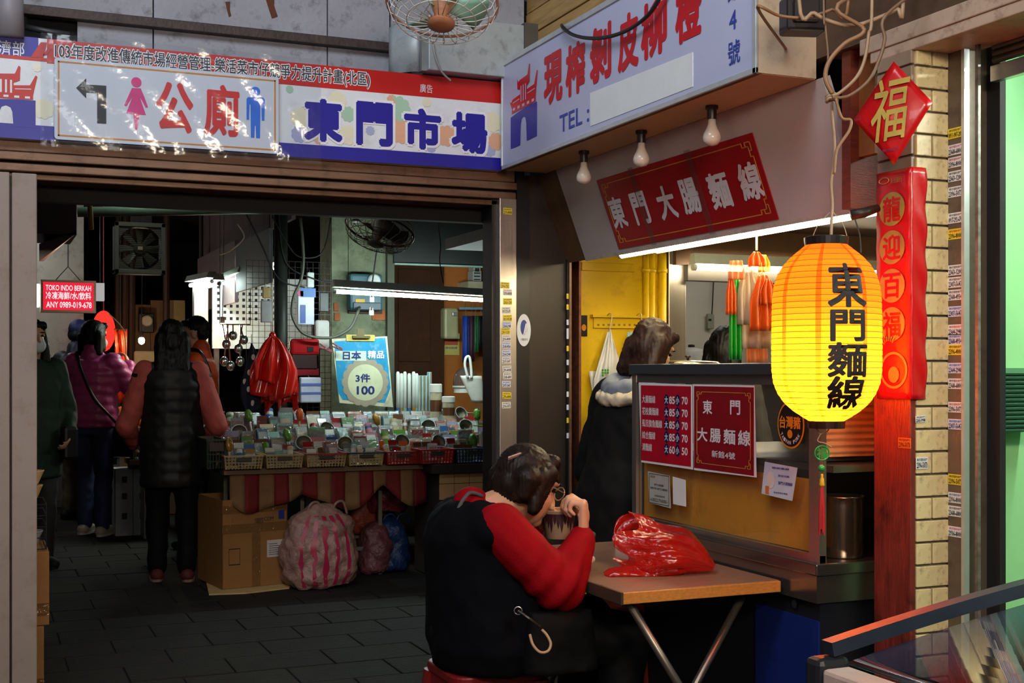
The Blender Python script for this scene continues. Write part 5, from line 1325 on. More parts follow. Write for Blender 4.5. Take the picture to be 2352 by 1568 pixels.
p = atZ(928, 1316, 0); p.x -= .06; sack('blue_bag', 'dark blue plastic bag standing near the table leg', (p.x, p.y + .15, 0), .13, .13, .36, mat('blue_bag_plastic', (22, 50, 92), .42, var=.2, bump=1.0, bscale=45), None, 5)
sack('pink_bag', 'pink film bag of stock stacked on the blue bag', (p.x + .01, p.y + .2, .375), .13, .12, .27, mat('pink_bag_film', (120, 44, 46), .4, var=.4, scale=20, bump=1.0, bscale=45), None, 8, False)
p2 = H(845, 1190, 8.12); sack('pink_striped_bag', 'translucent pink bag of yellow items behind the striped bag', (p2.x, 8.2, .24), .14, .12, .33, mat('pink_yellow_film', (150, 66, 48), .4, var=.5, scale=14, bump=1.0, bscale=45), None, 9, False)
MB().box((p2.x - .15, 8.08, .22), (p2.x + .15, 8.34, .238)).build('lower_shelf', M_ply, gt)
sack('clear_pink_bag', 'pink clear bag leaning behind the big striped bag', (atZ(830, 1300, 0).x, 7.98, 0), .11, .11, .34, mat('pink_bag_film2', (112, 64, 66), .4, var=.4, scale=20, bump=1.0, bscale=45), None, 12, False)
# ================================================================ hall lamps and overhead things
COOL = (0.80, 1.0, 0.94); WARM = (1.0, 0.80, 0.46)
def tube_lamp(name, lab, a, b, r_, col, strength, housing=True, up=Vector((0, 0, 1)), hw=.03, hmat=None, drop=.045):
    a = Vector(a); b = Vector(b); t = thing(name, lab, 'lamp', (a + b) / 2)
    MB().tube([a, b], r_, 10).build('tube', glow(name + '_glow_%d_%.2f' % (int(strength), col[2]), col, strength), t, smooth=True)
    d = (b - a).normalized()
    for p, s in ((a, -1), (b, 1)): MB().tube([p, p + d * s * .02], r_ * 1.1, 10).build('end_cap', mat('lamp_cap', (200, 200, 196), .4), t)
    if housing:
        sd = d.cross(up).normalized()
        fr_ = Frame((a + b) / 2 + up * drop, d, sd)
        ln = (b - a).length / 2 + .02
        q = MB(); c0 = (a + b) / 2
        pr_ = [(-hw, 0), (hw, 0), (hw * .6, .05), (-hw * .6, .05)]
        vs = [c0 + d * s * ln + sd * x + up * (drop + z) for s in (-1, 1) for x, z in pr_]
        q.add(vs, [(0, 1, 2, 3), (7, 6, 5, 4), (0, 4, 5, 1), (1, 5, 6, 2), (2, 6, 7, 3), (3, 7, 4, 0)]).build('housing', hmat or mat('lamp_housing', (190, 200, 190), .5), t)
    return t
YL = 8.25
lt_ = tube_lamp('tube_lamp', 'bare cool fluorescent tube lamp hanging over the price board', H(772, 669, YL), H(1150, 691, YL + .0), .014, COOL, 115, hw=.04, drop=.028)
MB().tube(curve_pts([H(1018, 650, YL), H(1010, 600, YL), H(1012, 560, YL), H(1006, 500, YL), Vector((H(1004, 470, YL).x, YL, 2.95))], 4), .004, 6).build('chain', M_darkmetal, lt_)
MB().tube([H(800, 650, YL), Vector((H(800, 650, YL).x, YL, 2.95))], .002, 5).build('chain', M_darkmetal, lt_)
tl_ = tube_lamp('tube_lamp', 'assumed unseen fill tube under the hall roof above the aisle, behind the lintel', (.75, 6.3, 2.72), (.75, 7.5, 2.72), .014, (.95, 1.0, .92), 26, hw=.04, drop=.028); MB().tube([(.75, 6.9, 2.75), (.75, 6.9, 2.95)], .004, 5).build('chain', M_darkmetal, tl_)  # unseen fill lamp added to brighten the hall, assumed from the lit pipe
# tube lamps over the far stall
for (p, q_, lab, st) in (((438, 655), (486, 646), 'short bright tube lamp, lower left of the far stall lamps', 60), ((462, 661), (502, 651), 'short bright tube lamp just right of the lower left one', 60), ((516, 650), (557, 634), 'tube lamp with white reflector over the hole board', 30), ((588, 640), (632, 612), 'bright tube lamp beside the dark pole', 60)):
    tube_lamp('tube_lamp', lab, atD(p[0], p[1], 11.0), atD(q_[0], q_[1], 10.4), .016, COOL, st, hw=.05, drop=.03)
p = H(533, 690, 10.6)
def bulb(lab, pos, st, r_=.04):
    t = thing('bare_bulb', lab, 'bulb', pos); p = Vector(pos)
    MB().ell(p, (r_, r_, r_ * 1.2)).build('glass', glow('bulb_glow_%d' % st, (1.0, .78, .45), st), t, smooth=True)
    MB().tube([p + Vector((0, 0, r_)), p + Vector((0, 0, r_ + .06))], .018, 10).build('socket', M_sock, t)
    MB().tube([p + Vector((0, 0, r_ + .06)), Vector((p.x + .02, p.y + .02, 2.95))], .004, 5).build('cord', M_cable, t)
bulb('glowing bare bulb above the orange fruit of the back stall', atD(325, 782, 12.0), 160, .03)
bulb('glowing bare bulb among the ladles near the orange jacket', atD(511, 756, 10.6), 140, .045)
tl_ = tube_lamp('tube_lamp', 'unseen fill tube added under the roof above the far shoppers', (.25, 12.0, 2.62), (.25, 12.9, 2.62), .014, (.95, 1.0, .95), 40, hw=.04, drop=.028); MB().tube([(.25, 12.4, 2.65), (.25, 12.4, 2.95)], .004, 5).build('chain', M_darkmetal, tl_)  # hidden tube added to brighten the far alley wall
lr = thing('ladle_rail', 'thin steel rail carrying the hanging ladles', 'rail', atD(535, 740, 10.2)); pa, pb_ = atD(505, 745, 10.2), atD(575, 745, 10.2); MB().tube([pa, pb_], .006, 6).build('rail', M_steel, lr)
for pq_ in (pa, pb_): MB().tube([pq_, Vector((pq_.x, pq_.y, 2.95))], .003, 5).build('hanging_wire', M_cable, lr)
# hall ceiling fittings
wb = thing('corrugated_board', 'white corrugated board with a thin red border behind the lintel', 'sign', H(590, 478, 6.2))
lo, hi = boxpx(288, 410, 908, 474, 6.2, .01); MB().box((lo[0], 6.2, 2.10), (hi[0], 6.21, 2.36)).build('board', mat('corrugated_white', (196, 190, 180), .5, var=.08), wb)
MB().box((lo[0], 6.196, 2.118), (hi[0], 6.2, 2.126)).build('red_rule', M_red, wb); 
for x_ in (lo[0] + .03, hi[0] - .03): MB().box((x_ - .004, 6.196, 2.10), (x_ + .004, 6.2, 2.36)).build('red_rule', M_red, wb)
for x_ in (lo[0] + .2, hi[0] - .2): MB().tube([(x_, 6.205, 2.36), (x_, 6.205, 2.95)], .004, 5).build('hanging_wire', M_cable, wb)
fw = FY(6.2)
for a, b in ((450, 540), (650, 725)): MB().slab(fw, *fw.uv(a, 458), *fw.uv(b, 449), .001, .003).build('brown_patch', mat('patch_brown', (140, 110, 104), .6), wb)
tag(MB().tube([H(178, 487, 6.9), H(625, 480, 6.9)], .026, 14).build('green_pipe', mat('green_pipe', (130, 168, 146), .45, var=.15), smooth=True), 'pale green horizontal pipe below the corrugated board', 'pipe')
tag(MB().tube([Vector((H(203, 420, 6.7).x - .03, 6.7, 2.95)), H(203, 420, 6.7), H(210, 527, 6.7)], .013, 10).build('yellow_pipe', mat('yellow_pipe', (150, 124, 40), .5), smooth=True), 'short yellow vertical pipe end hanging from the hall roof', 'pipe')
ac = thing('roof_box', 'dark sheet metal box hanging at the left of the hall roof', 'box', H(125, 600, 6.6))
lo, hi = boxpx(60, 380, 176, 535, 6.6, .5); MB().box(lo, (hi[0], hi[1], 2.6)).build('casing', mat('dark_casing', (34, 32, 34), .5, .2), ac)
MB().add([H(176, 535, 6.6), H(176, 535, 7.1), H(100, 600, 7.1), H(90, 600, 6.6)] + [H(176, 530, 6.6), H(176, 530, 7.1), H(100, 560, 7.1), H(90, 560, 6.6)], [(0, 1, 2, 3), (7, 6, 5, 4), (0, 4, 5, 1), (1, 5, 6, 2), (2, 6, 7, 3), (3, 7, 4, 0)]).build('chute', mat('dark_casing2', (60, 54, 48), .3, .5), ac)
# square exhaust fan
ef = thing('exhaust_fan', 'square grey exhaust fan mounted high in the hall', 'fan', H(321, 628, 8.0))
fE = FY(8.0); a = fE.uv(263, 627); b = fE.uv(381, 513)
M_ef = mat('fan_grey', (118, 122, 110), .5, .2, var=.1)
W = b[0] - a[0]; Hh = b[1] - a[1]; cu, cv = (a[0] + b[0]) / 2, (a[1] + b[1]) / 2
q = MB(); t_ = .028
q.slab(fE, a[0], a[1], b[0], a[1] + t_, -.12, 0); q.slab(fE, a[0], b[1] - t_, b[0], b[1], -.12, 0); q.slab(fE, a[0], a[1], a[0] + t_, b[1], -.12, 0); q.slab(fE, b[0] - t_, a[1], b[0], b[1], -.12, 0)
q.build('frame', M_ef, ef, bevel=.004)
q = MB(); rr_ = W * .44
for i in range(24):
    t0_, t1_ = 2 * math.pi * i / 24, 2 * math.pi * (i + 1) / 24
    def sq(t): 
        m_ = max(abs(math.cos(t)), abs(math.sin(t))); return (cu + math.cos(t) / m_ * W * .47, cv + math.sin(t) / m_ * Hh * .47)
    q.flat(fE, [(cu + rr_ * math.cos(t0_), cv + rr_ * math.sin(t0_)), sq(t0_), sq(t1_), (cu + rr_ * math.cos(t1_), cv + rr_ * math.sin(t1_))], -.02)
q.build('shroud', M_ef, ef)
for i in range(8):
    t = i * math.pi / 4; d1 = .055
    MB().add([fE.p(cu + .03 * math.cos(t - .4), cv + .03 * math.sin(t - .4), -.06), fE.p(cu + .03 * math.cos(t + .4), cv + .03 * math.sin(t + .4), -.05), fE.p(cu + rr_ * .9 * math.cos(t + .2), cv + rr_ * .9 * math.sin(t + .2), -.03), fE.p(cu + rr_ * .9 * math.cos(t - .2), cv + rr_ * .9 * math.sin(t - .2), -.08)], [(0, 1, 2, 3)]).build('blade', mat('fan_blade_grey', (140, 142, 130), .45, .2), ef, solid=.004)
MB().lathe([(.035, 0), (.035, .06), (.02, .07)], fE.p(cu, cv, -.08), axis=(0, -1, 0), n=16).build('hub', M_ef, ef)
for i in range(24):
    v = a[1] + t_ + (Hh - 2 * t_) * i / 23; MB().tube([fE.p(a[0] + t_, v, -.008), fE.p(b[0] - t_, v, -.008)], .0015, 4).build('grille_wire', mat('grille_dark', (60, 60, 56), .5, .3), ef)
MB().slab(fE, cu - .014, cv - .01, cu + .014, cv + .01, -.005, -.002).build('badge', mat('badge_pale', (206, 190, 170), .5), ef)
tag(MB().box((H(300, 500, 8.1).x, 8.02, H(300, 520, 8.1).z), (H(345, 500, 8.1).x, 8.1, 2.95)).build('fan_bracket', M_darkmetal), 'dark bracket holding the square exhaust fan', 'bracket')
# cage fan helper
def cage_fan(name, lab, c, n, r_, mcage, mblade, mhub, nw=22, depth=.16, blades=4, rimmat=None):
    c = Vector(c); n = Vector(n).normalized(); u, v = ortho(n)
    t = thing(name, lab, 'fan', c)
    def pt(a, rad, d): return c + (u * math.cos(a) + v * math.sin(a)) * rad + n * d
    for i in range(nw):
        a = 2 * math.pi * i / nw
        MB().tube([pt(a, r_ * .22, depth * .55), pt(a + .10, r_ * .62, depth * .5), pt(a + .16, r_ * .92, depth * .3), pt(a + .18, r_, 0), pt(a + .16, r_ * .92, -depth * .3), pt(a + .1, r_ * .6, -depth * .5), pt(a, r_ * .25, -depth * .55)], .0018, 5).build('cage_wire', mcage, t, smooth=True)
    for rad, d in ((r_ * .62, depth * .5), (r_ * .85, depth * .37), (r_ * .95, -depth * .25)):
        MB().tube([pt(k * math.pi / 16, rad, d) for k in range(32)], .002, 5, closed=True).build('cage_ring', mcage, t, smooth=True)
    MB().tube([pt(k * math.pi / 18, r_ * 1.0, 0) for k in range(36)], .006, 6, closed=True).build('cage_rim', rimmat or mcage, t, smooth=True)
    MB().lathe([(r_ * .25, 0), (r_ * .24, .012), (r_ * .12, .018), (.004, .019)], c + n * depth * .52, axis=n, n=22).build('badge_disc', mhub, t, smooth=True)
    for i in range(blades):
        a = 2 * math.pi * i / blades
        MB().sheet(lambda s, q_: pt(a + (s - .5) * (.5 + .5 * q_), r_ * (.12 + .72 * q_), (s - .5) * .05 * (1 - .3 * q_)), 5, 6, .002).build('blade', mblade, t, smooth=True)
    MB().lathe([(.045, -.14), (.055, -.1), (.055, -.02), (.03, .03), (.02, depth * .45)], c, axis=n, n=18).build('motor', mhub, t, smooth=True)
    return t
hf = cage_fan('ceiling_fan', 'dark rusty caged fan hanging from the hall ceiling', H(872, 528, 6.6), Vector((-.28, -.18, -.8)), .19, mat('rusty_cage', (110, 84, 66), .5, .4, var=.3), mat('brown_blade', (70, 56, 48), .5), mat('fan_motor_grey', (130, 126, 118), .5), rimmat=mat('rusty_rim', (140, 84, 50), .5, .3))
pp = H(858, 505, 6.65); MB().tube([pp, pp + Vector((.0, .05, .6))], .014, 8).build('drop_rod', M_darkmetal, hf)
# dark overhead boards at the right
db_ = thing('dark_banner_board', 'large dark board high above the goods at the right of the hall', 'board', H(1020, 605, 8.9))
lo, hi = boxpx(905, 480, 1200, 604, 8.9, .03); MB().box(lo, (hi[0] + .3, hi[1], 2.6)).build('board', mat('dark_banner', (30, 32, 30), .6, var=.2), db_)
MB().box((lo[0], 8.88, lo[2] - .012), (hi[0] + .3, 8.92, lo[2])).build('bottom_rail', mat('pale_rail', (130, 150, 140), .5), db_)
# shops boards along the alley
ab = thing('alley_signboard', 'long grimy signboard over the far stalls running into the alley', 'sign', atD(540, 600, 9.8))
def quad_board(name, m, par, pts, th=Vector((.03, 0, 0))):
    P_ = [Vector(p) for p in pts]; return MB().add(P_ + [p + th for p in P_], [(0, 1, 2, 3), (7, 6, 5, 4), (0, 4, 5, 1), (1, 5, 6, 2), (2, 6, 7, 3), (3, 7, 4, 0)]).build(name, m, par)
AX = 1.98
quad_board('near_board', mat('slate_board', (52, 58, 66), .6), ab, [(AX, 9.3, 1.98), (AX, 10.6, 1.98), (AX, 10.6, 2.38), (AX, 9.3, 2.38)])
quad_board('far_board', mat('pinkish_board', (96, 76, 78), .6, var=.2), ab, [(AX, 10.65, 1.9), (AX, 12.6, 1.9), (AX, 12.6, 2.42), (AX, 10.65, 2.42)])
quad_board('upper_board', mat('upper_board', (84, 66, 66), .7, var=.2), ab, [(AX + .1, 9.0, 2.42), (AX + .1, 13, 2.42), (AX + .1, 13, 2.9), (AX + .1, 9.0, 2.9)])
MB().tube([(AX + .02, 9.3, 2.38), (AX + .02, 9.3, 2.95)], .02, 8).build('hanger', M_darkmetal, ab); MB().tube([(AX + .02, 12.5, 2.38), (AX + .02, 12.5, 2.95)], .02, 8).build('hanger', M_darkmetal, ab)
# far stall with ladles and pegboard
fsx = thing('hole_board', 'pale pegboard with square holes behind the far kitchenware stall', 'board', H(540, 760, 11.2))
fh = FY(11.2); a = fh.uv(488, 800); b = fh.uv(640, 640)
MB().slab(fh, a[0], a[1], b[0] + .3, b[1], -.03, 0).build('panel', mat('hole_panel', (176, 178, 180), .5), fsx)
nholes = 0
for i in range(11):
    for j in range(6):
        u, v = a[0] + .04 + i * .055, b[1] - .10 - j * .055
        MB().slab(fh, u, v, u + .024, v + .026, -.001, .002).build('hole', M_black, fsx)
bpx('side_post', mat('pale_post', (160, 156, 140), .6), fsx, 446, 650, 478, 900, 11.15, .1)
for s_ in (0, 1): MB().box((a[0] + .02 + s_ * (b[0] - a[0]), 11.21, 0), (a[0] + .06 + s_ * (b[0] - a[0]), 11.25, a[1] + .05)).build('stand_leg', M_darkmetal, fsx)
M_ladle = mat('ladle_steel', (200, 200, 200), .2, .9)
for i, (px, py, ln_) in enumerate(((520, 790, .16), (535, 770, .2), (548, 800, .18), (530, 840, .16), (552, 830, .22), (515, 830, .14), (560, 780, .2))):
    p = atD(px, py, 10.2); t = thing('ladle', ORD[i] + ' steel ladle hanging at the far kitchenware stall', 'ladle', p, group='hanging ladles')
    MB().tube([p, p + Vector((.03 * (i % 3 - 1), 0, atD(px, 745, 10.2).z - p.z))], .006, 6).build('handle', mat('ladle_wood', (150, 80, 40), .4) if i % 2 else M_ladle, t)
    MB().ell(p, (.035, .02, .04)).build('bowl', M_ladle, t, smooth=True)
st_ = thing('kitchenware_stall', 'far stall table loaded with pans and boxes behind the woman in the vest', 'stall', atD(540, 1000, 10.4))
MB().box((1.58, 9.75, .62), (2.4, 11.1, .82)).build('stall_top', M_ply, st_); MB().box((1.6, 9.8, 0), (2.38, 11.1, .62)).build('stall_skirt', mat('stall_skirt', (50, 44, 42), .7), st_)
for i, (x_, y_, r_, z_) in enumerate(((1.75, 9.95, .11, .82), (1.95, 10.2, .12, .82), (2.1, 10.0, .1, .82), (1.75, 10.5, .12, .82))):
    for k in range(2 + i % 2):
        MB().lathe([(r_ * .8, 0), (r_, .05), (r_ * 1.02, .055), (r_ * .97, .05), (r_ * .78, .006), (.002, .006)], (x_, y_, z_ + k * .058), n=18, caps=False).build('steel_pan', M_ladle, st_, smooth=True)
# red light box
ls = thing('red_lightbox', 'small lit red light box reading TOKO INDO BERKAH', 'sign', atD(155, 715, 11.0))
YR = 11.4; fRd = FY(YR); a = fRd.uv(99, 711); b = fRd.uv(215, 650)
MB().slab(fRd, a[0] - .02, a[1] - .02, b[0] + .02, b[1] + .02, -.12, -.002).build('case', mat('lightbox_case', (150, 120, 100), .5), ls)
MB().slab(fRd, a[0], a[1], b[0], b[1], -.003, 0).build('red_face', glow('lightbox_red', (.85, .02, .05), 1.0), ls)
lw = glow('lightbox_white', (1, .82, .86), 1.0)
for s_, v0, v1, u0_, u1_ in (('TOKO INDO BERKAH', .70, .90, .05, .95), ('冷凍海鮮/水/飲料', .38, .66, .05, .95), ('ANY 0989-019-678', .08, .30, .06, .96)):
    txt(MB(), s_, fRd, a[0] + (b[0] - a[0]) * u0_, a[1] + (b[1] - a[1]) * v0, a[0] + (b[0] - a[0]) * u1_, a[1] + (b[1] - a[1]) * v1, d=.002, bold=.02).build('lettering', lw, ls)
for x_ in (.25, .75): MB().tube([fRd.p(a[0] + (b[0] - a[0]) * x_, b[1] + .02, -.06), fRd.p(a[0] + (b[0] - a[0]) * .5, b[1] + .14, -.06), fRd.p(a[0] + (b[0] - a[0]) * .5, 2.95, -.06)], .004, 5).build('hanging_wire', M_cable, ls)
wl = thing('white_lightbox', 'plain lit white light box just right of the red one', 'sign', atD(228, 690, 11.6))
bpx('case', glow('lightbox_pale', (.75, .72, .72), .55), wl, 220, 650, 240, 690, 11.6, .1); MB().tube([H(230, 650, 11.65), H(230, 400, 11.65)], .004, 5).build('hanging_wire', M_cable, wl)
wl2 = thing('white_tube_box', 'bright white light box at the left edge beside the pillar', 'sign', atD(86, 705, 11.3))
bpx('case', glow('lightbox_pale2', (.85, .95, 1), 9.0), wl2, 60, 652, 90, 704, 11.5, .1); MB().tube([H(76, 652, 11.55), H(76, 380, 11.55)], .004, 5).build('hanging_wire', M_cable, wl2)
# far end: boards, electricity meter, glowing cloth, fruit
fe = thing('far_boards', 'patched wooden boards and poles at the end of the alley', 'boards', atD(340, 900, 13.0))
M_fw = mat('far_wood', (130, 92, 56), .6, var=.25, scale=4)
bpx('board', M_fw, fe, 300, 700, 345, 900, 13.6, .04); bpx('board', mat('far_cream', (196, 170, 120), .6), fe, 383, 690, 425, 840, 13.55, .04); bpx('board', M_fw, fe, 346, 690, 382, 900, 13.6, .04)
for px in (268, 285, 300, 379): 
    x_ = H(px, 800, 13.4).x; MB().tube([(x_, 13.4, 0), (x_ + .02, 13.4, 2.95)], .035, 8).build('pole', mat('far_pole', (64, 46, 34), .6), fe)
bpx('tarp', mat('cream_tarp', (206, 190, 150), .7, var=.1), fe, 308, 806, 370, 875, 13.3, .05, .02)
bpx('ground_board', M_fw, fe, 290, 900, 430, 1100, 13.6, .05)
em = thing('round_meter', 'round electricity meter on a black plate at the end of the alley', 'meter', atD(337, 745, 13.3))
c = H(337, 737, 13.35); MB().cbox(c + Vector((0, .03, -.02)), (.15, .04, .2)).build('plate', M_blackpaint, em, bevel=.01); MB().lathe([(.056, 0), (.056, .04), (.045, .05)], c, axis=(0, -1, 0), n=18).build('glass_dial', mat('meter_dial', (190, 180, 160), .3), em)
oc = thing('orange_cloth', 'orange red glittering cloth strip lit from behind beside the shoppers', 'cloth', atD(276, 920, 12.4))
MB().sheet(lambda s, t: Vector((H(263, 800, 12.6).x + (H(291, 800, 12.6).x - H(263, 800, 12.6).x) * s, 12.6 + .02 * math.sin(s * 12 + t * 5), H(276, 925, 12.6).z + (H(276, 756, 12.6).z - H(276, 925, 12.6).z) * t)), 8, 12, .003).build('cloth', mat('orange_cloth', (226, 60, 16), .35, .2, var=.3, scale=40), oc, smooth=True)
MB().tube([H(262, 756, 12.61), H(292, 756, 12.61)], .008, 6).build('rod', M_darkmetal, oc); MB().tube([H(277, 756, 12.61), H(277, 300, 12.61)], .004, 6).build('cord', M_cable, oc)
rl = thing('red_neon_lantern', 'red glowing lantern behind the man in the cap', 'lantern', atD(237, 800, 12.6))
MB().ell(H(238, 760, 12.9), (.11, .11, .2), nu=18, nv=12).build('shade', glow('red_lantern', (1, .03, .02), 1.6), rl, smooth=True)
MB().tube([H(238, 720, 12.9), H(238, 690, 12.9), H(238, 400, 12.9)], .006, 6).build('cord', mat('pink_cord', (170, 60, 60), .5), rl)
fr_ = thing('fruit_stall', 'back fruit stall table with orange fruit under the bulb', 'stall', atD(300, 950, 12.2))
MB().box((.95, 12.0, 0), (1.75, 12.9, .80)).build('table', M_ply, fr_)
rg = random.Random(5)
for i in range(26):
    p = Vector((1.05 + rg.random() * .6, 12.05 + rg.random() * .4, .80 + .035 + .06 * (i % 3)))
    tag(MB().ell(p, .038, nu=10, nv=7).build('orange_fruit', mat('orange_skin', (236, 140, 20), .4), smooth=True), 'orange fruit heaped under the bulb on the back fruit stall', 'fruit', 'oranges on the back fruit stall')
# white cartons by the shoppers
for i, (a, b, c, e, y_, lab) in enumerate(((265, 1077, 305, 1214, 10.55, 'white upright carton with black print, left of a pair on the floor'), (306, 1077, 334, 1215, 10.55, 'white upright carton with black print, right of a pair on the floor'), (331, 1068, 352, 1232, 10.3, 'taller white carton half hidden by the dark trousers'), (243, 1030, 275, 1160, 11.2, 'pale carton behind the blue jeans'), (300, 890, 330, 960, 10.9, 'blue and white carton on the low shelf behind the shoppers'))):
    lo, hi = boxpx(a, b, c, e, y_, .28)
    t = thing('carton', lab, 'carton', ((lo[0] + hi[0]) / 2, y_ + .14, max(0, lo[2])))
    zlo = 0.0 if i < 4 else lo[2]
    MB().box((lo[0], y_, zlo), hi).build('body', mat('white_carton', (190, 190, 190), .5), t, bevel=.003)
    fq = FY(y_)
    for z_ in (.25, .55, .8): MB().slab(fq, lo[0] + .05, zlo + (hi[2] - zlo) * z_, lo[0] + .09, zlo + (hi[2] - zlo) * z_ + .05, .0005, .002).build('print_mark', M_ink, t)
lsf = thing('low_shelf', 'dark low shelf with baskets behind the two shoppers', 'shelf', (1.2, 11.0, 0))
MB().box((.95, 10.9, .70), (1.5, 11.5, .74)).build('board', M_ply, lsf)
for x_ in (.98, 1.47): MB().box((x_ - .02, 10.95, 0), (x_ + .02, 11.4, .70)).build('side', M_darkwall, lsf)
basket(H(306, 1010, 10.4).x, H(344, 1010, 10.4).x, 10.4, .62, .16, mat('grey_basket', (120, 118, 108), .5), mat('grey_basket', (120, 118, 108)), 'grey lattice basket holding a straw brush beside the dark vest', depth=.25)
MB().box((1.1, 10.35, .58), (1.45, 10.75, .62)).build('low_board', M_ply, lsf); MB().box((1.12, 10.6, 0), (1.4, 10.7, .58)).build('low_post', M_darkwall, lsf)
# right back of the hall
YQ = 9.75
cp = thing('dark_cupboard', 'dark brown wooden cupboard behind the goods', 'cupboard', H(960, 950, YQ))
lo, hi = boxpx(906, 606, 1020, 960, YQ, .3); MB().box((lo[0], YQ, .5), (hi[0], YQ + .3, hi[2])).build('carcass', mat('dark_cupboard', (74, 42, 24), .75, spec=.2, var=.2), cp); MB().box((lo[0] + .03, YQ - .012, 1.4), (hi[0] - .12, YQ, hi[2] - .05)).build('upper_door', mat('dark_cupboard', (52, 34, 60)), cp, bevel=.004); MB().box((lo[0] + .03, YQ - .012, .7), (hi[0] - .12, YQ, 1.38)).build('lower_door', mat('dark_cupboard', (52, 34, 60)), cp, bevel=.004); MB().box((lo[0], YQ + .02, 0), (hi[0], YQ + .28, .5)).build('plinth', M_darkwall, cp)
ow = struct(MB().box((H(1018, 800, 9.8).x, 9.8, 0), (4.7, 9.86, 2.95)).build('wall_hall_orange', mat('orange_wall', (196, 112, 40), .6, var=.1)))
wh = thing('water_heater', 'beige wall water heater on the orange wall', 'heater', H(1040, 780, 9.7))
bpx('tank', mat('heater_beige', (196, 186, 140), .4), wh, 1021, 707, 1054, 778, 9.66, .13, .02); bpx('valve', M_alu, wh, 1040, 717, 1051, 725, 9.62, .04, .004)
bpx('handle', mat('heater_beige', (196, 186, 140)), wh, 1050, 765, 1056, 778, 9.68, .06, .004)
po2 = thing('yellow_poster', 'small yellow and white poster under the water heater', 'poster', H(1038, 815, 9.79))
bpx('sheet', mat('poster_yellow', (226, 206, 110), .5), po2, 1021, 780, 1055, 815, 9.79, .006); bpx('red_frame', mat('poster_red', (206, 90, 60), .5), po2, 1021, 780, 1052, 792, 9.785, .004)
q = FY(9.784); txt_px(MB(), '請勿吸煙', q, 1023, 801, 1050, 796, d=.002).build('lettering', mat('poster_blue', (50, 80, 150), .5), po2)
for i, (a, b, col, e, nm) in enumerate(((1062, 1078, (36, 70, 170), 832, 'blue'), (1079, 1089, (70, 34, 50), 830, 'maroon'), (1089, 1097, (40, 110, 60), 808, 'green'), (1098, 1112, (24, 26, 30), 800, 'black'), (1112, 1126, (40, 36, 34), 815, 'charcoal'))):
    p0, p1, p2_ = H(a, 725, 9.55), H(b, 725, 9.55), H(a, e, 9.55)
    t = thing('hanging_cloth', nm + ' folded cloth hanging by the orange wall', 'cloth', p2_)
    MB().sheet(lambda s, t_: Vector((p0.x + (p1.x - p0.x) * s, 9.55 + .02 * math.sin(s * 9 + i), p0.z + (p2_.z - p0.z) * t_)), 6, 3, .004).build('cloth', mat('cloth_' + nm, col, .6), t, smooth=True)
    MB().tube([Vector(((p0.x + p1.x) / 2, 9.55, p0.z)), Vector(((p0.x + p1.x) / 2, 9.56, p0.z + .1))], .004, 5).build('hook', M_steel, t)
rl_ = thing('hanger_rail', 'pale plastic hanger rail above the hanging cloths', 'rail', H(1090, 700, 9.55)); MB().tube([H(1055, 708, 9.56), H(1150, 708, 9.56)], .012, 8).build('rail', mat('pale_plastic', (150, 170, 190), .4), rl_); MB().tube([H(1060, 708, 9.56), H(1060, 708, 9.8)], .008, 8).build('bracket', M_alu, rl_); MB().tube([H(1145, 708, 9.56), H(1145, 708, 9.8)], .008, 8).build('bracket', M_alu, rl_)
us = thing('upper_shelf', 'shelf high on the orange wall with stacked containers', 'shelf', H(1110, 660, 9.6)); bpx('board', mat('cream_shelf', (196, 180, 150), .5), us, 1075, 648, 1160, 664, 9.55, .25); bpx('bracket', M_darkmetal, us, 1085, 664, 1090, 680, 9.6, .2)
for i, (a, b, c, e, nm) in enumerate(((1086, 622, 1106, 647, 'white patterned box'), (1088, 612, 1104, 621, 'small patterned box'), (1118, 627, 1138, 647, 'dark striped tub'))):
    t = thing('shelf_box', nm + ' on the high shelf by the orange wall', 'box', H((a + c) / 2, e, 9.6)); bpx('body', mat('shelfbox%d' % i, ((190, 190, 186), (190, 190, 186), (70, 70, 70))[i], .5), t, a, b, c, e, 9.6, .12, .004)
    for k in range(3): bpx('pattern_bar', M_ink if i < 2 else M_alu, t, a + 3, b + 4 + k * (e - b) / 3.4, c - 3, b + 6 + k * (e - b) / 3.4, 9.598, .003)
# wares on the right of the table (white things under the lamp)
YK = 8.62
ZK = .95
sc_ = thing('rice_scoop', 'big white plastic flour scoop standing upright by the doorway post', 'scoop', H(1095, 925, YK))
M_wp = mat('white_plastic', (226, 224, 214), .35)
def scf(s, t):
    a = R(-100 + 200 * s); wd = .05 + .035 * t
    ctr = H(1086 + 18 * (1 - t), 925 - 62 * t, YK)
    return ctr + Vector((math.sin(a) * wd, -math.cos(a) * wd * .45 + .04, 0))
MB().sheet(scf, 14, 8, .004).build('bowl', M_wp, sc_, smooth=True)
h0 = H(1068, 870, YK); MB().tube(curve_pts([H(1075, 868, YK), H(1068, 840, YK), H(1070, 822, YK), H(1078, 820, YK), H(1082, 845, YK), H(1083, 868, YK)], 5), .010, 8).build('handle', M_wp, sc_, smooth=True)
dmn = thing('clear_dome', 'smoky clear plastic dome cover behind the scoop', 'cover', H(1070, 880, 8.85))
c = H(1070, 880, 8.85); MB().lathe([(.095, -.02), (.096, .0), (.09, .05), (.07, .09), (.04, .115), (.003, .125)], c, n=24, caps=False).build('dome', film('smoky_clear', (150, 140, 140), .18, .05, .3), dmn, smooth=True); MB().lathe([(.1, -.03), (.1, -.018)], c, n=24).build('base', M_wp, dmn)
MB().lathe([(.09, -.07), (.09, -.03)], c, n=20).build('foot', M_wp, dmn)
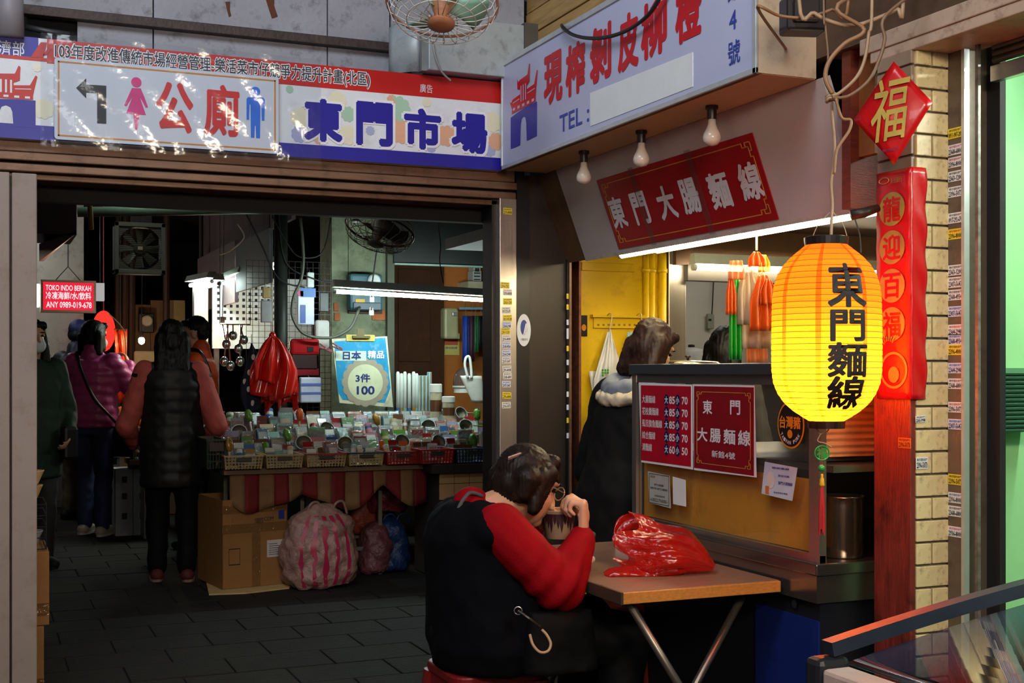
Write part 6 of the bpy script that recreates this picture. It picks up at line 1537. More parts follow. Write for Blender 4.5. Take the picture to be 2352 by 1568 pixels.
def jar(lab, px, py0, py1, r_, y_):
    b = H(px, py1, y_); t_ = H(px, py0, y_); b.z = ZK; hj = t_.z - b.z
    t = thing('jar', lab, 'jar', b)
    MB().lathe([(r_, .002), (r_, hj * .8)], b, n=18).build('glass', mat('jar_glass', (190, 180, 150), .15, var=.3, coat=.5), t, smooth=False); MB().lathe([(r_ * 1.05, hj * .8), (r_ * 1.05, hj), (r_ * .9, hj * 1.02)], b, n=18).build('lid', M_wp, t); MB().lathe([(r_ * 1.01, hj * .3), (r_ * 1.01, hj * .6)], b, n=18, caps=False).build('label_print', gm('brown'), t)
jar('tall jar with white screw lid in front of the kettles', 1001, 883, 930, .043, 8.6); jar('short jar with white screw lid beside the tall jar', 1030, 911, 935, .045, 8.5)
for i, (px, w_) in enumerate(((914, 8), (922, 8), (930, 9), (940, 9), (950, 7), (957, 7))):
    b = H(px, 900, 8.7); b.z = ZK; hj = H(px, 853 + (i % 2) * 4, 8.7).z - ZK
    t = thing('towel_roll', ORD[i] + ' white checked towel roll standing behind the goods', 'towel', b); MB().lathe([(.013, 0), (.0135, hj * .96), (.008, hj)], b, n=12).build('roll', mat('towel_white', (214, 220, 214), .8, var=.05), t, smooth=True); MB().lathe([(.0138, hj * .08), (.0138, hj * .3)], b, n=12, caps=False).build('band', gm(['blue', 'yellow', 'teal'][i % 3]), t)
for i, (px, w_) in enumerate(((962, 6), (970, 6), (978, 6), (986, 6))):
    b = H(px, 900, 8.72); b.z = ZK; hj = H(px, 862 - (8 if i == 3 else 0), 8.72).z - ZK
    t = thing('striped_towel', ORD[i] + ' blue and tan striped folded towel behind the goods', 'towel', b); MB().cbox(b + Vector((0, 0, hj / 2)), (.022, .05, hj)).build('fold', mat('towel_blue', (160, 190, 196), .8), t, bevel=.004); MB().cbox(b + Vector((0.003, -.026, hj / 2)), (.006, .002, hj * .98)).build('stripe', gm('yellow'), t)
def kettle(lab, px, y_, r_, hb):
    b = H(px, 900, y_); b.z = ZK; t = thing('kettle', lab, 'kettle', b); hk = hb
    MB().lathe([(r_, 0), (r_ * 1.02, .01), (r_ * .95, hk * .6), (r_ * .8, hk * .9), (r_ * .5, hk), (.01, hk * 1.03)], b, n=22).build('body', mat('kettle_steel', (200, 190, 170), .12, .95), t, smooth=True)
    MB().ell(b + Vector((0, 0, hk * 1.08)), (.014, .014, .012)).build('knob', M_sock, t, smooth=True)
    MB().tube(curve_pts([b + Vector((-r_ * .5, 0, hk * .95)), b + Vector((-r_ * .4, 0, hk * 1.45)), b + Vector((r_ * .3, 0, hk * 1.6)), b + Vector((r_ * .75, 0, hk * 1.3))], 6), .012, 8).build('handle', M_sock, t, smooth=True)
    MB().tube([b + Vector((r_ * .8, 0, hk * .5)), b + Vector((r_ * 1.3, 0, hk * .9))], [.016, .009], 8).build('spout', mat('kettle_steel', (200, 190, 170)), t, smooth=True)
kettle('steel kettle with black arched handle at the back', 1010, 8.85, .07, .11); kettle('second steel kettle half hidden by the towel rolls', 918, 8.9, .06, .09)
for i, (px, y_, n_, lab) in enumerate(((960, 8.9, 4, 'tall wire paper rack behind the towels'), (1112, 8.8, 5, 'wire dish rack by the doorway post'), (985, 8.95, 3, 'lower wire rack beside the kettle'))):
    b = H(px, 890, y_); b.z = ZK; t = thing('wire_rack', lab, 'rack', b); ht = (.30, .24, .22)[i]
    for k in range(n_): MB().tube([b + Vector((k * .03 - .04, 0, 0)), b + Vector((k * .03 - .045, 0, ht)), b + Vector((k * .03 - .045, .06, ht)), b + Vector((k * .03 - .04, .06, 0))], .0022, 5).build('wire', M_alu, t)
    MB().tube([b + Vector((-.05, 0, ht * .6)), b + Vector((n_ * .03 - .03, 0, ht * .6))], .0022, 5).build('cross_wire', M_alu, t)
# stack just behind the left pillar
lx = xr + .005
for i, (z0, z1, w_, lab) in enumerate(((0, .30, .035, 'lower brown carton just behind the left pillar'), (.302, .60, .055, 'upper brown carton just behind the left pillar'))):
    t = thing('carton', lab, 'carton', (lx - .1, 5.6, z0)); MB().box((lx - .3, 5.42, z0), (lx + w_, 5.8, z1)).build('body', M_card, t, bevel=.004); MB().box((lx - .1, 5.418, z0 + .04), (lx + w_, 5.42, z0 + .09)).build('tape', M_ptape, t)
t = thing('wire_basket', 'small black wire basket on the cartons behind the left pillar', 'basket', (lx - .05, 5.6, .602)); 
for k in range(5): MB().tube([(lx - .2, 5.45, .606 + k * .045), (lx + .045, 5.45, .606 + k * .045), (lx + .045, 5.75, .606 + k * .045), (lx - .2, 5.75, .606 + k * .045)], .0025, 5, closed=True).build('wire', M_wg, t)
for k in range(6): MB().tube([(lx - .2 + k * .049, 5.45, .604), (lx - .2 + k * .049, 5.45, .79)], .0025, 5).build('upright', M_wg, t)
for i, (z_, r_) in enumerate(((.61, .05), (.80, .05), (.86, .055))):
    b = Vector((lx - .012, 5.6, z_)); t = thing('bowl', ('steel bowl inside the black wire basket', 'cream bowl on top of the wire basket', 'topmost cream bowl in the stack behind the left pillar')[i], 'bowl', b); MB().lathe([(r_ * .6, 0), (r_, .05), (r_ * 1.03, .055), (r_ * .95, .05), (r_ * .5, .008), (.002, .008)], b, n=20, caps=False).build('shell', mat('bowl%d' % i, ((150, 150, 160), (196, 160, 110), (210, 176, 130))[i], .35), t, smooth=True); MB().lathe([(r_ * .5, -.004), (r_ * .55, .002)], b, n=16).build('foot', M_cardl, t)
# ================================================================ noodle stall lamps and hanging things
tube_lamp('stall_tube', 'long warm tube lamp along the bottom edge of the slanted fascia', (2.50, 4.72, 1.815), (2.50, 3.05, 1.815), .013, (1.0, .84, .52), 60, hw=.03, drop=.016)
tube_lamp('stall_tube', 'second warm tube lamp deeper inside the noodle stall', (2.80, 4.95, 1.865), (2.80, 3.1, 1.865), .012, (1.0, .82, .48), 50, hw=.03, drop=.016)
tube_lamp('stall_tube', 'warm tube lamp across the hatch of the noodle stall', (3.15, 5.20, 1.82), (4.3, 5.20, 1.82), .014, (1.0, .84, .55), 55, hw=.03, drop=.016)
tube_lamp('kitchen_tube', 'white tube lamp in the kitchen behind the hatch', (3.4, 6.0, 1.95), (4.4, 6.0, 1.95), .014, (1.0, .95, .82), 24, hw=.03, drop=.016)
tube_lamp('assumed_shop_tube', 'assumed unseen white tube lamp in the pale green shop', (3.0, 1.5, 2.2), (3.0, 2.5, 2.2), .014, (.9, 1.0, .92), 190, hw=.03, drop=.016)  # lamp out of view, assumed from the brightly lit green wall
# kitchen details
fk = FY(6.74)
th = thing('wall_timer', 'small grey handset hanging on a cord on the kitchen wall', 'handset', H(1634, 757, 6.72)); bpx('body', mat('handset_grey', (136, 140, 124), .4), th, 1627, 721, 1641, 755, 6.70, .03, .006); bpx('screen', M_black, th, 1628, 732, 1634, 737, 6.698, .003)
MB().tube(curve_pts([H(1635, 722, 6.71), H(1637, 690, 6.72), H(1639, 640, 6.72), H(1639, 610, 6.72)], 4), .004, 5).build('cord', M_cable, th)
c = H(1588, 815, 6.45); rc = thing('rice_cooker', 'white round cooker on the kitchen bench', 'cooker', (c.x, 6.45, 1.33)); MB().lathe([(.075, 0), (.08, .02), (.08, .11), (.07, .125), (.02, .135)], (c.x, 6.45, 1.33), n=20).build('body', mat('cooker_white', (190, 190, 186), .3), rc, smooth=True); MB().lathe([(.02, .134), (.02, .15), (.01, .152)], (c.x, 6.45, 1.33), n=12).build('knob', M_sock, rc)
kb = thing('kitchen_bench', 'dark kitchen bench seen through the hatch', 'bench', (3.9, 6.4, 0)); MB().box((3.2, 6.2, 1.28), (4.55, 6.7, 1.33)).build('top', mat('bench_dark', (50, 46, 44), .4), kb); MB().box((3.22, 6.25, 0), (4.5, 6.7, 1.28)).build('cabinet', M_darkwall, kb)
# bundle of shopping bags
bb_ = thing('shopping_bag_bundle', 'bundle of orange, white and green shopping bags hanging above the counter', 'bags', atD(1735, 830, 4.45))
tp = atD(1738, 575, 4.45)
def hangbag(nm, m, x0, x1, yt, yb, d, wob, par=bb_, th=.002, taper=.35):
    a = atD(x0, yb, d); b = atD(x1, yb, d); ctop = atD((x0 + x1) / 2, yt, d)
    def f(s, t):
        sp = taper + (1 - taper) * min(1, t * 2.2)
        x_ = ctop.x + (a.x + (b.x - a.x) * s - ctop.x) * sp; y_ = ctop.y + (a.y + (b.y - a.y) * s - ctop.y) * sp
        k = wob * math.sin(s * 17 + d * 40) * (.3 + t)
        return Vector((x_ + .3 * k, y_ + k, ctop.z + (a.z - ctop.z) * t))
    return MB().sheet(f, 24, 10, th).build(nm, m, par, smooth=True)
M_ob = film('orange_bag_film', (240, 110, 20), .82, .3, .3, transl=.4); M_wb = film('white_bag_film', (226, 206, 176), .78, .3, .3, transl=.45); M_gb = film('green_bag_film', (40, 180, 50), .9, .3, .3, transl=.3); M_yb = film('pale_orange_film', (240, 160, 100), .7, .3, .3, transl=.4)
hangbag('white_bag', M_wb, 1700, 1782, 620, 800, 4.47, .012); hangbag('white_bag', M_wb, 1695, 1740, 610, 745, 4.44, .01); hangbag('cream_bag', M_yb, 1712, 1765, 700, 832, 4.50, .006, taper=.9)
hangbag('green_bag', M_gb, 1676, 1704, 640, 826, 4.46, .006, taper=.6); hangbag('orange_bag', M_ob, 1722, 1782, 632, 760, 4.40, .014); hangbag('orange_bag', M_ob, 1745, 1782, 640, 700, 4.38, .012); hangbag('orange_bag', M_ob, 1668, 1690, 632, 722, 4.43, .006); hangbag('pale_bag', M_yb, 1673, 1708, 598, 642, 4.42, .006, taper=.8)
hangbag('yellow_bag', film('yellow_bag_film', (240, 200, 50), .8, .3, .3, transl=.4), 1742, 1768, 585, 625, 4.41, .006); hangbag('orange_bag', M_ob, 1718, 1756, 578, 612, 4.40, .008)
MB().tube([tp, tp + Vector((0, 0, .22))], .004, 6).build('hanging_string', M_wire, bb_)
# hooks and bags on the yellow wall
hk = thing('hook_rail', 'yellow painted punched metal rail on the yellow wall', 'rail', H(1422, 755, YY)); bpx('rail', M_yellow, hk, 1364, 727, 1480, 753, YY - .012, .012, .002)
bpx('lip', M_yellow, hk, 1362, 724, 1482, 728, YY - .03, .03)
for k in range(9): 
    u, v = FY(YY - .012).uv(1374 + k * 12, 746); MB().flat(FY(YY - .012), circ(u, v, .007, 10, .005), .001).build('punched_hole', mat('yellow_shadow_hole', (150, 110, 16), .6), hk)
for k, (px, lab) in enumerate(((1400, 'bent wire hook at the left of the yellow rail'), (1468, 'bent wire hook at the right of the yellow rail'))):
    c = H(px, 726, YY - .035); tag(MB().tube(curve_pts([c + Vector((-.012, .02, -.005)), c + Vector((-.006, -.01, .012)), c + Vector((.004, -.015, .005)), c + Vector((0, -.018, -.03)), c + Vector((-.012, -.018, -.075)), c + Vector((-.01, -.018, -.09))], 5), .0022, 6).build('wire_hook', M_steel, smooth=True), lab, 'hook')
M_wbag = film('white_plastic', (232, 226, 214), .86, .3, .35, bump=.4, bscale=20, transl=.3)
wbg = thing('white_plastic_bag', 'white plastic bag with green grape print hanging on the yellow wall', 'bag', H(1400, 920, YY - .08))
def wf(s, t):
    tpx = 1400 + (s - .5) * (8 + 64 * min(1, t * 1.4)); return H(tpx, 760 + 155 * t + 5 * math.sin(s * 7), YY - .06 - .035 * math.sin(math.pi * s) * min(1, t * 2) - .008 * math.sin(s * 19 + t * 3))
MB().sheet(wf, 22, 14, .002).build('bag', M_wbag, wbg, smooth=True)
fw2 = FY(YY - .112)
for k in range(7): u, v = fw2.uv(1384 + (k % 3) * 6, 850 + (k // 3) * 6); MB().flat(fw2, circ(u, v, .006, 8), .001).build('grape_print', mat('grape_green', (70, 150, 40), .5), wbg)
txt_px(MB(), '柳橙', fw2, 1380, 884, 1397, 872, d=.002, bold=.01).build('gold_print', mat('gold_print', (200, 150, 50), .5), wbg); txt_px(MB(), '新鮮', fw2, 1380, 898, 1398, 890, d=.002, bold=.02).build('green_print', mat('grape_green', (70, 150, 40)), wbg)
tw = thing('torn_white_bag', 'torn white plastic scrap hanging behind the grape bag', 'bag', H(1365, 1010, YY - .03))
MB().sheet(lambda s, t: H(1352 + 24 * s + 14 * math.sin(math.pi * t * .6), 852 + (105 + 55 * (1 - abs(s - .2) * 1.2) + 8 * math.sin(s * 19)) * t, YY - .03 - .015 * math.sin(s * 6 + t * 4)), 14, 12, .002).build('scrap', M_wbag, tw, smooth=True)
cs = thing('snack_packets', 'pastel printed packet hanging at the right hook of the yellow wall', 'packet', H(1455, 850, YY - .05))
for (a, b, c, e, col) in ((1442, 762, 1460, 800, (170, 206, 200)), (1458, 760, 1480, 790, (226, 170, 160)), (1440, 800, 1462, 860, (216, 130, 130))): bpx('packet', mat('packet_%d' % col[0], col, .35, coat=.3), cs, a, b, c, e, YY - .06 - (a % 3) * .01, .012, .004)
bs = thing('sticker', 'black sticker with a cat face outline on the yellow wall edge', 'sticker', H(1342, 772, YY)); bpx('sheet', M_sb, bs, 1334, 724, 1349, 772, YY - .006, .005); u, v = FY(YY - .006).uv(1341, 752); MB().flat(FY(YY - .006), circ(u, v, .012, 12, .016), .001).build('pale_print', mat('sticker_orange', (226, 140, 30)), bs)
tpm = thing('masking_tape', 'strip of stained cream tape low on the yellow wall', 'tape', H(1356, 1245, YY)); bpx('strip', mat('cream_tape', (214, 196, 150), .6), tpm, 1346, 1082, 1363, 1250, YY - .004, .003)
for (x, y) in ((1358, 1108), (1353, 1120), (1354, 1136), (1355, 1172)): u, v = FY(YY - .004).uv(x, y); MB().flat(FY(YY - .004), circ(u, v, .007, 9), .001).build('stain', mat('stain_dark', (60, 44, 30), .8), tpm)
# ================================================================ people
M_skin = mat('skin', (206, 150, 118), .5, var=.06, scale=20)
M_hairb = mat('black_hair', (16, 13, 13), .5, spec=.25, var=.3, scale=60, stretch=(1, 1, .15))
M_hairbr = mat('dark_brown_hair', (28, 17, 12), .5, spec=.25, var=.4, scale=60, stretch=(1, 1, .15))
M_eye = mat('eye_dark', (20, 14, 12), .2)
M_lip = mat('lip', (160, 84, 76), .5)
def add_head(mb, c, fw, up, k=1.0):
    c = Vector(c); fw = Vector(fw).normalized(); sd = Vector(up).cross(fw).normalized(); up = fw.cross(sd).normalized()
    m = Matrix((fw, sd, up)).transposed()
    g = lambda a, b, d: c + (fw * a + sd * b + up * d) * k
    mb.ell(g(-.012, 0, .03), (.096 * k, .076 * k, .088 * k), m, 20, 14)
    mb.ell(g(.028, 0, -.035), (.066 * k, .060 * k, .082 * k), m, 18, 12)
    mb.ell(g(.062, 0, -.092), (.026 * k, .028 * k, .022 * k), m)
    mb.caps(g(.088, 0, .012), g(.106, 0, -.026), .010 * k, .014 * k)
    mb.ell(g(.082, 0, -.058), (.018 * k, .028 * k, .014 * k), m)
    for s in (-1, 1):
        mb.ell(g(-.008, s * .078, -.012), (.020 * k, .010 * k, .034 * k), m, 10, 8)
        mb.ell(g(.070, s * .036, .034), (.016 * k, .026 * k, .010 * k), m, 8, 6)
        mb.ell(g(.052, s * .036, -.03), (.03 * k, .024 * k, .03 * k), m, 8, 6)
    return g, m
def face_bits(g, m, par, k=1.0):
    for s in (-1, 1):
        MB().ell(g(.080, s * .033, .012), (.007 * k, .014 * k, .007 * k), m, 10, 6).build('eye', M_eye, par, smooth=True)
        MB().ell(g(.088, s * .034, .036), (.005 * k, .02 * k, .004 * k), m, 8, 6).build('eyebrow', M_hairb, par, smooth=True)
    MB().ell(g(.096, 0, -.060), (.006 * k, .022 * k, .007 * k), m, 10, 6).build('lips', M_lip, par, smooth=True)
def add_hand(mb, W, d, nrm, thumb_side, curl=(.5, .5, .5, .5), k=1.0, spread=.06, tcurl=.5):
    """palm and five fingers; d: wrist to knuckles, nrm: back of the hand"""
    W = Vector(W); d = Vector(d).normalized(); nrm = Vector(nrm); nrm = (nrm - d * nrm.dot(d)).normalized(); s = d.cross(nrm).normalized() * thumb_side
    kn = []
    mb.ell(W + d * .05 * k, (.034 * k, .034 * k, .017 * k), Matrix((d, s, nrm)).transposed(), 12, 8)
    for i in range(4):
        o = (.027 - .018 * i) * k
        b = W + d * (.088 - .004 * abs(i - 1.2)) * k + s * o
        mb.caps(W + d * .018 * k + s * o * .65, b, .0145 * k, .0115 * k, 8)
        kn.append(b)
    ln = (.043, .047, .044, .034)
    for i in range(4):
        p = kn[i]; a = 0.0; dd = (d + s * spread * (1.5 - i)).normalized(); r0 = (.0098, .0098, .0094, .0082)[i] * k
        for sg in range(3):
            a += curl[i] * (1.0, 1.15, .7)[sg]
            v = dd * math.cos(a) - nrm * math.sin(a); L2 = ln[i] * (1, .62, .5)[sg] * k
            q = p + v * L2; mb.caps(p, q, r0, r0 * .9, 8); p = q; r0 *= .9
    p = W + d * .022 * k + s * .024 * k
    v = (d * .62 + s * .75 - nrm * .25).normalized(); q = p + v * .040 * k; mb.caps(p, q, .0135 * k, .011 * k, 8)
    v2 = (d * (.9) + s * (.35 - tcurl) - nrm * (.2 + tcurl)).normalized(); r = q + v2 * .032 * k; mb.caps(q, r, .0105 * k, .0095 * k, 8)
    v3 = (d * .8 + s * (.1 - tcurl) - nrm * (.3 + tcurl)).normalized(); mb.caps(r, r + v3 * .024 * k, .0095 * k, .008 * k, 8)
def strands(co, no, amp=.003, freq=90):
    a = np.arctan2(co[:, 1] - co[:, 1].mean(), co[:, 0] - co[:, 0].mean())
    return co + no * (amp * np.sin(a * freq * .5 + 2 * vnoise(co, 12, 3)) + amp * vnoise(co, 22, 4))[:, None]
def wrinkle(amp=.006, s=16, seed=1):
    return lambda co, no: co + no * (amp * vnoise(co, s, seed) + amp * .5 * vnoise(co, s * 2.3, seed + 3))[:, None]
def quilt(amp=.008, pitch=.055, seed=1):
    return lambda co, no: co + no * (amp * (np.abs(np.sin(co[:, 2] * math.pi / pitch + .4 * vnoise(co, 9, seed))) - .5) + .003 * vnoise(co, 40, seed))[:, None]
def standing(label, base, yaw, Hh, elbows, wrists, trouser, shoe, top, sleeve=None, hem=.80, hair='bob', hairm=M_hairb, head_yaw=0, head_pitch=0, lean=0.0, pad=.0, disp=None, wide=1.0, collar=None, hands=True, stance=.0, name='person', face=True, vest=False, palm=None):
    k = Hh / 1.70; bx_, by_ = base
    fw = Vector((math.cos(yaw), math.sin(yaw), 0)); lf = Vector((-math.sin(yaw), math.cos(yaw), 0))
    def T(f, l, z): return Vector((bx_, by_, 0)) + (fw * (f + lean * max(0, z - .9)) + lf * l) * k + Vector((0, 0, z * k))
    hy = yaw + R(head_yaw); hf = Vector((math.cos(hy) * math.cos(R(head_pitch)), math.sin(hy) * math.cos(R(head_pitch)), math.sin(R(head_pitch))))
    b = MB()
    hc = T(.03, 0, 1.585); g, hm = add_head(b, hc, hf, (0, 0, 1), k)
    b.caps(T(-.01, 0, 1.40), hc + Vector((0, 0, -.06 * k)), .062 * k, .052 * k)
    b.loft([(T(0, 0, .86), .15 * k, .10 * k), (T(0, 0, .95), .16 * k, .11 * k), (T(0, 0, 1.10), .13 * k, .095 * k), (T(0, 0, 1.28), .16 * k, .11 * k), (T(0, 0, 1.39), .16 * k, .085 * k), (T(0, 0, 1.43), .07 * k, .05 * k)], 16, lf, fw)
    for i, s in enumerate((1, -1)):
        st = stance * s
        b.caps(T(0, s * .085, .88), T(.02 + st, s * .09, .47), .075 * k, .052 * k); b.caps(T(.02 + st, s * .09, .47), T(st, s * .09, .08), .05 * k, .036 * k); b.caps(T(st - .03, s * .09, .035), T(st + .12, s * .10, .025), .03 * k, .026 * k)
        E, Wr = T(*elbows[i]), T(*wrists[i]); S = T(-.01, s * .17, 1.38)
        b.caps(S, E, .045 * k, .036 * k); b.caps(E, Wr, .036 * k, .026 * k)
        if hands: add_hand(b, Wr, Wr - E, (palm[i] if palm else lf * s), 1 if s < 0 else -1, k=.95 * k)
    p = remesh(b, name, M_skin, .0085, None, 1)
    tag(p, label, 'person')
    # trousers
    q = MB(); q.loft([(T(0, 0, .80), .155 * k * wide, .115 * k), (T(0, 0, .92), .165 * k * wide, .12 * k), (T(0, 0, 1.04), .14 * k * wide, .105 * k)], 16, lf, fw)
    for s in (1, -1):
        st = stance * s
        q.caps(T(0, s * .085 * wide, .85), T(.02 + st, s * .095, .47), .098 * k * wide, .075 * k); q.caps(T(.02 + st, s * .095, .47), T(st, s * .095, .09), .075 * k, .064 * k)
    remesh(q, 'trousers', trouser, .016, p, 2, wrinkle(.006, 18, 2))
    # shoes
    for s in (1, -1):
        st = stance * s
        sh_ = remesh(MB().caps(T(st - .045, s * .095, .042), T(st + .14, s * .105, .034), .045 * k, .038 * k), 'shoe', shoe[0], .010, p, 2, lambda co, no: np.column_stack([co[:, 0], co[:, 1], np.maximum(co[:, 2], .012)]))
        MB().loft([(T(st + .04, s * .10, .001), .045 * k, .125 * k), (T(st + .04, s * .10, .018), .046 * k, .127 * k)], 16, lf, fw, 2.6).build('sole', shoe[1], p)
    # top
    q = MB(); pd = pad
    rings = [(T(0, 0, hem), (.165 + pd) * k * wide, (.125 + pd) * k), (T(0, 0, .95), (.172 + pd) * k * wide, (.130 + pd) * k), (T(0, 0, 1.10), (.155 + pd) * k * wide, (.118 + pd) * k), (T(0, 0, 1.28), (.175 + pd) * k * wide, (.125 + pd) * k), (T(0, 0, 1.38), (.165 + pd) * k, (.105 + pd * .7) * k), (T(0, 0, 1.44), .085 * k, .07 * k)]
    q.loft(rings, 18, lf, fw)
    sl = MB()
    for i, s in enumerate((1, -1)):
        S = T(-.01, s * (.165), 1.37); E, Wr = T(*elbows[i]), T(*wrists[i]); tgt = sl if sleeve else q
        if sleeve: q.caps(T(-.01, s * .12, 1.37), T(-.01, s * .185, 1.33), .075 * k, .078 * k)
        tgt.caps(S, E, (.066 + pd * .6) * k, (.054 + pd * .5) * k); tgt.caps(E, E + (Wr - E) * .95, (.054 + pd * .5) * k, (.042 + pd * .4) * k)
    if collar: q.caps(T(-.02, 0, 1.42), T(-.015, 0, 1.475), .085 * k, .078 * k)
    if sleeve: remesh(sl, 'sleeves', sleeve, .012, p, 2, wrinkle(.005, 22, 5))
    remesh(q, 'vest' if sleeve else 'jacket', top, .014, p, 2, disp or wrinkle(.006, 16, 3))
    # hair
    up = Vector((0, 0, 1)); h = MB()
    if hair in ('bob', 'long', 'wavy'):
        h.ell(g(-.028, 0, .045), (.100 * k, .090 * k, .090 * k), hm, 20, 14); h.ell(g(-.05, 0, -.02), (.072 * k, .088 * k, .10 * k), hm)
        low = {'bob': -.13, 'long': -.22, 'wavy': -.20}[hair]
        for a_ in (-.07, -.035, 0, .035, .07):
            h.caps(g(-.055, a_, .0), g(-.06, a_ * 1.15, low), .045 * k, (.034 if hair != 'wavy' else .05) * k)
        for s in (-1, 1): h.caps(g(-.01, s * .078, .03), g(-.01, s * .088, low * .8), .022 * k, (.018 if hair != 'wavy' else .04) * k)
        h.caps(g(.05, -.05, .085), g(.05, .05, .085), .028 * k, .028 * k)
    else:
        h.ell(g(-.026, 0, .046), (.094 * k, .082 * k, .083 * k), hm, 20, 14); h.ell(g(-.055, 0, -.01), (.052 * k, .074 * k, .06 * k), hm)
        h.caps(g(.045, -.045, .092), g(.05, .045, .092), .022 * k, .022 * k)
    remesh(h, 'hair', hairm, .009, p, 2, lambda co, no: strands(co, no))
    if face: face_bits(g, hm, p, k)
    return p, T, g, hm, k
MT = lambda n, c, **kk: mat(n, c, kk.pop('rough', .75), **kk)
M_dark = MT('black_trousers', (12, 12, 14), spec=.15); M_blackvest = MT('black_padded_vest', (18, 18, 20), rough=.55)
sh_dark = (MT('dark_red_shoe', (90, 26, 22)), MT('beige_sole', (150, 120, 96)))
sh_white = (MT('pale_shoe', (190, 176, 160)), MT('white_sole', (214, 208, 196)))
sh_black = (MT('black_shoe', (24, 24, 26)), MT('black_sole', (30, 30, 30)))
# shopper in the black vest
a0 = math.pi / 2 - .12
pv_, T, g, hm, k = standing('person in a long black padded vest with coral sleeves seen from behind', (1.13, 8.20), a0, 1.63, [(-.02, .29, 1.02), (-.02, -.29, 1.02)], [(.22, .24, .90), (.22, -.22, .90)], M_dark, sh_dark, M_blackvest, sleeve=MT('coral_knit', (200, 92, 84)), hem=.62, hair='long', pad=.03, wide=1.05, collar=True, disp=quilt(.005, .075, 2), head_pitch=-12, stance=.03)
# shopper in the pink jacket
a0 = math.pi / 2 - .5
pp_, T, g, hm, k = standing('person in a magenta quilted jacket and jeans with a raised hand', (.86, 10.72), a0, 1.72, [(.02, .26, 1.08), (.14, -.30, 1.10)], [(.12, .24, .92), (.26, -.18, 1.36)], MT('blue_jeans', (40, 50, 92)), sh_white, MT('magenta_quilted', (176, 64, 124), rough=.4), hem=.86, hair='bob', pad=.03, wide=1.0, collar=True, disp=quilt(.010, .075, 3), stance=.05, head_yaw=-15)
strap = [T(-.10, .10, 1.46), T(-.165, .02, 1.30), T(-.175, -.08, 1.10), T(-.12, -.18, .96), T(-.02, -.23, .86)]
MB().tube(curve_pts(strap, 6), .013, 6).build('bag_strap', M_blackpaint, pp_, smooth=True)
MB().cbox(T(.02, -.25, .74), (.10, .2, .24), Euler((0, 0, a0))).build('shoulder_bag', M_blackpaint, pp_, bevel=.02)
MB().ell(g(.085, 0, -.05), (.03, .05, .045), hm).build('face_mask', mat('white_mask', (220, 222, 226), .7), pp_, smooth=True)
# man with cap behind
b = atD(178, 1000, 11.3)
pm, T, g, hm, k = standing('person in a navy jacket and blue cap behind the magenta jacket', (b.x, b.y), math.pi / 2 - .9, 1.76, [(.0, .30, 1.08), (.02, -.28, 1.08)], [(.16, .24, .95), (.2, -.2, .98)], MT('beige_trousers', (140, 128, 110)), sh_black, MT('navy_jacket', (24, 28, 44), rough=.5), hem=.80, hair='short', pad=.04, wide=1.15, collar=True, head_pitch=-18)
cpm = mat('navy_cap', (24, 30, 84), .6)
remesh(MB().ell(g(-.018, 0, .052), (.106 * k, .092 * k, .086 * k), hm), 'cap', cpm, .009, pm, 2, lambda co, no: co)
MB().sheet(lambda s, t: g(.06 + .09 * t, (s - .5) * .15 * (1 - .35 * t * t), .068 - .03 * t - .02 * abs(s - .5)), 10, 6, .004).build('cap_brim', cpm, pm, smooth=True)
# masked shopper beside the pillar
b = atD(72, 1000, 8.5)
pw_, T, g, hm, k = standing('person with wavy dark hair, white mask and dark green coat beside the pillar', (b.x, b.y), -math.pi / 2 + .35, 1.66, [(.0, .26, 1.06), (.0, -.26, 1.06)], [(.14, .2, .92), (.12, -.22, .88)], MT('grey_trousers', (50, 48, 48)), sh_black, MT('dark_green_coat', (26, 44, 30)), hem=.62, hair='wavy', pad=.03, wide=1.08)
MB().ell(g(.075, 0, -.055), (.04 * k, .058 * k, .052 * k), hm).build('face_mask', mat('white_mask', (220, 222, 226), .7), pw_, smooth=True)
MB().cbox(T(.10, .20, .86), (.1, .22, .22), Euler((0, 0, .3))).build('handbag', M_blackpaint, pw_, bevel=.02)
# man in the orange jacket
b = atD(462, 1000, 9.5)
po_, T, g, hm, k = standing('person in an orange jacket with short dark hair facing left beside the far stall', (b.x - .02, b.y), math.pi - .35, 1.72, [(.02, .25, 1.08), (.02, -.25, 1.08)], [(.22, .2, 1.02), (.22, -.2, 1.0)], M_dark, sh_black, MT('orange_jacket', (206, 74, 26), rough=.6), hem=.82, hair='short', pad=.02, collar=True, head_pitch=-14)
MB().tube(curve_pts([T(.06, .10, 1.47), T(-.05, .17, 1.44), T(-.12, .15, 1.25), T(-.10, .16, 1.05)], 6), .014, 6).build('backpack_strap', M_blackpaint, po_, smooth=True)
# stall helper at the end of the counter
M_coat = MT('charcoal_wool_coat', (15, 14, 14), spec=.15)
b = atD(1412, 1000, 5.02)
ps, T, g, hm, k = standing('person in a charcoal coat with grey hood at the end of the counter', (b.x, b.y), .35, 1.52, [(.02, .22, 1.02), (.05, -.24, 1.02)], [(.2, .18, .93), (.08, -.24, .78)], M_dark, sh_black, M_coat, hem=.52, hair='bob', hairm=mat('auburn_brown_hair', (36, 18, 11), .5, spec=.25, var=.4, scale=60), pad=.035, wide=1.0, lean=.34, head_pitch=-28)
q = MB(); q.tube([T(.10 * math.cos(t) - .03, .125 * math.sin(t), 1.43 + .035 * math.cos(t)) for t in [2 * math.pi * i / 14 for i in range(14)]], .045, 10, closed=True)
remesh(q, 'grey_hood', MT('grey_fleece', (120, 126, 138)), .012, ps, 2, wrinkle(.008, 22, 6))
q = MB(); q.tube([T(.115 * math.cos(t) - .04, .15 * math.sin(t), 1.385 + .03 * math.cos(t)) for t in [2 * math.pi * i / 14 for i in range(14)]], .03, 8, closed=True)
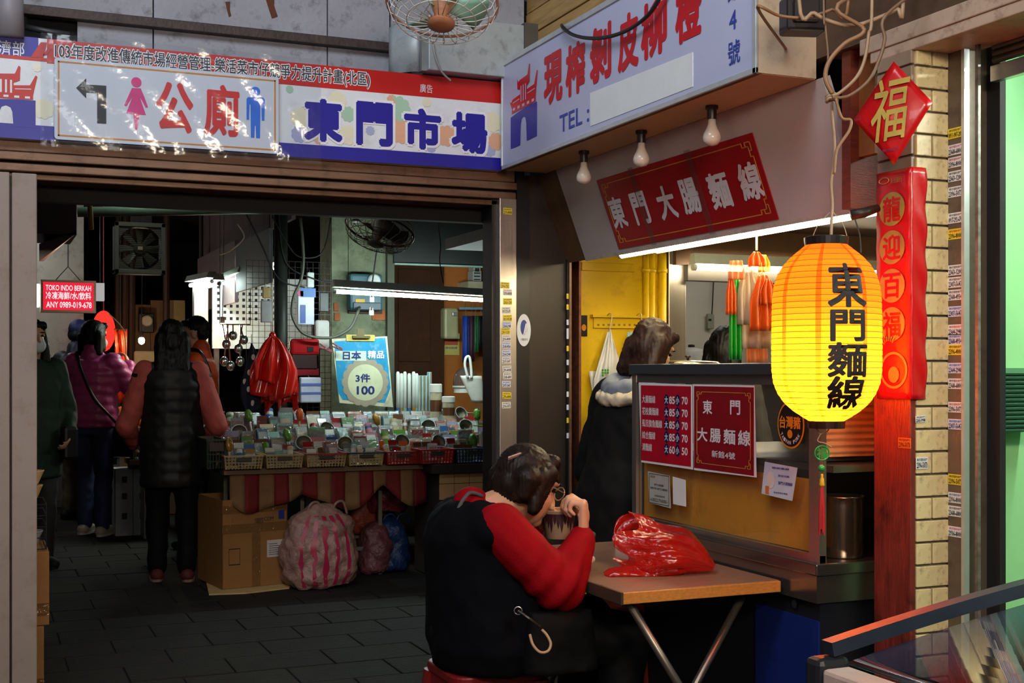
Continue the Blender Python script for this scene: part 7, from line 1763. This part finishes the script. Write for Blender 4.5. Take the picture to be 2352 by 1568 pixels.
remesh(q, 'cream_trim', MT('cream_sherpa', (214, 196, 166)), .010, ps, 1, wrinkle(.006, 60, 6))
# cook behind the hatch
b = atD(1664, 1000, 6.62)
standing('person with dark hair in the kitchen behind the bag bundle', (b.x, b.y), .6, 1.54, [(.0, .23, 1.05), (.02, -.23, 1.05)], [(.18, .2, .98), (.2, -.18, .98)], M_dark, sh_black, MT('grey_shirt', (90, 86, 84)), hem=.82, hair='bob', head_pitch=-20)
# ---------------------------------------------------------------- woman eating at the table
sw = MB()
HC = Vector((1.582, 3.62, .968)); hfw = Vector((.88, .14, -.34)); g, hm = add_head(sw, HC, hfw, (0, 0, 1), 1.0)
NB = Vector((1.45, 3.62, .89))
sw.caps(NB, HC + Vector((-.03, 0, -.035)), .062, .055)
SHR, ELR, WRR = Vector((1.418, 3.455, .862)), Vector((1.580, 3.385, .69)), Vector((1.712, 3.485, .820))
SHL, ELL, WRL = Vector((1.43, 3.78, .855)), Vector((1.60, 3.86, .70)), Vector((1.655, 3.735, .825))
sw.loft([(Vector((1.44, 3.62, .47)), .17, .15), (Vector((1.44, 3.62, .58)), .17, .14), (Vector((1.43, 3.62, .72)), .16, .13), (Vector((1.42, 3.62, .84)), .16, .11), (Vector((1.425, 3.62, .91)), .12, .08)], 16, (0, 1, 0), (1, 0, 0))
for S, E, Wv in ((SHR, ELR, WRR), (SHL, ELL, WRL)):
    sw.caps(S, E, .05, .04); sw.caps(E, Wv, .038, .027)
add_hand(sw, WRR + Vector((.002, .004, .006)), Vector((.05, .10, 1)), Vector((.85, -.5, .1)), 1, (1.0, 1.25, 1.35, 1.4), 1.1, .02, .45)
add_hand(sw, WRL, Vector((.1, -.5, .45)), Vector((.3, .8, -.1)), -1, (.35, .35, .38, .4), .95, .05, .2)
for s in (-1, 1):
    hp, kn_, an = Vector((1.46, 3.62 + s * .10, .52)), Vector((1.86, 3.62 + s * .13, .50)), Vector((1.80, 3.62 + s * .13, .08))
    sw.caps(hp, kn_, .075, .055); sw.caps(kn_, an, .05, .036); sw.caps(an + Vector((-.02, 0, -.04)), an + Vector((.14, 0, -.05)), .032, .026)
wo = remesh(sw, 'person', M_skin, .0052, None, 1)
tag(wo, 'person in black vest and red sleeves hunched over a bowl at the folding table', 'person')
face_bits(g, hm, wo)
# red jumper
M_redk = MT('red_jumper', (138, 4, 16), spec=.1, bump=.2, bscale=200)
q = MB()
q.loft([(Vector((1.43, 3.62, .50)), .18, .15), (Vector((1.43, 3.62, .70)), .18, .15), (Vector((1.41, 3.62, .82)), .17, .12), (Vector((1.42, 3.62, .86)), .12, .08), (Vector((1.425, 3.62, .89)), .075, .065)], 18, (0, 1, 0), (1, 0, 0))
for S, E, Wv in ((SHR, ELR, WRR), (SHL, ELL, WRL)):
    q.caps(S, E, .078, .076); q.caps(E, E + (Wv - E) * .5, .073, .062); q.caps(E + (Wv - E) * .5, E + (Wv - E) * .94, .060, .044)
q.caps(Vector((1.415, 3.62, .875)), Vector((1.405, 3.64, .912)), .070, .062)
def rsleeve(co, no):
    d = np.linalg.norm(co - np.array(ELR), axis=1); f = np.exp(-(d / .11) ** 2)
    return co + no * (.008 * f * np.sin((co[:, 0] - co[:, 2] * .8) * 75) + .004 * vnoise(co, 18, 2))[:, None]
remesh(q, 'red_jumper', M_redk, .009, wo, 3, rsleeve)
MB().tube([WRR + Vector((.03 * math.cos(t), .03 * math.sin(t), -.004 + .01 * math.cos(t))) for t in [2 * math.pi * i / 18 for i in range(18)]], .0085, 6, closed=True).build('wrist_watch', mat('green_strap', (40, 58, 46), .5), wo, smooth=True)
# black vest and trousers
q = MB()
q.loft([(Vector((1.465, 3.62, .43)), .215, .18), (Vector((1.465, 3.62, .50)), .235, .198), (Vector((1.46, 3.62, .60)), .225, .19), (Vector((1.44, 3.62, .72)), .205, .18), (Vector((1.415, 3.62, .82)), .20, .16), (Vector((1.395, 3.62, .875)), .18, .12), (Vector((1.395, 3.62, .915)), .13, .088), (Vector((1.40, 3.62, .93)), .09, .065)], 24, (0, 1, 0), (1, 0, 0), 2.3)
M_vest2 = MT('navy_black_fleece', (7, 8, 13), spec=.1, rough=.9)
for s in (-1, 1): q.caps(Vector((1.39, 3.62 + s * .09, .88)), Vector((1.39, 3.62 + s * .16, .855)), .066, .068)
remesh(q, 'black_vest', M_vest2, .010, wo, 3, wrinkle(.005, 16, 8))
q = MB()
for s in (-1, 1):
    hp, kn_, an = Vector((1.46, 3.62 + s * .10, .53)), Vector((1.86, 3.62 + s * .13, .50)), Vector((1.80, 3.62 + s * .13, .10))
    q.caps(hp, kn_, .112, .085); q.caps(kn_, an, .082, .064)
q.loft([(Vector((1.46, 3.62, .435)), .20, .18), (Vector((1.46, 3.62, .56)), .21, .19)], 18, (0, 1, 0), (1, 0, 0))
remesh(q, 'black_trousers', M_dark, .012, wo, 2, wrinkle(.006, 18, 9))
for s in (-1, 1):
    c = Vector((1.84, 3.62 + s * .13, .04)); remesh(MB().caps(c - Vector((.07, 0, 0)), c + Vector((.10, 0, -.005)), .044, .036), 'shoe', sh_black[0], .010, wo, 2, lambda co, no: np.column_stack([co[:, 0], co[:, 1], np.maximum(co[:, 2], .004)]))
# bobbed hair
h = MB()
h.ell(g(-.022, 0, .040), (.098, .088, .088), hm, 24, 16); h.ell(g(-.05, 0, -.012), (.068, .082, .07), hm)
for a_ in (-.075, -.04, 0, .04, .075): h.caps(g(-.055, a_, .01), g(-.055, a_ * 1.0, -.036), .044, .030)
for s in (-1, 1):
    h.caps(g(.012, s * .074, .05), g(.004, s * .082, -.062), .030, .016); h.caps(g(-.015, s * .08, .03), g(-.01, s * .088, -.070), .034, .020)
    h.caps(g(.045, s * .045, .094), g(.07, s * .062, .035), .014, .005)
h.caps(g(.035, -.05, .092), g(.035, .05, .092), .026, .026)
remesh(h, 'bobbed_hair', M_hairbr, .006, wo, 3, lambda co, no: strands(co, no, .0022, 150))
fh_ = Frame(g(-.108, -.040, .068), hm @ Vector((.8, .1, .55)), hm @ Vector((-.45, -.5, .6)))
MB().slab(fh_, -.026, -.005, .026, .006, .004, .010).build('hair_clip', mat('rose_clip', (210, 170, 160), .3, .3, var=.4, scale=200), wo, bevel=.002)
# spectacles
for s in (-1, 1):
    c = g(.102, s * .034, .010); MB().tube([c + hm @ Vector((0, .026 * math.cos(t), .021 * math.sin(t))) for t in [2 * math.pi * i / 18 for i in range(18)]], .002, 5, closed=True).build('spectacle_rim', M_steel, wo)
    MB().tube([g(.102, s * .060, .014), g(.05, s * .082, .016), g(-.01, s * .084, .01)], .0018, 5).build('spectacle_arm', M_steel, wo)
# strap, bag and cords at her side
MB().tube(curve_pts([Vector((1.30, 3.50, .80)), Vector((1.315, 3.54, .895)), Vector((1.37, 3.58, .955)), Vector((1.42, 3.59, .945))], 6), .0065, 6).build('grey_strap', MT('grey_webbing', (70, 70, 74)), wo, smooth=True)
hb = thing('black_handbag', 'black handbag with beige cord handle on the lap of the eating woman', 'bag', (1.60, 3.42, .42))
remesh(MB().loft([(Vector((1.585, 3.385, .44)), .05, .12), (Vector((1.585, 3.385, .58)), .045, .11), (Vector((1.585, 3.385, .62)), .03, .10)], 16, (0, 1, 0), (1, 0, 0), 3), 'bag_body', MT('black_canvas', (10, 9, 9), spec=.15), .010, hb, 2, wrinkle(.004, 20, 3))
MB().tube(curve_pts([atD(1217, 1457, 3.56), atD(1224, 1480, 3.54), atD(1240, 1497, 3.53), atD(1258, 1495, 3.53), atD(1265, 1478, 3.54), atD(1256, 1458, 3.55), atD(1245, 1446, 3.56)], 6), .0042, 7).build('cord_handle', mat('beige_cord', (176, 140, 104), .6), hb, smooth=True)
c = atD(1190, 1402, 3.56); MB().tube([c + Vector((CS, -SN, 0)) * .011 * math.cos(t) + Vector((0, 0, .011 * math.sin(t))) for t in [2 * math.pi * i / 16 for i in range(16)]], .0016, 5, closed=True).build('metal_ring', M_steel, hb)
MB().tube(curve_pts([c, atD(1215, 1420, 3.55), atD(1240, 1440, 3.56)], 4), .004, 6).build('strap', M_blackpaint, hb)
# bowl and spoon
bwp = Vector((1.690, 3.62, .80)); bw = thing('noodle_bowl', 'paper noodle bowl with dark zigzag print held at her mouth', 'bowl', bwp)
MB().lathe([(.040, 0), (.043, .002), (.053, .085), (.056, .088), (.056, .092), (.051, .089), (.041, .01), (.002, .008)], bwp, n=28, caps=False).build('cup', mat('paper_bowl', (196, 160, 130), .5), bw, smooth=True)
for kx in range(28):
    t = 2 * math.pi * kx / 28; r_ = .0535; hh_ = .035 + .012 * ((kx * 7) % 3); 
    MB().add([bwp + Vector((.0532 * math.cos(t - .112), .0532 * math.sin(t - .112), .080)), bwp + Vector((.0532 * math.cos(t + .112), .0532 * math.sin(t + .112), .080)), bwp + Vector((.0495 * math.cos(t + .10), .0495 * math.sin(t + .10), .080 - hh_ * .6)), bwp + Vector((.0488 * math.cos(t), .0488 * math.sin(t), .080 - hh_)), bwp + Vector((.0495 * math.cos(t - .10), .0495 * math.sin(t - .10), .080 - hh_ * .6))], [(4, 3, 2, 1, 0)]).build('zigzag_print', mat('bowl_plum', (60, 26, 34), .5), bw)
MB().lathe([(.048, .075), (.002, .076)], bwp, n=20, caps=False).build('soup', mat('brown_soup', (150, 96, 50), .2), bw)
spn = thing('plastic_spoon', 'pale plastic spoon in the hand of the eating woman', 'spoon', bwp + Vector((.01, -.02, .09)))
MB().tube([bwp + Vector((.0, -.02, .08)), WRR + Vector((-.035, .02, .075))], [.006, .003], 6).build('stem', mat('cream_plastic', (226, 196, 150), .4), spn); MB().ell(bwp + Vector((-.01, -.015, .082)), (.022, .014, .006)).build('scoop', mat('cream_plastic', (226, 196, 150)), spn, smooth=True)
# ================================================================ fan, housing and cables over the signs
ho = thing('metal_housing', 'pale grey sheet metal housing above the market sign', 'housing', H(1070, 180, 5.0))
M_hs = mat('pale_grey_sheet', (170, 178, 180), .45, .15, var=.08, dirt=((90, 90, 86), .5, 16))
lo, hi = boxpx(985, 60, 1225, 182, 5.05, .24); MB().box((lo[0], 5.05, 2.6), (hi[0], 5.29, hi[2])).build('front_sheet', M_hs, ho, bevel=.004)
xl0, xl1 = H(906, 120, 5.12).x, H(968, 120, 5.08).x
def hsf(s, t): return Vector((xl0 + (xl1 - xl0) * s, 5.20 - .10 * math.sin(s * math.pi / 2), 2.6 + (.20 + .035 * s) * t))
MB().sheet(hsf, 8, 2, .006).build('curved_sheet', M_hs, ho, smooth=True)
MB().box((xl1, 5.075, 2.6), (lo[0], 5.12, hi[2] + .01)).build('joint_strip', mat('grey_joint', (140, 146, 144), .5, .2, var=.2), ho)
bpx('dark_side', mat('housing_side', (80, 74, 64), .6), ho, 1205, 55, 1236, 180, 5.04, .2)
MB().tube(curve_pts([H(992, 85, 5.04), H(1000, 130, 5.03), H(1015, 165, 5.03), H(1035, 185, 5.035)], 5), .004, 6).build('thin_cable', mat('grey_cable', (150, 150, 144), .5), ho)
ff = cage_fan('wall_fan', 'white caged fan with green blades hanging above the market sign', atD(1016, 8, 4.45), Vector((-.16, -.30, -.92)), .196, mat('white_cage', (226, 222, 214), .4, .1, dirt=((130, 70, 40), .3, 60)), mat('mint_blade', (140, 190, 164), .4), mat('rust_disc', (190, 130, 92), .5, var=.2), nw=24, depth=.15, rimmat=mat('pink_rim', (206, 160, 140), .5))
c = atD(1035, -30, 4.5); MB().tube([c, c + Vector((.05, .3, .5))], .018, 8).build('mount_arm', M_darkmetal, ff)
tag(MB().tube([H(20, -40, 5.1), H(22, 84, 5.1)], .052, 18).build('drain_pipe', mat('drain_grey', (140, 136, 140), .5, var=.08), smooth=True), 'thick grey drain pipe ending above the left end of the market sign', 'pipe')
tag(MB().tube([H(58, 62, 5.26), H(110, 72, 5.26), H(160, 80, 5.26)], .012, 8).build('conduit', mat('dull_conduit', (70, 70, 74), .5, .4), smooth=True), 'grey conduit in the dark gap beside the drain pipe', 'conduit')
wires = [((1740, 18), (1790, 36), (1850, 40), (1910, 22), (1950, -5)), ((1835, -5), (1870, 30), (1915, 52), (1965, 58), (2020, 40), (2060, 20), (2075, -5)), ((1892, -5), (1896, 60), (1902, 130), (1898, 170), (1905, 212)), ((1925, 10), (1985, 68), (1940, 100), (1905, 140), (1896, 180), (1912, 215)), ((2003, -5), (1995, 80), (1985, 140), (1965, 180), (1930, 212), (1912, 220)), ((2035, 35), (2032, 90), (2020, 135), (1995, 185), (1950, 220), (1912, 224)), ((1920, 226), (1933, 270), (1954, 276), (1950, 300), (1930, 330), (1920, 352), (1916, 400))]
wl_ = ['brown cable sagging from the box sign end', 'long pale cable sagging deepest across the top right corner', 'thin straight pale wire down to the knot above the lantern', 'tan cable bending down to the knot above the lantern', 'pale cable curving left to the knot, nearer the beam', 'outermost pale cable curving from the beam to the knot', 'kinked pink flex below the knot above the lantern']
for i, wv in enumerate(wires):
    ends = [atD(px, py, 3.28 - .012 * i) for px, py in wv]
    if wv[0][1] <= 0: ends.insert(0, Vector((ends[0].x + .03, ends[0].y + .04, 2.92)))
    if wv[-1][1] <= 0: ends.append(Vector((ends[-1].x + .05, ends[-1].y + .04, 2.92)))
    if i == 0: ends.insert(0, Vector((2.2, 3.125, ends[0].z + .01)))
    if i in (3, 5): ends.insert(0, Vector((2.30, ends[0].y, ends[0].z + .12)))
    tag(MB().tube(curve_pts(ends, 6), (.0045, .0055, .003, .006, .0045, .0045, .004)[i], 6).build('cable', mat('cable_tan%d' % (i % 3), ((150, 110, 76), (170, 140, 110), (130, 100, 76))[i % 3], .5), smooth=True), wl_[i], 'cable')
jbx = thing('junction_box', 'dark junction box above the near end of the box sign', 'box', atD(1845, 80, 3.45)); p = atD(1843, 36, 3.46); MB().cbox(p, (.11, .08, .10), Euler((0, 0, -.3))).build('case', mat('dark_plastic', (44, 36, 38), .3), jbx, bevel=.008); MB().cbox(p + Vector((-.02, -.045, 0)), (.07, .02, .06), Euler((0, 0, -.3))).build('cover', mat('dark_plastic', (44, 36, 38)), jbx, bevel=.004); MB().tube([p + Vector((0, 0, .04)), p + Vector((0, 0, .3))], .014, 8).build('conduit', M_darkmetal, jbx)
kn = thing('cable_knot', 'knot of pale cords tied above the lantern', 'cord', atD(1912, 222, 3.26))
for i in range(3): MB().tube([atD(1911, 218 + i * 6, 3.26) + Vector((.014 * math.cos(t), .014 * math.sin(t), .004 * math.sin(2 * t))) for t in [2 * math.pi * j / 12 for j in range(12)]], .004, 6, closed=True).build('coil', M_wire, kn, smooth=True)
blk = thing('ceramic_fitting', 'small dark lamp fitting under the beam by the diamond paper', 'fitting', atD(1990, 490, 3.4)); MB().tube([atD(1955, 494, 3.42), atD(1985, 488, 3.42), atD(2016, 478, 3.44)], [.014, .014, .011], 12).build('barrel', M_darkwall, blk, smooth=True); MB().tube(curve_pts([atD(1962, 498, 3.42), atD(1975, 540, 3.42), atD(1978, 580, 3.41)], 5), .002, 5).build('wire', M_cable, blk)
# ================================================================ stickers
def sticker(fr, px, py, w_, h_, num, col, lab, rot=0.0, head=None):
    u, v = fr.uv(px, py); t = thing('sticker', lab, 'sticker', fr.p(u, v))
    base = mat('stk_%d_%d_%d' % col, col, .45, var=.03)
    c = math.cos(rot); s = math.sin(rot)
    pl_ = [(u + a * c - b * s, v + a * s + b * c) for a, b in ((-w_ / 2, -h_ / 2), (w_ / 2, -h_ / 2), (w_ / 2, h_ / 2), (-w_ / 2, h_ / 2))]
    sh2 = MB().prism(fr, pl_, .0003, .001).build('paper', base, t)
    ink = M_ink if col[2] > 60 else mat('brown_ink', (60, 40, 10), .5)
    txt(MB(), num, fr, u - w_ * .45, v - h_ * .42, u + w_ * .45, v + h_ * .08, d=.0016, bold=.02, rot=rot, res=1).build('number', ink, sh2)
    hm_ = mat('stk_head_%d' % (head[0] if head else 0), head or (40, 40, 46), .5)
    txt(MB(), '專修電動捲門', fr, u - w_ * .42, v + h_ * .16, u + w_ * .42, v + h_ * .40, d=.0016, rot=rot, res=1).build('heading', hm_, sh2)
WHT, YEL, BLU, PNK = (226, 226, 224), (232, 206, 50), (206, 214, 236), (230, 170, 200)
HB, HR, HP = (40, 60, 150), (190, 40, 40), (200, 60, 140)
fj = FY(5.149); AREA = {'jamb': 'on the steel jamb of the hall entrance', 'post': 'on the brown steel post beside the green shop'}
js = [(1166, 485, '2396-8008', YEL, None), (1160, 655, '2396-7352', YEL, None), (1166, 671, '2936-8008', WHT, HP), (1166, 692, '2363-1200', YEL, None), (1163, 712, '0917-292-670', WHT, None), (1166, 730, '0911-907-289', YEL, None), (1164, 746, '2364-2948', BLU, HB), (1161, 760, '2363-1200', YEL, None), (1163, 776, '2396-8008', WHT, HR), (1163, 793, '2368-4934', BLU, HB), (1163, 811, '2364-2948', BLU, HB), (1163, 827, '2307-5647', WHT, HB), (1164, 847, '2396-8008', WHT, None), (1165, 863, '2368-6800', WHT, None), (1163, 882, '2307-5647', BLU, HB), (1164, 908, '2396-4008', YEL, None), (1163, 930, '2396-5073', WHT, None)]
CN = {WHT: 'white', YEL: 'yellow', BLU: 'pale blue', PNK: 'pink'}
for i, (px, py, num, col, hd_) in enumerate(js):
    sticker(fj, px, py, .042, .028, num, col, '%s phone sticker %s, %s from the top on the entrance jamb' % (CN[col], num, ORD[i].replace('leftmost', 'first')), random.uniform(-.06, .06), hd_)
fp2 = FX(2.4145)
ps_ = [(305, '0911-907-289', YEL, None), (343, '2368-6800', WHT, HP), (372, '2396-8008', WHT, HR), (404, '2363-1200', WHT, None), (440, '2396-5073', WHT, None), (500, '0917-292-670', WHT, None), (537, '2396-8008', YEL, HR), (620, '2363-1200', WHT, None), (648, '2307-5647', WHT, None), (677, '2368-4934', WHT, None), (715, '2307-5647', BLU, HB), (757, '2364-2948', WHT, HR), (779, '2368-4934', BLU, HB), (803, '2396-4008', YEL, None), (845, '2364-2948', BLU, HB), (881, '2368-6800', WHT, None), (935, '2396-5073', WHT, HR), (974, '2307-5647', BLU, HB), (1101, '2396-5073', YEL, None), (1143, '2396-8008', WHT, HB), (1174, '2368-6800', WHT, None), (1221, '2936-8008', WHT, HP)]
for i, (py, num, col, hd_) in enumerate(ps_):
    o_ = ORD[i].replace('leftmost', 'first') if i < 20 else ('lowest but one', 'lowest')[i - 20]
    sticker(fp2, 2195, py, .055, .028, num, col, '%s phone sticker %s, %s from top on the post by the green wall' % (CN[col], num, o_), 0, hd_)
ft2 = FY(PY0 - .0068)
sticker(ft2, 2114, 962, .034, .018, '2365-9948', WHT, 'torn white phone sticker on a cream tile of the pillar', .05)
sticker(ft2, 2117, 1063, .04, .032, '2396-5073', WHT, 'square white phone sticker 2396-5073 on a cream tile of the pillar')
sticker(FX(PX0 - .0125), 2078, 1017, .05, .028, '2396-5073', (232, 120, 40), 'orange sticker on the red stained pillar board')
fst = FY(5.158)
for i, (py, col) in enumerate(((680, YEL), (705, YEL), (740, BLU), (760, BLU), (772, BLU), (800, YEL), (832, BLU), (862, WHT), (905, WHT), (935, BLU), (965, YEL), (1000, BLU))):
    u, v = fst.uv(1304, py); tag(MB().slab(fst, u - .006, v - .012, u + .006, v + .012, .0003, .001).build('sticker', mat('stk_%d_%d_%d' % col, col)), '%s sliver of a sticker, %s from the top on the black strip' % (CN[col], ORD[i].replace('leftmost', 'first')), 'sticker')
fc2 = FY(5.168); u, v = fc2.uv(1203, 758)
rs = thing('round_sticker', 'round white sticker with a blue emblem on the black wall strip', 'sticker', fc2.p(u, v)); rs2 = MB().prism(fc2, circ(u, v, .034, 26, .072), .0003, .0012).build('disc', mat('sticker_white', (214, 218, 222), .4), rs)
MB().flat(fc2, circ(u, v + .012, .017, 18, .034), .002).build('emblem', mat('emblem_blue', (30, 54, 130), .4), rs2)
for i in range(3): MB().flat(fc2, [(u - .004 + i * .008, v - .02), (u + .002 + i * .008, v - .022), (u + .014 + i * .006, v + .03), (u + .008 + i * .006, v + .03)], .0026).build('emblem_bar', mat('sticker_white', (214, 218, 222)), rs2)
txt(MB(), '行動支付', fc2, u - .016, v - .047, u + .018, v - .036, d=.002).build('lettering', M_ink, rs2)
# ================================================================ stools
def stool(lab, x, y, h_, w_, m):
    t = thing('plastic_stool', lab, 'stool', (x, y, 0)); s = w_ / 2
    MB().prism(Frame((x, y, h_ - .03), (1, 0, 0), (0, 1, 0)), rrect(-s, -s, s, s, .05, 5), 0, .03).build('seat', m, t, bevel=.006)
    for a, b in ((-1, -1), (1, -1), (1, 1), (-1, 1)):
        tx, ty, bx2, by2 = x + a * (s - .03), y + b * (s - .03), x + a * (s + .02), y + b * (s + .02)
        MB().loft([(Vector((bx2, by2, 0)), .022, .022), (Vector((tx, ty, h_ - .03)), .034, .034)], 12, (1, 0, 0), (0, 1, 0), 3).build('leg', m, t)
    for a in (-1, 1):
        MB().box((x - s + .02, y + a * (s - .012) - .006, h_ - .08), (x + s - .02, y + a * (s - .012) + .006, h_ - .03)).build('apron', m, t); MB().box((x + a * (s - .012) - .006, y - s + .02, h_ - .08), (x + a * (s - .012) + .006, y + s - .02, h_ - .03)).build('apron', m, t)
M_st = mat('red_stool_plastic', (120, 20, 22), .4)
stool('dark red plastic stool under the eating woman', 1.44, 3.62, .425, .30, M_st)
p = atZ(1372, 1392, .45); stool('empty dark red stool on the far side of the table legs', p.x, p.y, .45, .28, mat('maroon_stool_plastic', (110, 36, 26), .35))
rpq = thing('red_floor_sign', 'red paper with black brush marks at the foot of the counter', 'poster', (2.24, 4.1, .3)); fq = FX(2.248); a = fq.uv(1452, 1540); b = fq.uv(1481, 1390); r2 = MB().slab(fq, a[0], a[1], b[0], b[1], .001, .003).build('sheet', mat('poster_dull_red', (170, 24, 20), .5), rpq)
txt(MB(), '麵', fq, a[0] + .05, a[1] + .12, b[0] - .01, b[1] - .02, d=.004, bold=.03).build('brush_mark', M_ink, r2)
# ================================================================ display freezer
fz = thing('display_freezer', 'chest freezer with dark framed curved glass lid in the near right corner', 'freezer', (1.85, 1.4, 0))
FZX0, FZX1, FZY0, FZY1 = 1.405, 2.26, .75, 1.905
def lidz(x): t = (x - FZX0) / (FZX1 - FZX0); return .800 + .165 * t - .045 * t * t
MB().box((FZX0 + .02, FZY0, 0), (FZX1, FZY1 - .01, .74)).build('body', mat('freezer_grey', (170, 166, 162), .4), fz, bevel=.02)
MB().box((FZX0 - .012, FZY0, .735), (FZX0 + .05, FZY1 - .035, .795)).build('front_rim', mat('freezer_rim', (206, 178, 168), .35), fz, bevel=.008)
MB().box((FZX0 - .016, FZY1 - .035, .70), (FZX0 + .055, FZY1 + .012, .81)).build('corner_cap', mat('freezer_black', (34, 36, 42), .4), fz, bevel=.012)
M_fzb = mat('freezer_frame', (48, 56, 70), .35, .2)
for yy, w2 in ((FZY1, .03), (FZY0 + .02, .03)):
    MB().sheet(lambda s, t: Vector((FZX0 + .02 + (FZX1 - FZX0 - .02) * s, yy - w2 * t, lidz(FZX0 + (FZX1 - FZX0) * s) + .012)), 24, 1, .026).build('lid_frame', M_fzb, fz, smooth=False)
MB().sheet(lambda s, t: Vector((FZX0 + .05 + (FZX1 - FZX0 - .06) * s, FZY1 - .03 - (FZY1 - FZY0 - .06) * t, lidz(FZX0 + (FZX1 - FZX0) * s) - .004)), 24, 2, .004).build('glass_lid', film('freezer_glass', (150, 170, 210), .10, .02, .45), fz, smooth=True)
MB().box((FZX1 - .04, FZY0, .74), (FZX1 + .02, FZY1, lidz(FZX1) + .01)).build('back_rail', mat('freezer_black', (34, 36, 42)), fz)
MB().box((FZX0 + .05, FZY0 + .03, .74), (FZX1 - .04, FZY1 - .03, .745)).build('inner_floor', mat('freezer_reflected_blue', (60, 74, 120), .5), fz)  # blue of reflected sky and lights put into the floor colour
MB().tube([(FZX0 + .06, FZY1 - .25, .79), (FZX1 - .05, FZY1 - .25, .90)], .008, 8).build('inner_rail', mat('freezer_black', (34, 36, 42)), fz)
q = MB().caps((2.0, 1.55, .775), (2.15, 1.6, .78), .07, .05)
def icd(co, no): co = co + no * (.012 * vnoise(co, 30, 2))[:, None]; co[:, 2] = np.clip(co[:, 2], .747, .88); return co
tag(remesh(q, 'white_sack', mat('frost_white', (226, 232, 240), .6), .012, None, 2, icd), 'white frosted sack lying inside the display freezer', 'sack')
tag(MB().cbox((1.62, 1.62, .765), (.14, .20, .03), Euler((0, 0, .3))).build('red_packet', mat('frozen_red', (190, 40, 40), .4), bevel=.006), 'flat red packet inside the display freezer', 'packet')
# green shop wall unit
gu = thing('wall_louvre', 'dark green louvred unit on the pale green wall', 'unit', FY(2.80).p(*FY(2.80).uv(2330, 990)))
a = FY(2.72).uv(2304, 990); b = FY(2.72).uv(2420, 848); MB().box((a[0] + .01, 2.74, a[1]), (b[0], 2.84, b[1])).build('case', mat('louvre_dark', (44, 80, 60), .5), gu, bevel=.006)
n_ = 14
for i in range(n_): z_ = a[1] + (b[1] - a[1]) * (i + .5) / n_; MB().cbox(((a[0] + b[0]) / 2 + .004 - .012 * i / n_, 2.735, z_), (b[0] - a[0], .03, .006), Euler((.5, 0, 0))).build('louvre', mat('louvre_slat', (56, 100, 76), .4), gu)
# ================================================================ loose cables of the hall
hc_ = [[(560, 480), (600, 560), (640, 640), (700, 660)], [(622, 490), (660, 560), (690, 590), (740, 580), (760, 500)], [(640, 480), (655, 600), (720, 640), (770, 650)], [(545, 515), (560, 545), (530, 575), (505, 585)], [(850, 690), (862, 600), (868, 560)], [(250, 720), (285, 760), (290, 820), (310, 850)]]
hn = ['thin cable falling from the roof to the wire grid', 'black cable looping over the dark pole', 'long black cable from the pole to the meter', 'thin pale flex curling under the alley signboard', 'short black cable rising from the meter box', 'yellowish flex hanging beside the orange cloth']
for i, pts in enumerate(hc_):
    y_ = (8.8, 8.85, 8.9, 9.2, 9.0, 12.3)[i]; tag(MB().tube(curve_pts([H(px, py, y_) for px, py in pts], 6), .006, 5).build('cable', M_cable if i not in (3, 5) else M_wire, smooth=True), hn[i], 'cable')
